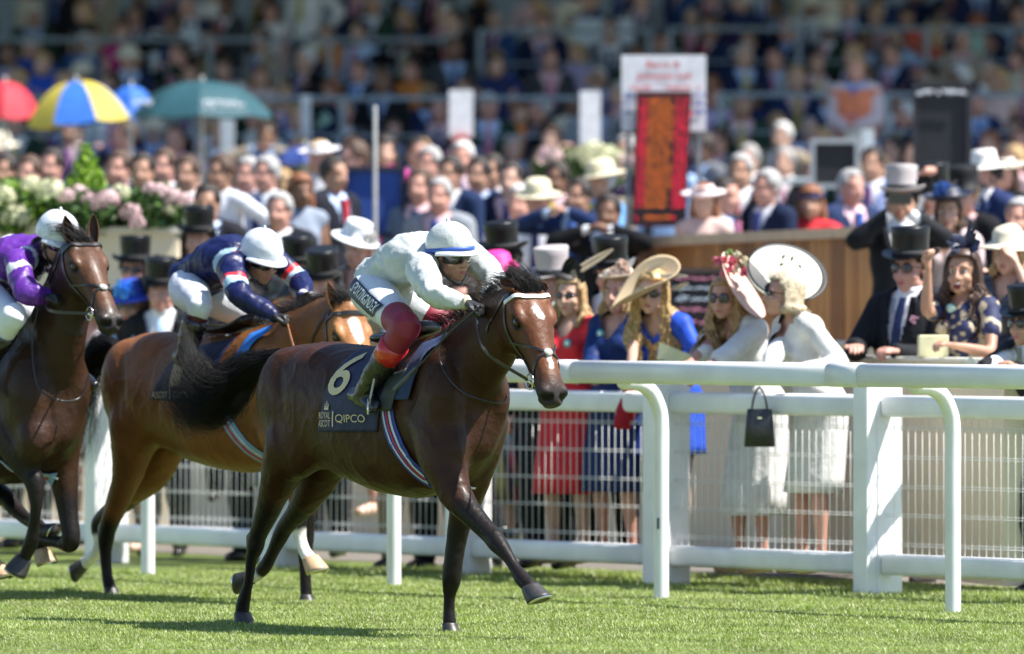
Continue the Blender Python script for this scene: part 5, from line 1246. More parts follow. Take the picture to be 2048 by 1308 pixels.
text_on(bv2, pl2, cloth2, 'ASCOT', 318, 790, .29, 34, 13, goldm, off=.015)
text_on(bv2, pl2, cloth2, 'I', 340, 787, .29, 2.5, 26, goldm, 'divider', off=.015)
text_on(bv2, pl2, cloth2, 'QIPCO', 372, 790, .29, 48, 15, goldm, off=.015)
fx3 = lambda x: 180+(x-1017)*.925; fy3 = lambda y: 594+(y-590)*.925
tackset(pl3, h3, bv3, dict(cloth=tr([(662,702,.27),(775,690,.27),(742,864,.30),(625,864,.30)],fx3,fy3), girth=tr([(760,800),(768,860),(790,930),(815,985)],fx3,fy3), webs=webs2, saddle=tr([(778,676,0),(815,672,0),(850,655,0)],fx3,fy3)))
# ================================================================== far spectators (prototypes copied one by one)
def stand_j(k=1., fem=False, arms='down'):
    s = .19*k*(.88 if fem else 1); f = V((0,-1,0))
    j = dict(pelvis=V((0,0,.97*k)), chest=V((0,.0,1.24*k)), neck=V((0,.01,1.47*k)), head=V((0,-.02,1.60*k)), hfwd=V((0,-1,-.05)), hup=UP, fwd=f,
             shR=V((-s,0,1.41*k)), shL=V((s,0,1.41*k)), hipR=V((-.09*k,0,.92*k)), hipL=V((.09*k,0,.92*k)), knR=V((-.10*k,-.01,.5*k)), knL=V((.10*k,-.01,.5*k)), anR=V((-.10*k,.02,.09*k)), anL=V((.10*k,.02,.09*k)))
    T = {'down':((.06,-.06,.84),(.06,-.06,.84)), 'front':((-.15,-.24,1.02),(-.15,-.22,1.05)), 'face':((-.12,-.26,1.50),(-.12,-.26,1.50)), 'oneup':((.06,-.06,.84),(.05,-.20,1.72)), 'hip':((.06,-.08,.9),(.10,.02,1.02)),'clap':((-.16,-.30,1.28),(-.16,-.30,1.30))}[arms]
    for i, sd in enumerate('RL'):
        sg = -1 if sd == 'R' else 1; x, y, z = T[i]; c = V((sg*(s+x), y, z*k)); el, w_ = ik(j['sh'+sd], c, .30*k, .27*k, V((sg*.8,.5,-.4)))
        j['el'+sd] = el; j['wr'+sd] = w_
    return j
def xf(j, fn): return {n: (fn(v) if n not in ('hfwd','hup','fwd') else v) for n, v in j.items()}
def hair_cap(q, Hm, k, back=.0, vol=1.0, low=-.05, grow=1.):
    me = Blob().ell((0,-.018,.036), (.083*vol,.102*vol,.100*vol), None, 28, 20).raw()
    cut(me, lambda c: ((c[:,1] > .040)&(c[:,2] < .088))|(c[:,2] < low)|((c[:,1] > .0)&(c[:,2] < .03)&(np.abs(c[:,0]) > .05)))
    m = Hm.copy(); me.transform(m @ Matrix.Scale(k,4)); bm = bmesh.new(); bm.from_mesh(me)
    bmesh.ops.solidify(bm, geom=bm.faces[:], thickness=-.008); bm.to_mesh(me); bm.free(); return smooth(me)
haircol = {'dark':(.02,.013,.009),'brown':(.07,.035,.018),'grey':(.36,.35,.34),'white':(.6,.59,.57),'blond':(.45,.29,.13),'ginger':(.22,.08,.03)}
def hairM(c): return M('hair_'+c, haircol[c], .5, var=.25, ns=30, bump=.5, bs=90)
PROTO = {}
def protoman(key, arms, jacket=True, hat=None):
    j = stand_j(1.04, False, arms); o, Hm, q = figure('person', j, (0,0,0), 'fair', False, 1.04, .026, .016, handvox=.012)
    b = Blob(); torso_t(b, j, .006, 1.04); arm_t(b, j, 'R', .008); arm_t(b, j, 'L', .008); mk('shirt', b.mesh(.024,2), M('w', (.8,.8,.8)), o)
    if jacket:
        b = Blob(); torso_t(b, j, .026, 1.04); b.tube([j['pelvis'], j['pelvis']-UP*.14], [(.19,.135),(.19,.14)], ref=V((1,0,0)), n=16); arm_t(b, j, 'R', .022, to=3, k=.97); arm_t(b, j, 'L', .022, k=.97)
        me = b.mesh(.024,2); me = shirtfront(me, j, 1.04, .105, .62); mk('jacket', me, M('w', (.8,.8,.8)), o)
    ne = j['neck']; b = Blob(); y = ne.y-.115
    b.add([V((-.02,y-.03,ne.z-.03)),V((.02,y-.03,ne.z-.03)),V((.035,y-.045,ne.z-.34)),V((-.035,y-.045,ne.z-.34)),V((-.02,y+.03,ne.z-.03)),V((.02,y+.03,ne.z-.03)),V((.035,y+.02,ne.z-.34)),V((-.035,y+.02,ne.z-.34))],[(0,1,2,3),(7,6,5,4),(0,3,7,4),(1,5,6,2),(3,2,6,7),(0,4,5,1)])
    mk('tie', b.raw(sm=False), M('w', (.8,.8,.8)), o)
    b = Blob(); leg_t(b, j, 'R', .024); leg_t(b, j, 'L', .024); b.tube([j['pelvis']-UP*.05, j['pelvis']+UP*.06], [(.165,.12),(.16,.115)], ref=V((1,0,0)), n=14); mk('trousers', b.mesh(.026,2), M('w', (.8,.8,.8)), o)
    for s in 'RL': b = Blob(); a = j['an'+s]; b.tube([a+V((0,.05,-.05)), a+V((0,-.05,-.05)), a+V((0,-.17,-.065))], [.038,.042,.03], n=10); mk('shoe', b.raw(), blk, o)
    mk('hair', hair_cap(q, Hm, 1.04), M('w', (.8,.8,.8)), o)
    if hat: hatmesh(o, Hm, 1.04, hat)
    PROTO[key] = o
def hatmesh(o, Hm, k, kind):
    b = Blob(); m = Hm @ Matrix.Translation((0,-.01,.055)) @ Matrix.Rotation(-.12,4,'X')
    pr = {'top':[(.001,.150),(.090,.152),(.097,.145),(.094,.10),(.090,.0),(.145,.008),(.150,.014),(.146,.002),(.09,-.012),(.06,-.012)],
          'panama':[(.001,.095),(.06,.100),(.085,.080),(.095,.02),(.096,.0),(.15,-.004),(.165,-.010),(.15,-.012),(.09,-.012),(.06,-.012)],
          'wide':[(.001,.075),(.07,.07),(.090,.03),(.098,.0),(.14,.012),(.168,.02),(.165,.014),(.1,-.008),(.06,-.010)],
          'fascinator':[(.001,.03),(.08,.026),(.11,.005),(.10,.0),(.05,.0)]}[kind]
    b.lathe([(r*k, z*k) for r,z in pr], m @ Matrix.Translation((0,0,0)), 24, (1,1.12) if kind in('top','panama') else (1,1)); mk('hat', b.raw(), M('w', (.8,.8,.8)), o)
def protowoman(key, arms, hat=None, long=True, sleeve=False):
    j = stand_j(.97, True, arms); o, Hm, q = figure('person', j, (0,0,0), 'fair', True, .97, .026, .016, handvox=.012)
    b = Blob(); torso_t(b, j, .012, .97, True)
    if sleeve: arm_t(b, j, 'R', .012, to=2, k=.9); arm_t(b, j, 'L', .012, to=2, k=.9)
    pe = j['pelvis']; b.loft([(pe+UP*.12, V((.125,0,0)), V((0,.095,0))), (pe, V((.18,0,0)), V((0,.13,0))), (pe-UP*.25, V((.21,0,0)), V((0,.16,0))), (pe-UP*.5, V((.24,0,0)), V((0,.19,0)))], n=20)
    mk('dress', b.mesh(.026,2), M('w', (.8,.8,.8)), o)
    for s in 'RL': b = Blob(); a = j['an'+s]; b.tube([a+V((0,.04,-.04)), a+V((0,-.05,-.06)), a+V((0,-.14,-.07))], [.028,.032,.025], n=10); mk('shoe', b.raw(), blk, o)
    me = hair_cap(q, Hm, .97, vol=1.06, low=-.10)
    if long:
        b = Blob()
        for s in (-1,1): b.tube([q(s*.07,-.03,.02), q(s*.085,-.03,-.08), q(s*.09,-.02,-.2)], [.03,.035,.02], n=8)
        b.tube([q(0,-.08,.02), q(0,-.1,-.1), q(0,-.09,-.22)], [(.07,.03),(.08,.035),(.06,.02)], ref=V((1,0,0)), n=10); me = join([me, b.raw()])
    mk('hair', me, M('w', (.8,.8,.8)), o)
    if hat: hatmesh(o, Hm, .97, hat)
    PROTO[key] = o
protoman('suit', 'down'); protoman('suitfront', 'front'); protoman('suitface', 'face'); protoman('shirtman', 'hip', False); protoman('suithat', 'front', True, 'panama'); protoman('shirthat', 'down', False, 'panama'); protoman('tophat', 'down', True, 'top'); protoman('suitup', 'oneup')
protowoman('dress', 'down'); protowoman('dresshat', 'front', 'wide'); protowoman('dressup', 'clap', None, False, True); protowoman('dressf', 'hip', 'fascinator', True, True)
CH = {k: list(o.children) for k, o in PROTO.items()}
jackets = [('navy',(.012,.022,.065)),('navy',(.018,.035,.10)),('black',(.010,.011,.014)),('charcoal',(.05,.053,.06)),('black',(.012,.012,.016)),('mid blue',(.03,.08,.22)),('grey',(.14,.15,.17)),('navy',(.012,.02,.06)),('black',(.01,.01,.013)),('tan',(.30,.25,.19)),('dark green',(.02,.045,.03)),('pale grey',(.30,.32,.34)),('navy',(.01,.018,.055)),('navy',(.012,.022,.065)),('navy',(.015,.025,.075))]
shirts = [('white',(.75,.77,.80)),('pale blue',(.45,.58,.80)),('white',(.78,.78,.78)),('pink',(.70,.48,.50)),('light blue',(.35,.5,.75))]
ties = [('red',(.4,.03,.04)),('navy',(.02,.03,.12)),('pink',(.6,.2,.32)),('blue',(.05,.12,.4)),('purple',(.14,.04,.2)),('yellow',(.5,.4,.06))]
dresses = [('pale pink',(.62,.45,.42)),('white',(.72,.70,.68)),('coral red',(.55,.08,.05)),('royal blue',(.02,.07,.42)),('floral rose',(.5,.25,.27)),('navy',(.015,.025,.09)),('mint',(.35,.55,.48)),('cream',(.66,.60,.48)),('black',(.012,.012,.014)),('lilac',(.42,.35,.55)),('orange',(.6,.2,.04)),('magenta',(.5,.03,.2))]
skw = ['fair','fair','pink','pink','tan','fair','brown']
def setm(o, m): o.material_slots[0].link = 'OBJECT'; o.material_slots[0].material = m
def place(kind, loc, rz, sc, spec, label, group):
    r = PROTO[kind].copy(); COL.objects.link(r); r.location = loc; r.rotation_euler = (0,0,rz); r.scale = (sc,)*3; tag(r, label, 'person', group)
    setm(r, skin(spec['skin']))
    for c in CH[kind]:
        n = c.name.split('.')[0]; d = c.copy(); COL.objects.link(d); d.parent = r
        if n in spec: setm(d, spec[n])
    return r
ORD = ['first','second','third','fourth','fifth','sixth','seventh','eighth','ninth','tenth']+['%dth'%i for i in range(11,20)]+['20th','21st','22nd','23rd','24th','25th','26th','27th','28th','29th','30th','31st','32nd','33rd','34th','35th','36th','37th','38th','39th','40th','41st','42nd','43rd','44th','45th']
ORDR = ['front','second','third','fourth','fifth','sixth','seventh','eighth']
r_ = random.Random(21)
def look(kind, r=r_, **ov):
    s = {'skin': r.choice(skw)}; hc = r.choice(['dark','brown','grey','brown','dark','blond','white']); s['hair'] = hairM(hc); txt = ''
    if kind.startswith('dress'):
        n, c = ov.get('dress') or r.choice(dresses); s['dress'] = cloth('dress_cloth', c, .7); hc = r.choice(['blond','brown','dark','blond','ginger']); s['hair'] = hairM(hc)
        hn, hcol = ov.get('hat') or r.choice(dresses); s['hat'] = cloth('hat_straw', hcol, .7); txt = f'{hc}-haired woman in {n} dress'.replace('blond-','blonde-')
        if kind in ('dresshat','dressf'): txt = f'woman in {n} dress and {hn} hat'
    else:
        jn, jc = ov.get('jacket') or r.choice(jackets); sn, scol = ov.get('shirt') or r.choice(shirts); tn, tc = ov.get('tie') or r.choice(ties)
        s['jacket'] = cloth('suit_cloth', jc, .85, spec=.15); s['shirt'] = cloth('shirt_cloth', scol, .7); s['tie'] = cloth('tie_silk', tc, .5); s['trousers'] = cloth('suit_cloth', jc if 'shirt' not in kind else (.03,.035,.05), .8)
        s['hat'] = cloth('hat_straw', ov.get('hatc', (.62,.57,.45) if kind != 'tophat' else (.012,.012,.014)), .6)
        if 'skin' in ov: s['skin'] = ov['skin']
        if 'hair' in ov: hc = ov['hair']; s['hair'] = hairM(hc)
        txt = f'{hc}-haired man in {jn} suit' if 'shirt' not in kind else f'man in {sn} shirt sleeves'
        if kind in ('suithat','tophat'): txt = f'man in {jn} suit and hat'
        if kind == 'shirthat': txt = f'man in {sn} shirt and hat'
    return s, txt
# stand rows
for ri,(Y,hy) in enumerate(ROWS):
    x = -70+r_.random()*40; n = 0
    while x < 2120:
        kind = r_.choice(['suit','suitfront','suit','suitfront','suitface','shirtman','suit','suit','dress','dressf','dressup','suitfront','suitup','suit','suitfront','suit','shirtman','suitfront','suithat','dress'])
        Yp = Y+r_.uniform(-.4,1.1); p = P(x, hy, Yp); s, t = look(kind); n += 1
        place(kind, (p.x, Yp, fl[ri]+r_.uniform(-.09,.05)), math.radians(r_.uniform(-75,25)), r_.uniform(.93,1.07), s, f'{t}, {ORD[n-1]} from left, {ORDR[ri]} stand row', 'spectators on the grandstand terraces')
        x += r_.uniform(54,84) if x > 1430 else r_.uniform(62,108)
# people on the deck and lawn behind the walls, placed from the photograph: head x, head y, distance, kind, turn, overrides, label
DK = [
 (1700,378,61,'suit',35,dict(jacket=('navy',(.02,.035,.09)),shirt=('pink',(.72,.5,.55)),hair='grey',skin='pink'),'grey-haired man in navy jacket and pink shirt above the timber ledge'),
 (1622,408,60.5,'dressf',-10,dict(dress=('red',(.55,.03,.04)),hat=('navy',(.02,.03,.1))),'woman in red top and navy fascinator behind the timber ledge'),
 (1537,378,60.5,'suit',-50,dict(jacket=('navy',(.012,.02,.05)),shirt=('white',(.75,.77,.82)),hair='grey',skin='pink'),'man in dark jacket and white shirt leaning left behind the timber ledge'),
 (1447,395,60.5,'suit',60,dict(jacket=('beige',(.40,.35,.30)),shirt=('blue',(.5,.6,.8)),hair='dark',skin='pink'),'man in beige jacket turned away behind the pink-dressed blonde'),
 (1408,405,59.5,'dresshat',-15,dict(dress=('pale pink',(.68,.48,.42)),hat=('white pink',(.72,.62,.62))),'blonde woman in pale pink dress and white hat right of odds board'),
 (1482,345,63,'suit',-20,dict(jacket=('black',(.012,.012,.014)),skin='tan'),'dark-suited man just behind the beige jacket'),
 (1076,402,60,'shirthat',-10,dict(shirt=('white',(.75,.77,.84)),tie=('navy',(.02,.03,.12)),hatc=(.66,.6,.42),skin='pink'),'man in white shirt, navy tie and straw hat left of the odds board'),
 (1040,408,61.5,'shirtman',-20,dict(shirt=('white',(.74,.76,.82)),hair='white',skin='pink'),'white-haired man in white shirt beside the straw hat'),
 (1205,362,61,'shirthat',-60,dict(shirt=('bright blue',(.16,.42,.80)),hatc=(.64,.58,.40),skin='tan'),'man in bright blue shirt and straw hat beside the odds board'),
 (1160,395,59.6,'suitface',-35,dict(jacket=('navy',(.015,.03,.09)),hair='dark',skin='tan'),'dark-haired man in navy suit lifting a camera left of the blue shirt'),
 (1217,428,58.8,'suitface',-15,dict(jacket=('black',(.01,.01,.012)),hair='dark',skin='brown'),'man in black suit holding a camera to his face by the odds board'),
 (902,350,62,'suit',-30,dict(jacket=('navy',(.015,.03,.08)),shirt=('white',(.75,.77,.8)),hair='dark',skin='tan'),'dark-haired man in navy suit and white shirt, just above the leading jockey'),
 (880,395,61,'suitfront',-20,dict(jacket=('grey',(.25,.27,.3)),hair='grey',skin='pink'),'grey-suited man just left above the leading jockey\'s cap'),
 (958,352,62.5,'suit',-25,dict(jacket=('navy',(.012,.025,.07)),tie=('red',(.5,.1,.15)),hair='dark',skin='tan'),'dark-haired man in navy suit and red tie, right of the one above the jockey'),
 (985,345,63.5,'suit',-25,dict(jacket=('black',(.012,.014,.02)),tie=('blue',(.05,.12,.4)),hair='dark',skin='tan'),'dark-haired man in black suit and blue tie in the row of suits'),
 (1022,362,62,'suit',-15,dict(jacket=('navy',(.015,.02,.05)),hair='dark',skin='fair'),'fair man in navy suit, rightmost of the row of suits'),
 (840,375,61.5,'suitfront',-20,dict(jacket=('blue grey',(.12,.16,.22)),hair='brown',skin='pink'),'brown-haired man in blue grey suit right of the blue banner'),
 (860,330,64.5,'suit',-30,dict(jacket=('navy',(.02,.03,.07)),hair='grey',skin='pink'),'grey-haired man behind the blue grey suit'),
 (925,318,66,'shirtman',-15,dict(shirt=('pink',(.6,.45,.5)),hair='white',skin='pink'),'white-haired pink-faced man below the blank white card sign'),
 (1115,360,63.5,'suit',-30,dict(jacket=('black',(.012,.012,.014)),hair='dark',skin='brown'),'dark-suited man directly behind the straw hat by the odds board'),
 (600,385,59.5,'dress',20,dict(dress=('grey blue',(.22,.26,.33))),'long-haired blonde woman in grey blue dress above the second jockey'),
 (560,425,58.5,'suitfront',-20,dict(jacket=('black',(.015,.015,.02)),hair='grey',skin='pink'),'man in black suit just above the second jockey\'s cap'),
 (535,350,62,'shirtman',-40,dict(shirt=('white',(.72,.75,.8)),hair='grey',skin='pink'),'grey-haired man in white shirt beside the blonde in grey blue'),
 (497,352,63,'shirtman',-30,dict(shirt=('pale blue',(.5,.6,.78)),hair='grey',skin='pink'),'grey-haired man in pale blue shirt above the second jockey\'s back'),
 (445,348,61,'shirtman',-45,dict(shirt=('white',(.75,.76,.8)),hair='brown',skin='tan'),'man in white shirt facing left, right of the planter'),
 (375,350,62,'suit',-20,dict(jacket=('blue',(.03,.08,.25)),hair='brown',skin='tan'),'man in bright blue jacket just right of the planter'),
 (415,410,57.8,'suitfront',-10,dict(jacket=('dark',(.015,.015,.02)),hair='dark',skin='tan'),'man in dark suit between planter and second jockey'),
 (285,345,60.5,'suit',-10,dict(jacket=('cream',(.5,.47,.4)),hair='dark',skin='tan'),'dark-haired man in cream jacket behind the right hydrangea'),
 (240,340,61,'suitfront',-25,dict(jacket=('charcoal',(.05,.05,.06)),hair='brown',skin='pink'),'man in charcoal suit right of the lime cone'),
 (330,335,63,'suit',-25,dict(jacket=('navy',(.02,.03,.08)),hair='brown',skin='pink'),'man in navy suit above the right end of the planter'),
 (60,350,61,'suitfront',-25,dict(jacket=('black',(.012,.012,.014)),hair='brown',skin='pink'),'man in black suit left of the lime cone'),
 (105,335,62.5,'suit',-25,dict(jacket=('navy',(.02,.03,.08)),hair='dark',skin='pink'),'man in navy suit beside the lime cone, left side'),
 (12,345,62,'suit',-25,dict(jacket=('navy',(.02,.03,.08)),hair='dark',skin='tan'),'man in navy suit at the far left edge behind the hydrangeas'),
 (712,318,63.5,'suitfront',-60,dict(jacket=('black',(.015,.015,.02)),hair='brown',skin='pink'),'man in black suit behind the top of the blue banner'),
 (665,352,60.5,'suit',50,dict(jacket=('black',(.015,.017,.025)),hair='dark',skin='tan'),'tall man in black suit immediately left of the blue banner'),
 (640,318,64,'dresshat',-30,dict(dress=('white',(.7,.68,.7)),hat=('white',(.75,.72,.75))),'woman in white dress and big white hat left of the banner'),
 (770,305,66,'dress',0,dict(dress=('magenta',(.5,.05,.25))),'woman in magenta dress behind the blue banner'),
 (1745,330,66,'suit',-20,dict(jacket=('mid blue',(.25,.3,.5)),hair='dark',skin='tan'),'man in light blue jacket behind the grey top hat'),
 (2010,350,60,'dresshat',-30,dict(dress=('black',(.012,.012,.014)),hat=('cream',(.6,.55,.45))),'woman in black dress and cream hat at the upper right edge'),
 (1930,395,57,'tophat',-30,dict(jacket=('black',(.012,.012,.014)),skin='pink'),'man in black top hat behind the navy-hatted woman'),
 (2040,440,54,'suitfront',-30,dict(jacket=('charcoal',(.03,.03,.035)),hair='grey',skin='pink'),'man in charcoal suit at the right edge behind the sequin dress'),
]
for (x,y,Y,kind,tw,ov,lab) in DK:
    s, t = look(kind, **ov); p = P(x,y,Y); k = 1.0; h = 1.60*(1.04 if not kind.startswith('dress') else .97)
    place(kind, (p.x, Y, p.z-h), math.radians(tw), 1., s, lab, 'spectators on the deck behind the walls')
# steward in orange tabard
s, t = look('suitfront', jacket=('white',(.6,.5,.52)), hair='blond', skin='pink'); Y = 78.6; p = P(1712,142,Y)
st = place('suitfront', (p.x,Y,p.z-1.6*1.04*.9), math.radians(-15), .9, s, 'steward in orange tabard standing high beside the pale post, right of centre', 'spectators on the deck behind the walls')
b = Blob(); torso_t(b, stand_j(1.04), .04, 1.04); tb_ = b.mesh(.024,2); cut(tb_, lambda c: (c[:,2] > 1.47)|(c[:,2] < .86)); tb_.materials.append(M('tabard_orange', (.75,.22,.10), .7)); to = bpy.data.objects.new('tabard', tb_); COL.objects.link(to); to.parent = st
for k_, o in PROTO.items():
    for c in CH[k_]: bpy.data.objects.remove(c)
    bpy.data.objects.remove(o)
# ================================================================== spectators at the fence
topm = M('silk_hat_black', (.005,.005,.006), .36, var=.2, spec=.3, coat=.12, ns=20); topg = M('felt_hat_grey', (.42,.38,.38), .6, var=.05)
glb = M('glasses_black', (.01,.01,.01), .2, coat=.5); glt = M('glasses_tortoise', (.06,.02,.012), .25, coat=.5)
coatb = cloth('morning_coat_black', (.010,.011,.014), .75, bump=.3)
badge = M('badge_teal', (.03,.30,.32), .4); badgew = M('badge_print', (.7,.75,.7), .4)
def fenceY(px): y = 1196-.056*(1712-px); return F*CAMH/(y-HZ)
def dirv(deg, pitch=0): a = math.radians(deg); p = math.radians(pitch); return V((math.sin(a)*math.cos(p), -math.cos(a)*math.cos(p), -math.sin(p)))
def long_hair(o, q, Hm, k, mt, n=150, L=.38, curl=.0, r=.0062, seed=1, front=.03, part=0., name='hair', spread=1., fy=.055, wid=.025):
    rg = random.Random(seed); b = Blob(); R3 = Hm.to_3x3(); dn = -UP
    n = int(n*1.7); r = r*.70
    for i in range(n):
        a = rg.uniform(-1.35, 1.35)+math.pi if rg.random() < .55 else rg.choice((-1,1))*rg.uniform(.15,.75)
        side = -1 if math.sin(a) < 0 else 1
        ang = rg.uniform(-2.6, 2.6)    # 0 = back
        x, y = math.sin(ang), -math.cos(ang)
        if y > front*10: y = .3
        p0 = q(x*.02, y*.02-.01, .132); p1 = q(x*.060*1.05, y*.075-.010, .105); p2 = q(x*.089*spread, min(y*.108-.012, fy), .040); p3 = q(x*.094*spread, min(y*.105-.016, fy-.007), -.04)
        pts = [p0,p1,p2,p3]; ll = L*rg.uniform(.6,1.05); ph = rg.uniform(0,6.3); m = 8; base = p3; out = (R3@V((x,y*.6,0))).normalized(); out.z = 0; sd = out.cross(UP); jo = rg.uniform(-.2,1)*wid; js = rg.gauss(0,.7)*wid
        for t in range(1,m+1):
            u = t/m; amp = curl*min(1,u*3); pts.append(base+dn*(ll*u)+out*(jo*u)+sd*(js*u)+out*(.018*math.sin(u*2.6)-.020*u*u+amp*math.sin(ph+u*ll*62))+sd*(amp*math.cos(ph+u*ll*62)))
        rr = r*rg.uniform(.8,1.3); b.tube(pts, [rr*.5,rr,rr*1.1,rr*1.2]+[rr*1.2]*(m-2)+[rr*.9,rr*.4], n=5, sub=2, round_=False)
    hm = b.raw(); bod = [c for c in o.children if c.name.startswith(('bodice','jacket'))]
    if bod:   # let the hair lie over the shoulders
        bv_ = bvh_of(bod[0]); zt = q(0,0,-.10).z
        for v in hm.vertices:
            if v.co.z < zt:
                loc, nor, i_, d_ = bv_.find_nearest(v.co)
                if loc is not None and d_ < .12 and (v.co-loc).dot(nor) < .006: v.co = loc+nor*(.010+.008*rg.random())
    me = join([hair_cap(q, Hm, k, vol=1.03*max(1,spread*.97), low=-.09), hm]); return mk(name, me, mt, o)
def short_hair(o, q, Hm, k, mt, seed=1, vol=1.0, low=-.055, n=260, L=.035):
    rg = random.Random(seed); b = Blob(); R3 = Hm.to_3x3()
    for i in range(n):
        t = rg.uniform(0, 6.283); z = rg.uniform(-.5,1); r_ = math.sqrt(1-z*z) if abs(z) < 1 else 0; x, y = r_*math.cos(t), r_*math.sin(t)
        lx, ly, lz = x*.084*vol, y*.102*vol-.018, z*.099*vol+.038
        if (ly > .045 and lz < .09) or lz < low or (ly > 0 and lz < .03 and abs(lx) > .05): continue
        n_ = (R3@V((x,y*.6-.4,z*.4+.1))).normalized(); p = q(lx,ly,lz); b.tube([p, p+n_*L*.4, p+n_*L*.8-UP*L*.5], [.005,.0055,.002], n=5, sub=1, round_=False)
    return mk('hair', join([hair_cap(q, Hm, k, vol=vol, low=low), b.raw()]), mt, o)
def top_hat(o, Hm, k, mt, tilt=-8, yaw=0, band=None, roll=0):
    m = Hm @ Matrix.Translation((0,-.012*k,.068*k)) @ Matrix.Rotation(math.radians(tilt),4,'X') @ Matrix.Rotation(math.radians(roll),4,'Y'); b = Blob(); R = []
    for r, z in [(.001,.158),(.070,.1585),(.094,.157),(.0985,.150),(.0945,.11),(.0905,.06),(.0915,.02),(.095,.002)]: R.append([m @ V((r*k*math.cos(t), r*k*1.14*math.sin(t), z*k)) for t in np.linspace(0,2*math.pi,32,endpoint=False)])
    for r, z in [(.120,.0),(.140,.004),(.146,.010)]: R.append([m @ V((r*k*math.cos(t), r*k*1.12*math.sin(t), (z+.030*(r-.095)/.05*abs(math.cos(t))**2-.010*(r-.095)/.05*abs(math.sin(t)))*k)) for t in np.linspace(0,2*math.pi,32,endpoint=False)])
    for r, z in [(.1455,.005),(.120,-.006),(.09,-.008),(.05,-.008)]: R.append([m @ V((r*k*math.cos(t), r*k*1.12*math.sin(t), (z+.030*max(0,(r-.095))/.05*abs(math.cos(t))**2-.010*max(0,r-.095)/.05*abs(math.sin(t)))*k)) for t in np.linspace(0,2*math.pi,32,endpoint=False)])
    h = mk('top_hat', b.rings(R).raw(), mt, o)
    bb = Blob(); RR = [[m @ V((r*k*math.cos(t), r*k*1.14*math.sin(t), z*k)) for t in np.linspace(0,2*math.pi,32,endpoint=False)] for r, z in [(.0925,.006),(.0965,.006),(.0935,.034),(.091,.034)]]
    bb.rings(RR+[RR[0]], cap=False); mk('hat_band', bb.raw(), band or M('hat_ribbon', (.02,.02,.022), .8), h); return h
def disc_hat(o, c, n, r, mt, dish=.25, name='hat', crown=.07, asp=1., th=.004, wave=0., fwd=(0,-1,0), under=None):
    """c centre, n axis (crown side), r brim radius; dish>0 turns the rim up"""
    n = V(n).normalized(); fwd = V(fwd)-n*V(fwd).dot(n); m = frame(c, fwd, n); b = Blob(); R = []
    prof = [(.001,crown),(crown*.8,crown*.98),(.085,crown*.7),(.095,.004)]+[(.095+(r-.095)*t, dish*r*t**1.6) for t in (.2,.45,.7,.9,1.0)]+[(r*.995, dish*r-th*1.5)]+[(.095+(r-.095)*t, dish*r*t**1.6-th) for t in (.9,.6,.3)]+[(.08,-.004),(.03,-.004)]
    for rr, z in prof: R.append([m @ V((rr*math.cos(t), rr*asp*math.sin(t), z+wave*(rr/r)**2*math.sin(2*t))) for t in np.linspace(0,2*math.pi,40,endpoint=False)])
    return mk(name, b.rings(R).raw(), mt, o), m
def petal(b, c, d, n, L, w):
    d = d.normalized(); n = (n-d*n.dot(d)).normalized(); s = d.cross(n); P_ = []
    for t, ww in ((0,.15),(.35,.9),(.7,1),(1,.1)): P_.append([c+d*L*t-s*w*ww+n*(L*.12*math.sin(t*3)), c+d*L*t+n*(L*.2*math.sin(t*3)), c+d*L*t+s*w*ww+n*(L*.12*math.sin(t*3))])
    b.rings(P_, cap=False, closed=False)
def flower(parent, c, r, mt, n=11, seed=0, name='flower'):
    rg = random.Random(seed); b = Blob()
    for i in range(n):
        d = V((rg.gauss(0,1), rg.gauss(0,1)-.6, rg.gauss(0,1)+.4)).normalized(); petal(b, c, d, d.orthogonal()+V((0,0,.3)), r, r*.42)
    o = mk(name, b.raw(), mt, parent); s = o.modifiers.new('s','SOLIDIFY'); s.thickness = .0015; return o
def feather(parent, c, d, L, w, mt, name='feather', n=26, curve=.15):
    d = V(d).normalized(); s = d.cross(V((.2,-1,.1))).normalized(); nn = s.cross(d); pts = [c+d*(L*t)+nn*(curve*L*t*t) for t in np.linspace(0,1,8)]; b = Blob(); b.tube(pts, [.0026]*4+[.002]*3+[.001], n=5, sub=1)
    cr = crom([list(p) for p in pts], 4)
    for i in range(3, len(cr)):
        for sg in (-1,1):
            u = i/len(cr); ww = w*math.sin(math.pi*min(1,.15+u*.85))**.7; p = V(cr[i]); t_ = V(cr[min(i+1,len(cr)-1)]-cr[i-1]).normalized(); petal(b, p, t_*.8+s*sg, nn, ww, L*.03)
    return mk(name, b.raw(), mt, parent)
def round_badge(parent, j, dx, t, bvh, mt=badge, r=.028):
    ne, pe = j['neck'], j['pelvis']; side = (j['shR']-j['shL']).normalized(); fw = V(j['fwd']); p = ne.lerp(pe,t)+side*dx; h = bvh.ray_cast(p+fw*.5, -fw)
    if h[0] is None: return
    c = h[0]+fw*.006; m = frame(c, UP, fw); b = Blob(); b.lathe([(.001,.003),(r*.95,.003),(r,.0),(.001,-.002)], m, 20); o = mk('badge', b.raw(), mt, parent)
    b = Blob(); b.lathe([(.001,.0045),(r*.5,.0045),(r*.52,.003)], m, 14); mk('badge_print', b.raw(), badgew, o)
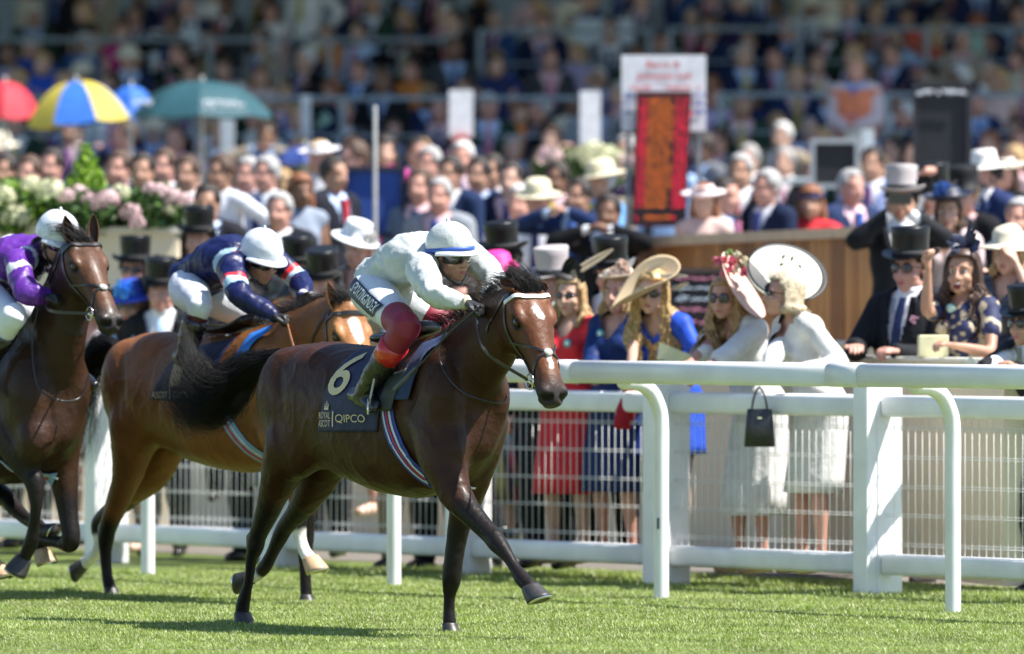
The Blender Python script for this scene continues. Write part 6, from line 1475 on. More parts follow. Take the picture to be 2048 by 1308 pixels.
def person(px, py, yaw, byaw=None, dY=.35, Y=None, fem=False, k=None, pitch=0, roll=0, hands=None, sk='fair', curl=(.5,.5), floor=0., lean=None, fat=None, mouth=0., upn=None, hdirs=None, sit=0.):
    """hands: ((px,py,dY),(px,py,dY)) right and left wrist in the photograph relative to the head's depth"""
    Y = (fenceY(px)+dY) if Y is None else Y; hc = P(px,py,Y); k = k or (.96 if fem else 1.03); byaw = yaw if byaw is None else byaw
    bf = dirv(byaw); side = bf.cross(UP); H0 = 1.60*k+floor
    hz = hc.z; drop = max(0, H0-hz)
    if lean is None: lean = math.sqrt(max(0, (.62*k)**2-(.62*k-drop)**2)) if drop < .5*k else .5
    fl_ = floor if hz <= H0+.02 else hz-1.60*k
    pe = V((hc.x,hc.y,0))-bf*lean+UP*(fl_+.97*k)
    up0 = (hc-pe).normalized(); L = (hc-pe).length; ne = pe+up0*(L*.80)-bf*.02; ch = pe+up0*(L*.44)-bf*.015
    fw = side.cross(up0); fw = fw if fw.dot(bf) > 0 else -fw
    s = .19*k*(.88 if fem else 1.)
    j = dict(pelvis=pe, chest=ch, neck=ne, head=hc, fwd=fw.normalized(), hfwd=dirv(yaw,pitch), hup=UP+side*math.sin(math.radians(roll)))
    if fat: j['fat'] = fat
    su = up0
    for sg, n in ((1,'R'),(-1,'L')):
        sh = ne-su*.065*k+side*(sg*s); hp = pe-UP*.05*k+side*(sg*.09*k); foot = V((pe.x,pe.y,fl_+.09))+side*(sg*.11*k)+bf*(lean*.25)
        dl_ = (hp-foot).length; kn, an = ik(hp, foot, dl_*.503, dl_*.503, bf+side*sg*.1); j.update({'sh'+n: sh, 'hip'+n: hp, 'kn'+n: kn, 'an'+n: an})
        i = 0 if n == 'R' else 1
        if hands and hands[i]: t = P(hands[i][0], hands[i][1], Y+hands[i][2]); pole = side*sg*.6-UP*.8-bf*.2; pole = V(hands[i][3]) if len(hands[i]) > 3 else pole
        else: t = sh+side*sg*.06-UP*.52*k+bf*.06; pole = -bf
        el, w_ = ik(sh, t, .29*k, .26*k, pole); j['el'+n] = el; j['wr'+n] = w_; j['pn'+n] = -UP
        if hdirs and hdirs[i]: j['hd'+n] = V(hdirs[i][0]); j['pn'+n] = V(hdirs[i][1])
    base = V((pe.x,pe.y,fl_)); o, Hm, q = figure('person', j, base, sk, fem, k, .013, .0062, mouth=mouth, curl=curl)
    return o, j, Hm, q, k, fl_
def shoes(o, j, k, fl_, mt, fem=False, bf=None):
    for s in 'RL':
        a = j['an'+s]; f = V((j['fwd'].x, j['fwd'].y, 0)).normalized(); b = Blob()
        b.tube([a-f*.045-UP*.05, a+f*.04-UP*.055, a+f*.15-UP*.07], [.036,.04,.03], ref=f.cross(UP), n=12); b.box(a-f*.05-UP*.075, (.018,.018,.014)); mk('shoe', b.raw(), mt, o)
def suit(o, j, k, coatm_, shirtm, tiem, trm=None, waist=None, vw=.10, tv=.6, collar=True, tails=True, fat=None):
    b = Blob(); torso_t(b, j, .008, k); arm_t(b, j, 'R', .008, k=k); arm_t(b, j, 'L', .008, k=k); ne, hd = j['neck'], j['head']; b.tube([ne, ne.lerp(hd,.35)], [.066*k,.060*k], n=16)
    sme = b.mesh(.012,2); bvs = rawbvh(sme); sh = mk('shirt', sme, shirtm, o)
    if waist: b = Blob(); torso_t(b, j, .016, k); me = shirtfront(b.mesh(.012,2), j, k, .055, .36); cut(me, lambda c: c[:,2] > j['neck'].z-.02); mk('waistcoat', me, waist, o)
    b = Blob(); torso_t(b, j, .028, k); pe = j['pelvis']; sd = (j['hipR']-j['hipL']).normalized(); b.tube([pe+UP*.02, pe-UP*.16*k], [(.198*k,.145*k),(.20*k,.15*k)], ref=sd, n=18)
    for s in 'RL':
        arm_t(b, j, s, .020, k=k*1.0); b.ell(j['sh'+s], .078*k)
    me = b.mesh(.012,3); me = shirtfront(me, j, k, vw, tv); me = wrinkle(me, .008, 7, 3); jk = mk('jacket', me, coatm_, o)
    for s in 'RL': el, wr = j['el'+s], j['wr'+s]; mk('cuff', Blob().tube([wr.lerp(el,.06), wr.lerp(el,-.03)], [.037*k,.035*k], n=14, sub=1, round_=False).raw(), shirtm, sh)
    # lapels
    side = (j['shR']-j['shL']).normalized(); bvj = rawbvh(me); fw = V(j['fwd'])
    for sg in (-1,1):
        R = []
        for t in np.linspace(.02, tv*.97, 9):
            w_ = vw*k*(1-t/tv)**.8; wl = .045*math.sin(math.pi*min(1,.15+t/tv*.85))+.008; pp = []
            for dx in (w_*.92, w_+wl*.5, w_+wl):
                p = ne.lerp(pe,t)+side*(sg*dx); h = bvj.ray_cast(p+fw*.4, -fw); pp.append((h[0] if h[0] is not None and (h[0]-p).length < .3 else p+fw*.12*k)+fw*.007)
            R.append(pp)
        b = Blob(); b.rings(R, cap=False, closed=False); lo = mk('lapel', b.raw(), coatm_, jk); m_ = lo.modifiers.new('s','SOLIDIFY'); m_.thickness = .004
    mk('tie', strip_front(j, bvs, .03, tv*.93, .020*k, .042*k, .006), tiem, sh)
    nk = ne.lerp(hd,.22); ax = (hd-ne).normalized(); sy = ax.cross(side).normalized(); bb = Blob(); RR = []
    for r, z in ((.066,-.012),(.070,.018),(.062,.020)): RR.append([nk+ax*z+side*(r*k*math.cos(t))+sy*(r*k*math.sin(t)) for t in np.linspace(0,2*math.pi,24,endpoint=False)])
    bb.rings(RR, cap=False); mk('collar', bb.raw(), shirtm, sh)
    b = Blob(); leg_t(b, j, 'R', .028, k=k); leg_t(b, j, 'L', .028, k=k); b.tube([pe-UP*.05, pe+UP*.06], [(.17*k,.125*k),(.165*k,.12*k)], ref=sd, n=16); mk('trousers', wrinkle(b.mesh(.013,2), .006, 8, 1), trm or coatm_, o)
    return bvj, jk
def dress(o, j, k, mt, hem=.42, sleeve=0, flare=1.0, loose=.0, skirtm=None, neckcut=.10, neckt=.30, folds=14, offk=.012, wr=.005):
    b = Blob(); torso_t(b, j, offk+loose, k, True)
    if sleeve:
        for s in 'RL':
            sh, el, w_ = j['sh'+s], j['el'+s], j['wr'+s]; R_ = .052*k+loose
            b.tube([sh, sh.lerp(el,.5)]+([el, el.lerp(w_,.3)] if sleeve > 1 else [])+([w_.lerp(el,.1)] if sleeve > 2 else []), [R_,R_]+([R_*.95,R_*.95] if sleeve > 1 else [])+([R_*.8] if sleeve > 2 else []), n=16)
    me = b.mesh(.011,3)
    ne, pe = j['neck'], j['pelvis']; side = np.array((j['shR']-j['shL']).normalized()); ax = pe-ne; L = ax.length; ax = np.array(ax/L); fw = np.array(j['fwd']); n0 = np.array(ne)
    def fn(c):
        r = c-n0; t = r@ax/L; x = np.abs(r@side); y = r@fw; return ((t < .02)&(x < .085*k))|((y > -.02)&(t < neckt)&(x < neckcut*k*np.clip(1-(t/neckt),0,1)**.7))|((t > .98))
    me = cut(me, fn); me = wrinkle(me, wr, 8, 2); top_ = mk('bodice', me, mt, o)
    fl_ = j['anR'].z-.09; sd = (j['hipR']-j['hipL']).normalized(); fv = UP.cross(sd); R = []; pe = j['pelvis']
    feet = (j['anR']+j['anL'])/2; up_ = (j['chest']-pe).normalized(); N_ = 64
    levels = [(pe+up_*.14*k, .130*k+loose+offk, .100*k+loose+offk,0),(pe+up_*.07*k,.155*k+loose+offk,.118*k+loose,.1),(pe-UP*.06*k,.176*k+offk,.136*k,.3)]
    zt = pe.z-.06*k; zb = fl_+hem
    for t in (.2,.4,.6,.8,1.0):
        z = zt+(zb-zt)*t; c = V((pe.x,pe.y,z)).lerp(V((feet.x,feet.y,z)), t*.9); g = .045*flare*t; levels.append((c, .176*k+offk+g*1.2, .138*k+g*1.3, .4+t))
    for c, a, b_, f in levels: R.append([c+sd*(math.cos(t)*(a+.008*f*flare*math.sin(folds*t+c.z*2)))+fv*(math.sin(t)*(b_+.008*f*flare*math.sin(folds*t+c.z*2))) for t in np.linspace(0,2*math.pi,N_,endpoint=False)])
    b = Blob(); b.rings(R, cap=False); sk_ = mk('skirt', b.raw(), skirtm or mt, o); s = sk_.modifiers.new('s','SOLIDIFY'); s.thickness = .004
    return top_, rawbvh_of(top_)
def rawbvh_of(o): return bvh_of(o)
fgrp = 'spectators along the mesh fence'
def fin(o, lab): tag(o, lab, 'person', fgrp)
pinkshoe = M('nude_shoe', (.62,.42,.32), .4); redshoe = M('red_shoe', (.55,.02,.04), .4)

# --- right of the horses -----------------------------------------------------------------
# elderly woman in white with the saucer hat, in profile
whitec = cloth('white_crepe', (.62,.61,.585), .7, bump=.3, bs=18)
o, j, Hm, q, k, f0 = person(1566,592,-78,-62,.42,fem=True,lean=.25,pitch=-6,hands=((1518,795,-.62,(0,.3,-1)),(1600,742,-.30)),sk='pink',curl=(.95,.4))
dress(o, j, k, whitec, .44, 3, .3, .010, neckcut=.06, neckt=.16, wr=.004); face_bits(o, q, Hm, k, ('narrow',glb)); long_hair(o, q, Hm, k, M('hair_ash_blond', (.50,.40,.27), .5, var=.4, ns=40, bump=.5, bs=90), 420, .060, .002, .0050, seed=4, spread=1.10, fy=.012, wid=.016)
h, m = disc_hat(o, P(1568,550,j['head'].y+.10), V((.16,-.70,.69)), .212, M('cream_straw', (.66,.64,.50), .6, var=.05, bump=.2, bs=120), .06, crown=.03, fwd=(0,0,-1))
h2_, m2 = disc_hat(o, P(1574,547,j['head'].y+.13), V((.22,-.66,.70)), .232, M('black_sinamay', (.012,.012,.014), .5), .06, 'hat_brim', crown=.01, fwd=(0,0,-1))
for i,(a,b_) in enumerate(((-.05,.10),(.0,.12),(.02,.085),(-.09,.09))): bb = Blob(); c_ = m @ V((a, .02-b_, .02)); petal(bb, c_, V((.3,-.3,1-.5*i)), V((0,-1,0)), .042, .009); mk('hat_leaf', bb.raw(), M('slate_leaf', (.16,.17,.15), .6), h)
mk('earring', Blob().ell(q(.083,-.015,-.045), .011).raw(), M('pearl', (.8,.78,.72), .2), o)
shoes(o, j, k, f0, pinkshoe); fin(o, 'elderly blonde woman in white suit and cream saucer hat with black rim, in profile'); handbag_at = j['wrR']
# woman in white blouse and pink sloping hat
o, j, Hm, q, k, f0 = person(1449,598,-24,-52,.30,fem=True,lean=.26,pitch=2,hands=((1368,738,-.40),(1400,742,-.42)),sk='pink')
dress(o, j, k, cloth('white_blouse', (.64,.63,.62), .7, bump=.3, bs=18), .32, 2, .6, .014, neckcut=.06, neckt=.30, wr=.004); face_bits(o, q, Hm, k, ('big',glb)); long_hair(o, q, Hm, k, M('hair_honey', (.42,.25,.11), .45, var=.4, ns=40), 190, .24, .006, seed=5)
h, m = disc_hat(o, P(1480,574,j['head'].y-.02), V((.80,-.26,.50)), .215, M('pink_straw', (.74,.50,.42), .6, var=.04, bump=.2, bs=120), .08, crown=.02, fwd=(-.5,-.5,.1), wave=.01)
pf = M('petal_pink', (.70,.16,.22), .6); pc = M('petal_cream', (.72,.66,.48), .6); pg = M('petal_green', (.25,.35,.12), .6)
for i,(x,y,mt_,r) in enumerate(((1440,520,pf,.05),(1462,528,pf,.05),(1455,545,pf,.045),(1474,510,pc,.03),(1488,525,pc,.04),(1458,508,pg,.03),(1492,545,pf,.04),(1470,540,pc,.035))): flower(h, P(x,y,j['head'].y-.12), r, mt_, 12, i)
bb = Blob(); bb.tube([q(.02,.0,.13), P(1462,515,j['head'].y-.05), P(1466,503,j['head'].y-.05)], .002, n=5); mk('stem_wire', bb.raw(), pg, h)
round_badge(o, j, -.02, .34, bvh_of(o.children[0] if False else [c for c in o.children if c.name.startswith('bodice')][0]))
shoes(o, j, k, f0, pinkshoe); fin(o, 'blonde woman in white blouse, big dark sunglasses and pink sloping hat with flowers')
# long curly blonde in beige brim, blue dress
o, j, Hm, q, k, f0 = person(1303,588,-12,-34,.32,fem=True,lean=.24,pitch=3,roll=-6,hands=((1262,745,-.30),(1345,742,-.34)),sk='fair')
bl = cloth('royal_blue_cloth', (.02,.075,.48), .55, bump=.25, bs=18); dress(o, j, k, bl, .62, 1, .6, .006, neckcut=.09, neckt=.2); face_bits(o, q, Hm, k, ('cat',glt)); long_hair(o, q, Hm, k, M('hair_curly_blond', (.46,.30,.12), .45, var=.5, ns=60), 170, .46, .015, .0058, seed=9, spread=1.14)
h, m = disc_hat(o, P(1294,576,j['head'].y-.0), V((-.55,-.26,.80)), .235, M('beige_straw', (.56,.42,.25), .65, var=.06, bump=.25, bs=120), .20, crown=.04, fwd=(.3,-.9,.1), wave=.035)
for i,(x,y,x2,y2) in enumerate(((1290,545,1335,522),(1300,552,1385,553),(1345,580,1385,562))): feather(h, P(x,y,j['head'].y-.05), P(x2,y2,j['head'].y-.1)-P(x,y,j['head'].y-.05), (P(x2,y2,40)-P(x,y,40)).length*1.1, .018, M('beige_quill', (.62,.52,.38), .6), 'quill')
shoes(o, j, k, f0, redshoe); fin(o, 'woman in royal blue dress with long curly blonde hair and wide beige hat')
# woman in navy behind her
o, j, Hm, q, k, f0 = person(1236,588,-25,-40,.52,fem=True,hands=((1190,745,-.30),(1240,745,-.30)),sk='pink')
nv = cloth('navy_dress', (.010,.028,.12), .6, bump=.25, bs=18); tb2, bvt = dress(o, j, k, nv, .40, 2, .9, .01); face_bits(o, q, Hm, k); long_hair(o, q, Hm, k, hairM('blond'), 110, .10, 0, seed=14)
h, m = disc_hat(o, q(.0,.0,.11), V((-.1,-.1,1)), .11, M('cream_felt', (.62,.5,.38), .7), .1, crown=.05)
for i,(x,y) in enumerate(((1232,545),(1244,532),(1225,552),(1250,545))): flower(h, P(x,y,j['head'].y-.06), .045, M('petal_blush', (.66,.48,.38), .6), 10, i+20)
feather(h, P(1250,545,j['head'].y-.05), P(1270,512,j['head'].y)-P(1250,545,j['head'].y), .10, .02, M('white_quill', (.75,.74,.7), .6), 'quill')
round_badge(o, j, .06, .22, bvt); shoes(o, j, k, f0, redshoe); fin(o, 'fair woman in navy dress with cream flowered headpiece, behind the beige wide hat')
# red dress
o, j, Hm, q, k, f0 = person(1140,594,-22,-35,.30,fem=True,hands=((1098,745,-.30),(1180,745,-.28)),sk='fair')
rd = cloth('red_dress', (.62,.03,.04), .6, bump=.2, bs=18); tb2, bvt = dress(o, j, k, rd, .40, 0, .8, .004, neckcut=.10, neckt=.26); face_bits(o, q, Hm, k, ('narrow',glt)); long_hair(o, q, Hm, k, hairM('blond'), 140, .16, .003, seed=17)
h, m = disc_hat(o, q(.03,-.01,.12), V((.25,-.1,.95)), .10, M('black_net', (.012,.012,.012), .6), .05, crown=.03)
feather(h, q(.0,.04,.12), P(1182,525,j['head'].y)-q(0,.04,.12), .30, .03, M('speckled_quill', (.40,.33,.22), .6), 'quill')
for i in range(5): feather(h, q(.05,0,.12), V((.3+.12*i,-.1,.8-.25*i)), .14, .035, M('black_feather', (.01,.01,.01), .5), 'feather', curve=.5)
round_badge(o, j, -.06, .30, bvt); shoes(o, j, k, f0, pinkshoe); fin(o, 'woman in red sleeveless dress and sunglasses just right of the leading horse\'s head')
# pink hat, dark floral dress
o, j, Hm, q, k, f0 = person(992,560,-20,-35,.45,fem=True,hands=((960,742,-.25),(1060,745,-.25)),sk='fair')
fl_m = M('floral_dark', (.03,.025,.06), .7, attr=True, var=.05)
def floral(o_, cols, sc=16):
    me = o_.data; co = getv(me); n = np.array([noise.noise(V(p)*sc) for p in co]); n2 = np.array([noise.noise(V(p)*sc*.6+V((9,3,1))) for p in co]); c = np.tile(np.array(cols[0]), (len(co),1))
    for cc, a, b_ in ((cols[1],.22,9),(cols[2],-9,-.28)): c[(n > a)&(n < b_)] = cc
    c[(n2 > .33)] = cols[3]; paint(me, c)
tb2, bvt = dress(o, j, k, fl_m, .22, 0, .8, .004)
for c in list(o.children):
    if c.name.startswith(('bodice','skirt')): floral(c, [(.02,.02,.045),(.45,.06,.10),(.30,.28,.10),(.25,.35,.42)])
face_bits(o, q, Hm, k); long_hair(o, q, Hm, k, hairM('blond'), 110, .12, 0, seed=24)
h, m = disc_hat(o, q(.0,-.0,.105), V((-.1,-.2,1)), .135, M('magenta_felt', (.66,.03,.26), .6), -.25, crown=.07)
flower(h, P(1022,535,j['head'].y-.06), .045, M('magenta_felt', (.66,.03,.26), .6), 14, 4, 'hat_bow'); shoes(o, j, k, f0, blk); fin(o, 'woman in magenta hat and dark floral dress behind the leading jockey\'s arm')
# men in top hats between them
def gent(px, py, yaw, dY, lab, hat=topm, hands=None, sk='pink', tie=(.05,.10,.35), shirt=(.78,.78,.80), glasses=None, k=None, coat=coatb, waist=None, Y=None, byaw=None, roll=0, tilt=-8, hc='dark', **kw):
    o, j, Hm, q, k, f0 = person(px,py,yaw,byaw,dY,Y=Y,fem=False,k=k,hands=hands,sk=sk,roll=roll,**kw)
    bvj, jk = suit(o, j, k, coat, cloth('dress_shirt', shirt, .7), cloth('neck_tie', tie, .45), waist=waist); face_bits(o, q, Hm, k, glasses); short_hair(o, q, Hm, k, hairM(hc), 2)
    if hat: top_hat(o, Hm, k, hat, tilt, roll=0, band=M('hat_ribbon_black', (.015,.015,.016), .8))
    shoes(o, j, k, f0, blk); fin(o, lab); return o, j, q, k
gent(1103,572,-30,.75,'man in grey top hat with black band behind the leading horse\'s mane', topg, sk='pink')
gent(1222,552,-25,1.0,'man in black top hat and striped tie behind the cream flowered headpiece', tie=(.10,.16,.35))
gent(1003,520,-35,1.3,'man in glossy black top hat directly behind the leading jockey\'s cap', byaw=-60)
# right-hand group behind the low wall
o, j, Hm, q, k, f0 = person(1820,540,-32,-36,.0,Y=49.0,k=1.12,hands=((1712,694,-.30,(-.6,0,-1)),(1795,703,-.42,(.3,0,-1))),sk='pink',fat=1.12,curl=(.3,.6))
suit(o, j, k, coatb, cloth('dress_shirt', (.80,.80,.82), .7), cloth('spotted_tie', (.02,.03,.09), .5), waist=cloth('grey_waistcoat', (.40,.39,.42), .7), vw=.085, tv=.70); face_bits(o, q, Hm, k, ('round',glt)); short_hair(o, q, Hm, k, hairM('dark'), 3); top_hat(o, Hm, k, topm, -4, roll=0)
flower(o, j['chest'].lerp(j['neck'],.45)+V(j['fwd'])*.17-(j['shR']-j['shL']).normalized()*.13, .03, M('buttonhole_pink', (.7,.4,.5), .6), 12, 2, 'buttonhole'); shoes(o, j, k, f0, blk)
fin(o, 'large man in black top hat and tailcoat, tinted glasses, hands on the cream wall')
# shouting woman
o, j, Hm, q, k, f0 = person(1925,548,-20,-34,.0,Y=48.2,fem=True,k=1.04,hands=((1856,532,-.25,(-.1,0,-1)),(1905,690,-.40,(.7,0,-.8))),sk='tan',mouth=.006,curl=(1.15,.5),hdirs=(((-.1,-.2,1),(.6,-.6,0)),None),pitch=-4)
dress(o, j, k, fl_m, .45, 1, .8, .004, neckcut=.075, neckt=.12)
for c in list(o.children):
    if c.name.startswith(('bodice','skirt')): floral(c, [(.012,.018,.075),(.42,.34,.22),(.012,.018,.075),(.50,.42,.30)], 24)
face_bits(o, q, Hm, k, None, mouthopen=True); long_hair(o, q, Hm, k, M('hair_dark_curls', (.055,.025,.014), .45, var=.4, ns=40), 210, .30, .014, .0062, seed=33, spread=1.14)
bb = Blob(); nvf = M('navy_sinamay', (.012,.018,.05), .5)
for i in range(7): petal(bb, q(-.03,.0,.14), V((-.9+.22*i,-.3,.25+.32*math.sin(i*2.1))), V((0,-1,.3)), .14-.008*i, .034)
h = mk('headpiece', bb.raw(), nvf, o)
for i in range(3): feather(h, q(-.02,0,.14), V((.1+.25*i,.0,1)), .16-.03*i, .018, nvf, 'quill')
tb2 = [c for c in o.children if c.name.startswith('bodice')][0]; round_badge(o, j, .03, .12, bvh_of(tb2), M('badge_mint', (.35,.62,.55), .4)); shoes(o, j, k, f0, blk)
fin(o, 'shouting woman with long brown curls, navy and gold floral dress, fist raised')
# sequin dress and cream hat
o, j, Hm, q, k, f0 = person(2016,512,-25,-35,.0,Y=50.0,fem=True,sk='fair',hands=((1950,560,-.2),(2030,520,-.25,(.5,0,-1))))
dress(o, j, k, M('black_sequins', (.02,.022,.03), .3, var=.8, ns=90, coat=.4), .4, 0, .6, .006); face_bits(o, q, Hm, k); long_hair(o, q, Hm, k, hairM('blond'), 90, .1, .002, seed=41)
disc_hat(o, q(0,0,.10), V((-.15,-.25,.92)), .17, M('cream_hat', (.66,.60,.46), .6, bump=.2, bs=120), -.12, crown=.08, wave=.02); shoes(o, j, k, f0, blk); fin(o, 'woman in black sequin dress and wide cream hat at the right edge')
# right edge man
o, j, q, k = gent(2052,650,-40,.2,'man in black top hat and round sunglasses cut by the right edge, holding papers', glasses=('round',glb), Y=46.7, hands=((1965,738,-.35,(-.3,0,-1)),(2035,740,-.35,(.3,0,-1))), waist=cloth('sage_waistcoat', (.35,.36,.28), .7), k=1.0, lean=.3, sk='tan')
# usher with grey topper and phone
o, j, Hm, q, k, f0 = person(1802,405,-8,0,.0,Y=53.8,k=1.05,hands=((1775,430,-.30,(-.8,0,-.6)),(1824,430,-.30,(.8,0,-.6))),sk='tan',curl=(.9,.9),hdirs=(((.2,-.1,1),(.5,.3,0)),((-.2,-.1,1),(-.5,.3,0))))
suit(o, j, k, coatb, cloth('dress_shirt', (.80,.80,.82), .7), cloth('pale_blue_tie', (.25,.4,.7), .5)); face_bits(o, q, Hm, k, eyes=False); short_hair(o, q, Hm, k, hairM('dark'), 3); top_hat(o, Hm, k, topg, 4)
shoes(o, j, k, f0, blk); fin(o, 'man in black coat and grey top hat holding a phone up before his face')
pY = j['wrR'].y-.06; b = Blob(); c = (P(1800,398,pY)); b.box(c, (.075,.005,.036)); ph = mk('phone', b.raw(sm=False), M('phone_black', (.01,.01,.01), .2, coat=.5), None, c); ph.modifiers.new('b','BEVEL').width = .004; tag(ph, 'dark phone held up by the man in the grey top hat', 'phone')
# navy brimmed hat woman, raised arm man, white panama
o, j, Hm, q, k, f0 = person(1897,428,-10,-20,.0,Y=54.0,fem=True,sk='fair'); dress(o, j, k, cloth('blush_dress', (.62,.50,.50), .6), .4, 1, .8, .01); face_bits(o, q, Hm, k); long_hair(o, q, Hm, k, hairM('brown'), 90, .08, .0, seed=51)
h, m = disc_hat(o, q(0,.01,.10), V((-.08,-.12,1)), .165, M('navy_straw', (.015,.022,.05), .5), .22, crown=.08); flower(h, q(.03,.07,.15), .07, M('blue_flower', (.05,.15,.45), .5), 14, 6, 'hat_flower'); shoes(o, j, k, f0, blk); fin(o, 'woman in blush dress and dark navy upturned hat trimmed with blue')
gent(1868,395,-25,.0,'man in black top hat with one fist raised beside a white cuff', Y=56.0, hands=((1853,352,-.35,(-.8,0,-.5)),None), sk='pink', curl=(1.1,.5), tie=(.3,.3,.35))
o, j, q, k = gent(1968,352,-50,.0,'man in navy jacket and white panama hat at upper right', hat=None, Y=57.5, coat=cloth('navy_jacket', (.02,.035,.11), .8), sk='pink', hands=None)
hatmesh_m = M('panama_white', (.72,.71,.68), .6, bump=.2, bs=120); disc_hat(o, q(0,-.005,.075), V((-.1,-.15,1)), .155, hatmesh_m, -.05, crown=.10)
gent(1745,470,-30,.0,'man in black coat behind the large top-hatted man, face half hidden', hat=None, Y=56.5, sk='tan', coat=coatb) if False else None
# --- left of the horses ------------------------------------------------------------------
gent(270,543,-15,1.0,'man in black top hat and dark sunglasses at left, tallest of the pair', glasses=('narrow',glb), roll=0, tilt=-2)
o, j, q, k = gent(322,588,-5,.6,'smiling man in black top hat and pale tie beside the woman in blue', tie=(.45,.60,.78), roll=0, tilt=-6, lean=.1)
o, j, Hm, q, k, f0 = person(262,615,-20,-30,.35,fem=True,sk='tan'); dress(o, j, k, cloth('sky_dress', (.25,.40,.68), .6), .4, 2, .8, .02); face_bits(o, q, Hm, k, ('narrow',glb)); long_hair(o, q, Hm, k, hairM('brown'), 110, .16, .0, seed=61)
h, m = disc_hat(o, q(0,.0,.09), V((-.1,-.2,1)), .15, M('cobalt_hat', (.03,.07,.48), .5), -.15, crown=.09); flower(h, P(247,580,j['head'].y-.10), .08, M('azure_petal', (.05,.28,.75), .5), 16, 9, 'hat_flower'); shoes(o, j, k, f0, pinkshoe); fin(o, 'woman in pale blue dress and cobalt hat with blue flower, left of the hats')
gent(398,484,-10,1.6,'pink-faced man in black top hat behind the second jockey\'s back', tie=(.2,.2,.25), tilt=-4)
gent(645,572,-15,.6,'man in black top hat between the two white-capped jockeys', tie=(.3,.3,.3), tilt=-14, hat=topm)
gent(596,545,-20,1.5,'man in tall black top hat just right of the second jockey\'s cap', tie=(.3,.3,.3))
o, j, Hm, q, k, f0 = person(570,602,20,-30,.35,fem=True,sk='pink'); dress(o, j, k, cloth('grey_dress', (.12,.12,.13), .6), .4, 2, .8, .02); face_bits(o, q, Hm, k); short_hair(o, q, Hm, k, hairM('brown'), 8, 1.03, -.08)
disc_hat(o, q(0,.0,.085), V((-.35,-.2,.9)), .155, M('charcoal_hat', (.035,.036,.04), .6), -.1, crown=.09); shoes(o, j, k, f0, blk); fin(o, 'woman in charcoal brimmed hat below the second jockey\'s arm')
o, j, Hm, q, k, f0 = person(718,500,-30,-35,1.5,fem=True,sk='pink',k=1.02); dress(o, j, k, cloth('ivory_dress', (.66,.62,.52), .6), .4, 2, .8, .02); face_bits(o, q, Hm, k); short_hair(o, q, Hm, k, hairM('grey'), 8, 1.03, -.08)
disc_hat(o, q(0.02,-.0,.085), V((.25,-.25,.9)), .155, M('white_hat', (.76,.77,.80), .5), -.12, crown=.10); shoes(o, j, k, f0, pinkshoe); fin(o, 'woman in big white domed hat left of the leading jockey\'s back')
# people whose heads the horses hide, seen as skirts and trousers through the mesh
o, j, Hm, q, k, f0 = person(182,610,-20,-30,.30,fem=True,sk='pink'); dress(o, j, k, cloth('white_rose_dress', (.68,.58,.58), .6), .60, 1, .7, .01); face_bits(o, q, Hm, k); long_hair(o, q, Hm, k, hairM('blond'), 60, .1, .0, seed=71); shoes(o, j, k, f0, blk); fin(o, 'woman in short white and rose dress between the left horse and bright bay')
o, j, Hm, q, k, f0 = person(98,612,-20,-30,.30,fem=True,sk='pink'); dress(o, j, k, cloth('raspberry_dress', (.45,.03,.12), .6), .45, 1, .7, .01); face_bits(o, q, Hm, k); long_hair(o, q, Hm, k, hairM('brown'), 60, .1, .0, seed=73); shoes(o, j, k, f0, blk); fin(o, 'woman in raspberry dress seen between the legs of the left horse')
gent(480,610,-30,.4,'man in dark suit hidden behind the bright bay\'s shoulder and jockey', hat=None, tie=(.2,.1,.1))
gent(860,600,-30,.4,'man in black suit hidden behind the leading jockey\'s body', hat=None, tie=(.2,.1,.1))
gent(925,605,-30,.5,'dark-suited man behind the leading horse\'s neck, trousers showing below', hat=None, tie=(.2,.1,.1), coat=cloth('charcoal_coat', (.03,.03,.035), .8))
gent(790,600,-30,.45,'man in khaki trousers hidden behind the saddle of the leading horse', hat=None, tie=(.2,.1,.1), coat=cloth('tan_suit', (.30,.22,.12), .8))
gent(30,600,-30,.4,'man in dark suit at the left edge behind the purple jockey', hat=None, tie=(.2,.1,.1))

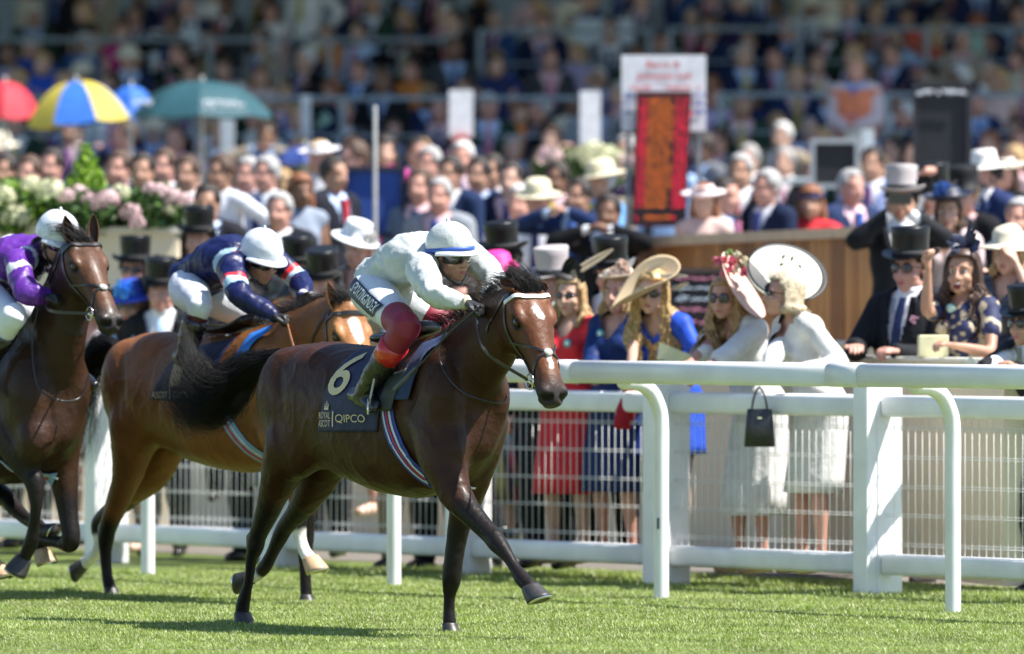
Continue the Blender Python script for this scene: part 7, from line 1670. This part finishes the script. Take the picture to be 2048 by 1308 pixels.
# --- things held or set down --------------------------------------------------------------
wr = handbag_at; c = P(1519,852,wr.y-.02); b = Blob(); R = []
for z, a, d_ in ((-.115,.082,.045),(-.110,.086,.048),(.0,.080,.042),(.085,.070,.030),(.095,.066,.026)):
    R.append([c+V((a*math.copysign(abs(math.cos(t))**.5,math.cos(t)), d_*math.copysign(abs(math.sin(t))**.5,math.sin(t)), z)) for t in np.linspace(0,2*math.pi,28,endpoint=False)])
hb = mk('handbag', b.rings(R).raw(), M('bag_leather', (.010,.010,.011), .32, coat=.4, var=.2, bump=.2, bs=60), None, c); tag(hb, 'small black leather handbag hanging from the white-suited woman\'s hand', 'handbag')
for dy in (-.02,.02): bb = Blob(); bb.tube([c+V((-.045,dy,.08)), c+V((-.03,dy,.16)), c+V((.0,dy*.3,.215)), c+V((.03,dy,.16)), c+V((.045,dy,.08))], .0055, n=8, sub=4); mk('bag_handle', bb.raw(), hb.data.materials[0], hb)
bb = Blob(); bb.box(c+V((0,-.042,.045)), (.012,.004,.006)); mk('clasp', bb.raw(sm=False), steel, hb)
def paper(pts, Y, mt, lab, nm='racecard', th=.004):
    vs = [P(x,y,Y+dy) for x,y,dy in pts]; n = len(vs); vs += [v+V((0,th,0)) for v in vs]; fs = [tuple(range(n)), tuple(range(n,2*n))[::-1]]+[(i,(i+1)%n,n+(i+1)%n,n+i) for i in range(n)]
    o = mk(nm, (vs,fs), mt, None, vs[0]); tag(o, lab, 'racecard'); return o
cardm = M('card_cream', (.78,.74,.48), .6, var=.04); cardm2 = M('card_olive', (.34,.37,.20), .6, var=.05)
Yp = fenceY(1340)-.05
paper([(1312,735,0),(1318,684,-.02),(1388,712,.0),(1372,738,.03)], Yp+.02, cardm, 'open cream racecard held between the curly blonde and the white blouse')
paper([(1287,736,0),(1298,722,-.02),(1326,718,.0),(1347,738,.0)], Yp-.06, cardm2, 'folded olive racecard resting on the rail in front of the cream one')
paper([(1922,742,0),(1940,712,-.02),(1962,728,.0),(1975,745,.0)], 46.6, M('card_white', (.72,.70,.64), .6), 'white racecard held over the rail near the right edge')
b = Blob(); c = P(1866,692,48.15); b.box(c, (.085,.07,.062)); me = b.raw(sm=False); 
bx_ = mk('ice_bucket', me, M('pale_yellow_box', (.72,.68,.42), .5), None, c); bx_.modifiers.new('b','BEVEL').width = .006; tag(bx_, 'pale yellow square box on the cream wall by the floral dress', 'box')
# red scarf hanging over the rail
c = P(1258,778,fenceY(1258)-.12); b = Blob(); b.tube([c+UP*.03, c-UP*.03, c+V((-.02,0,-.13)), c+V((-.035,0,-.21))], [(.040,.02),(.036,.02),(.056,.03),(.045,.022)], ref=V((1,0,0)), n=18, sub=4); me = wrinkle(b.raw(), .012, 18, 4)
tag(mk('red_scarf', me, cloth('red_satin', (.36,.01,.025), .4), None, c), 'crumpled red scarf hanging below the rail beside the curved post', 'scarf')
bpy.data.scenes.remove(WORK)
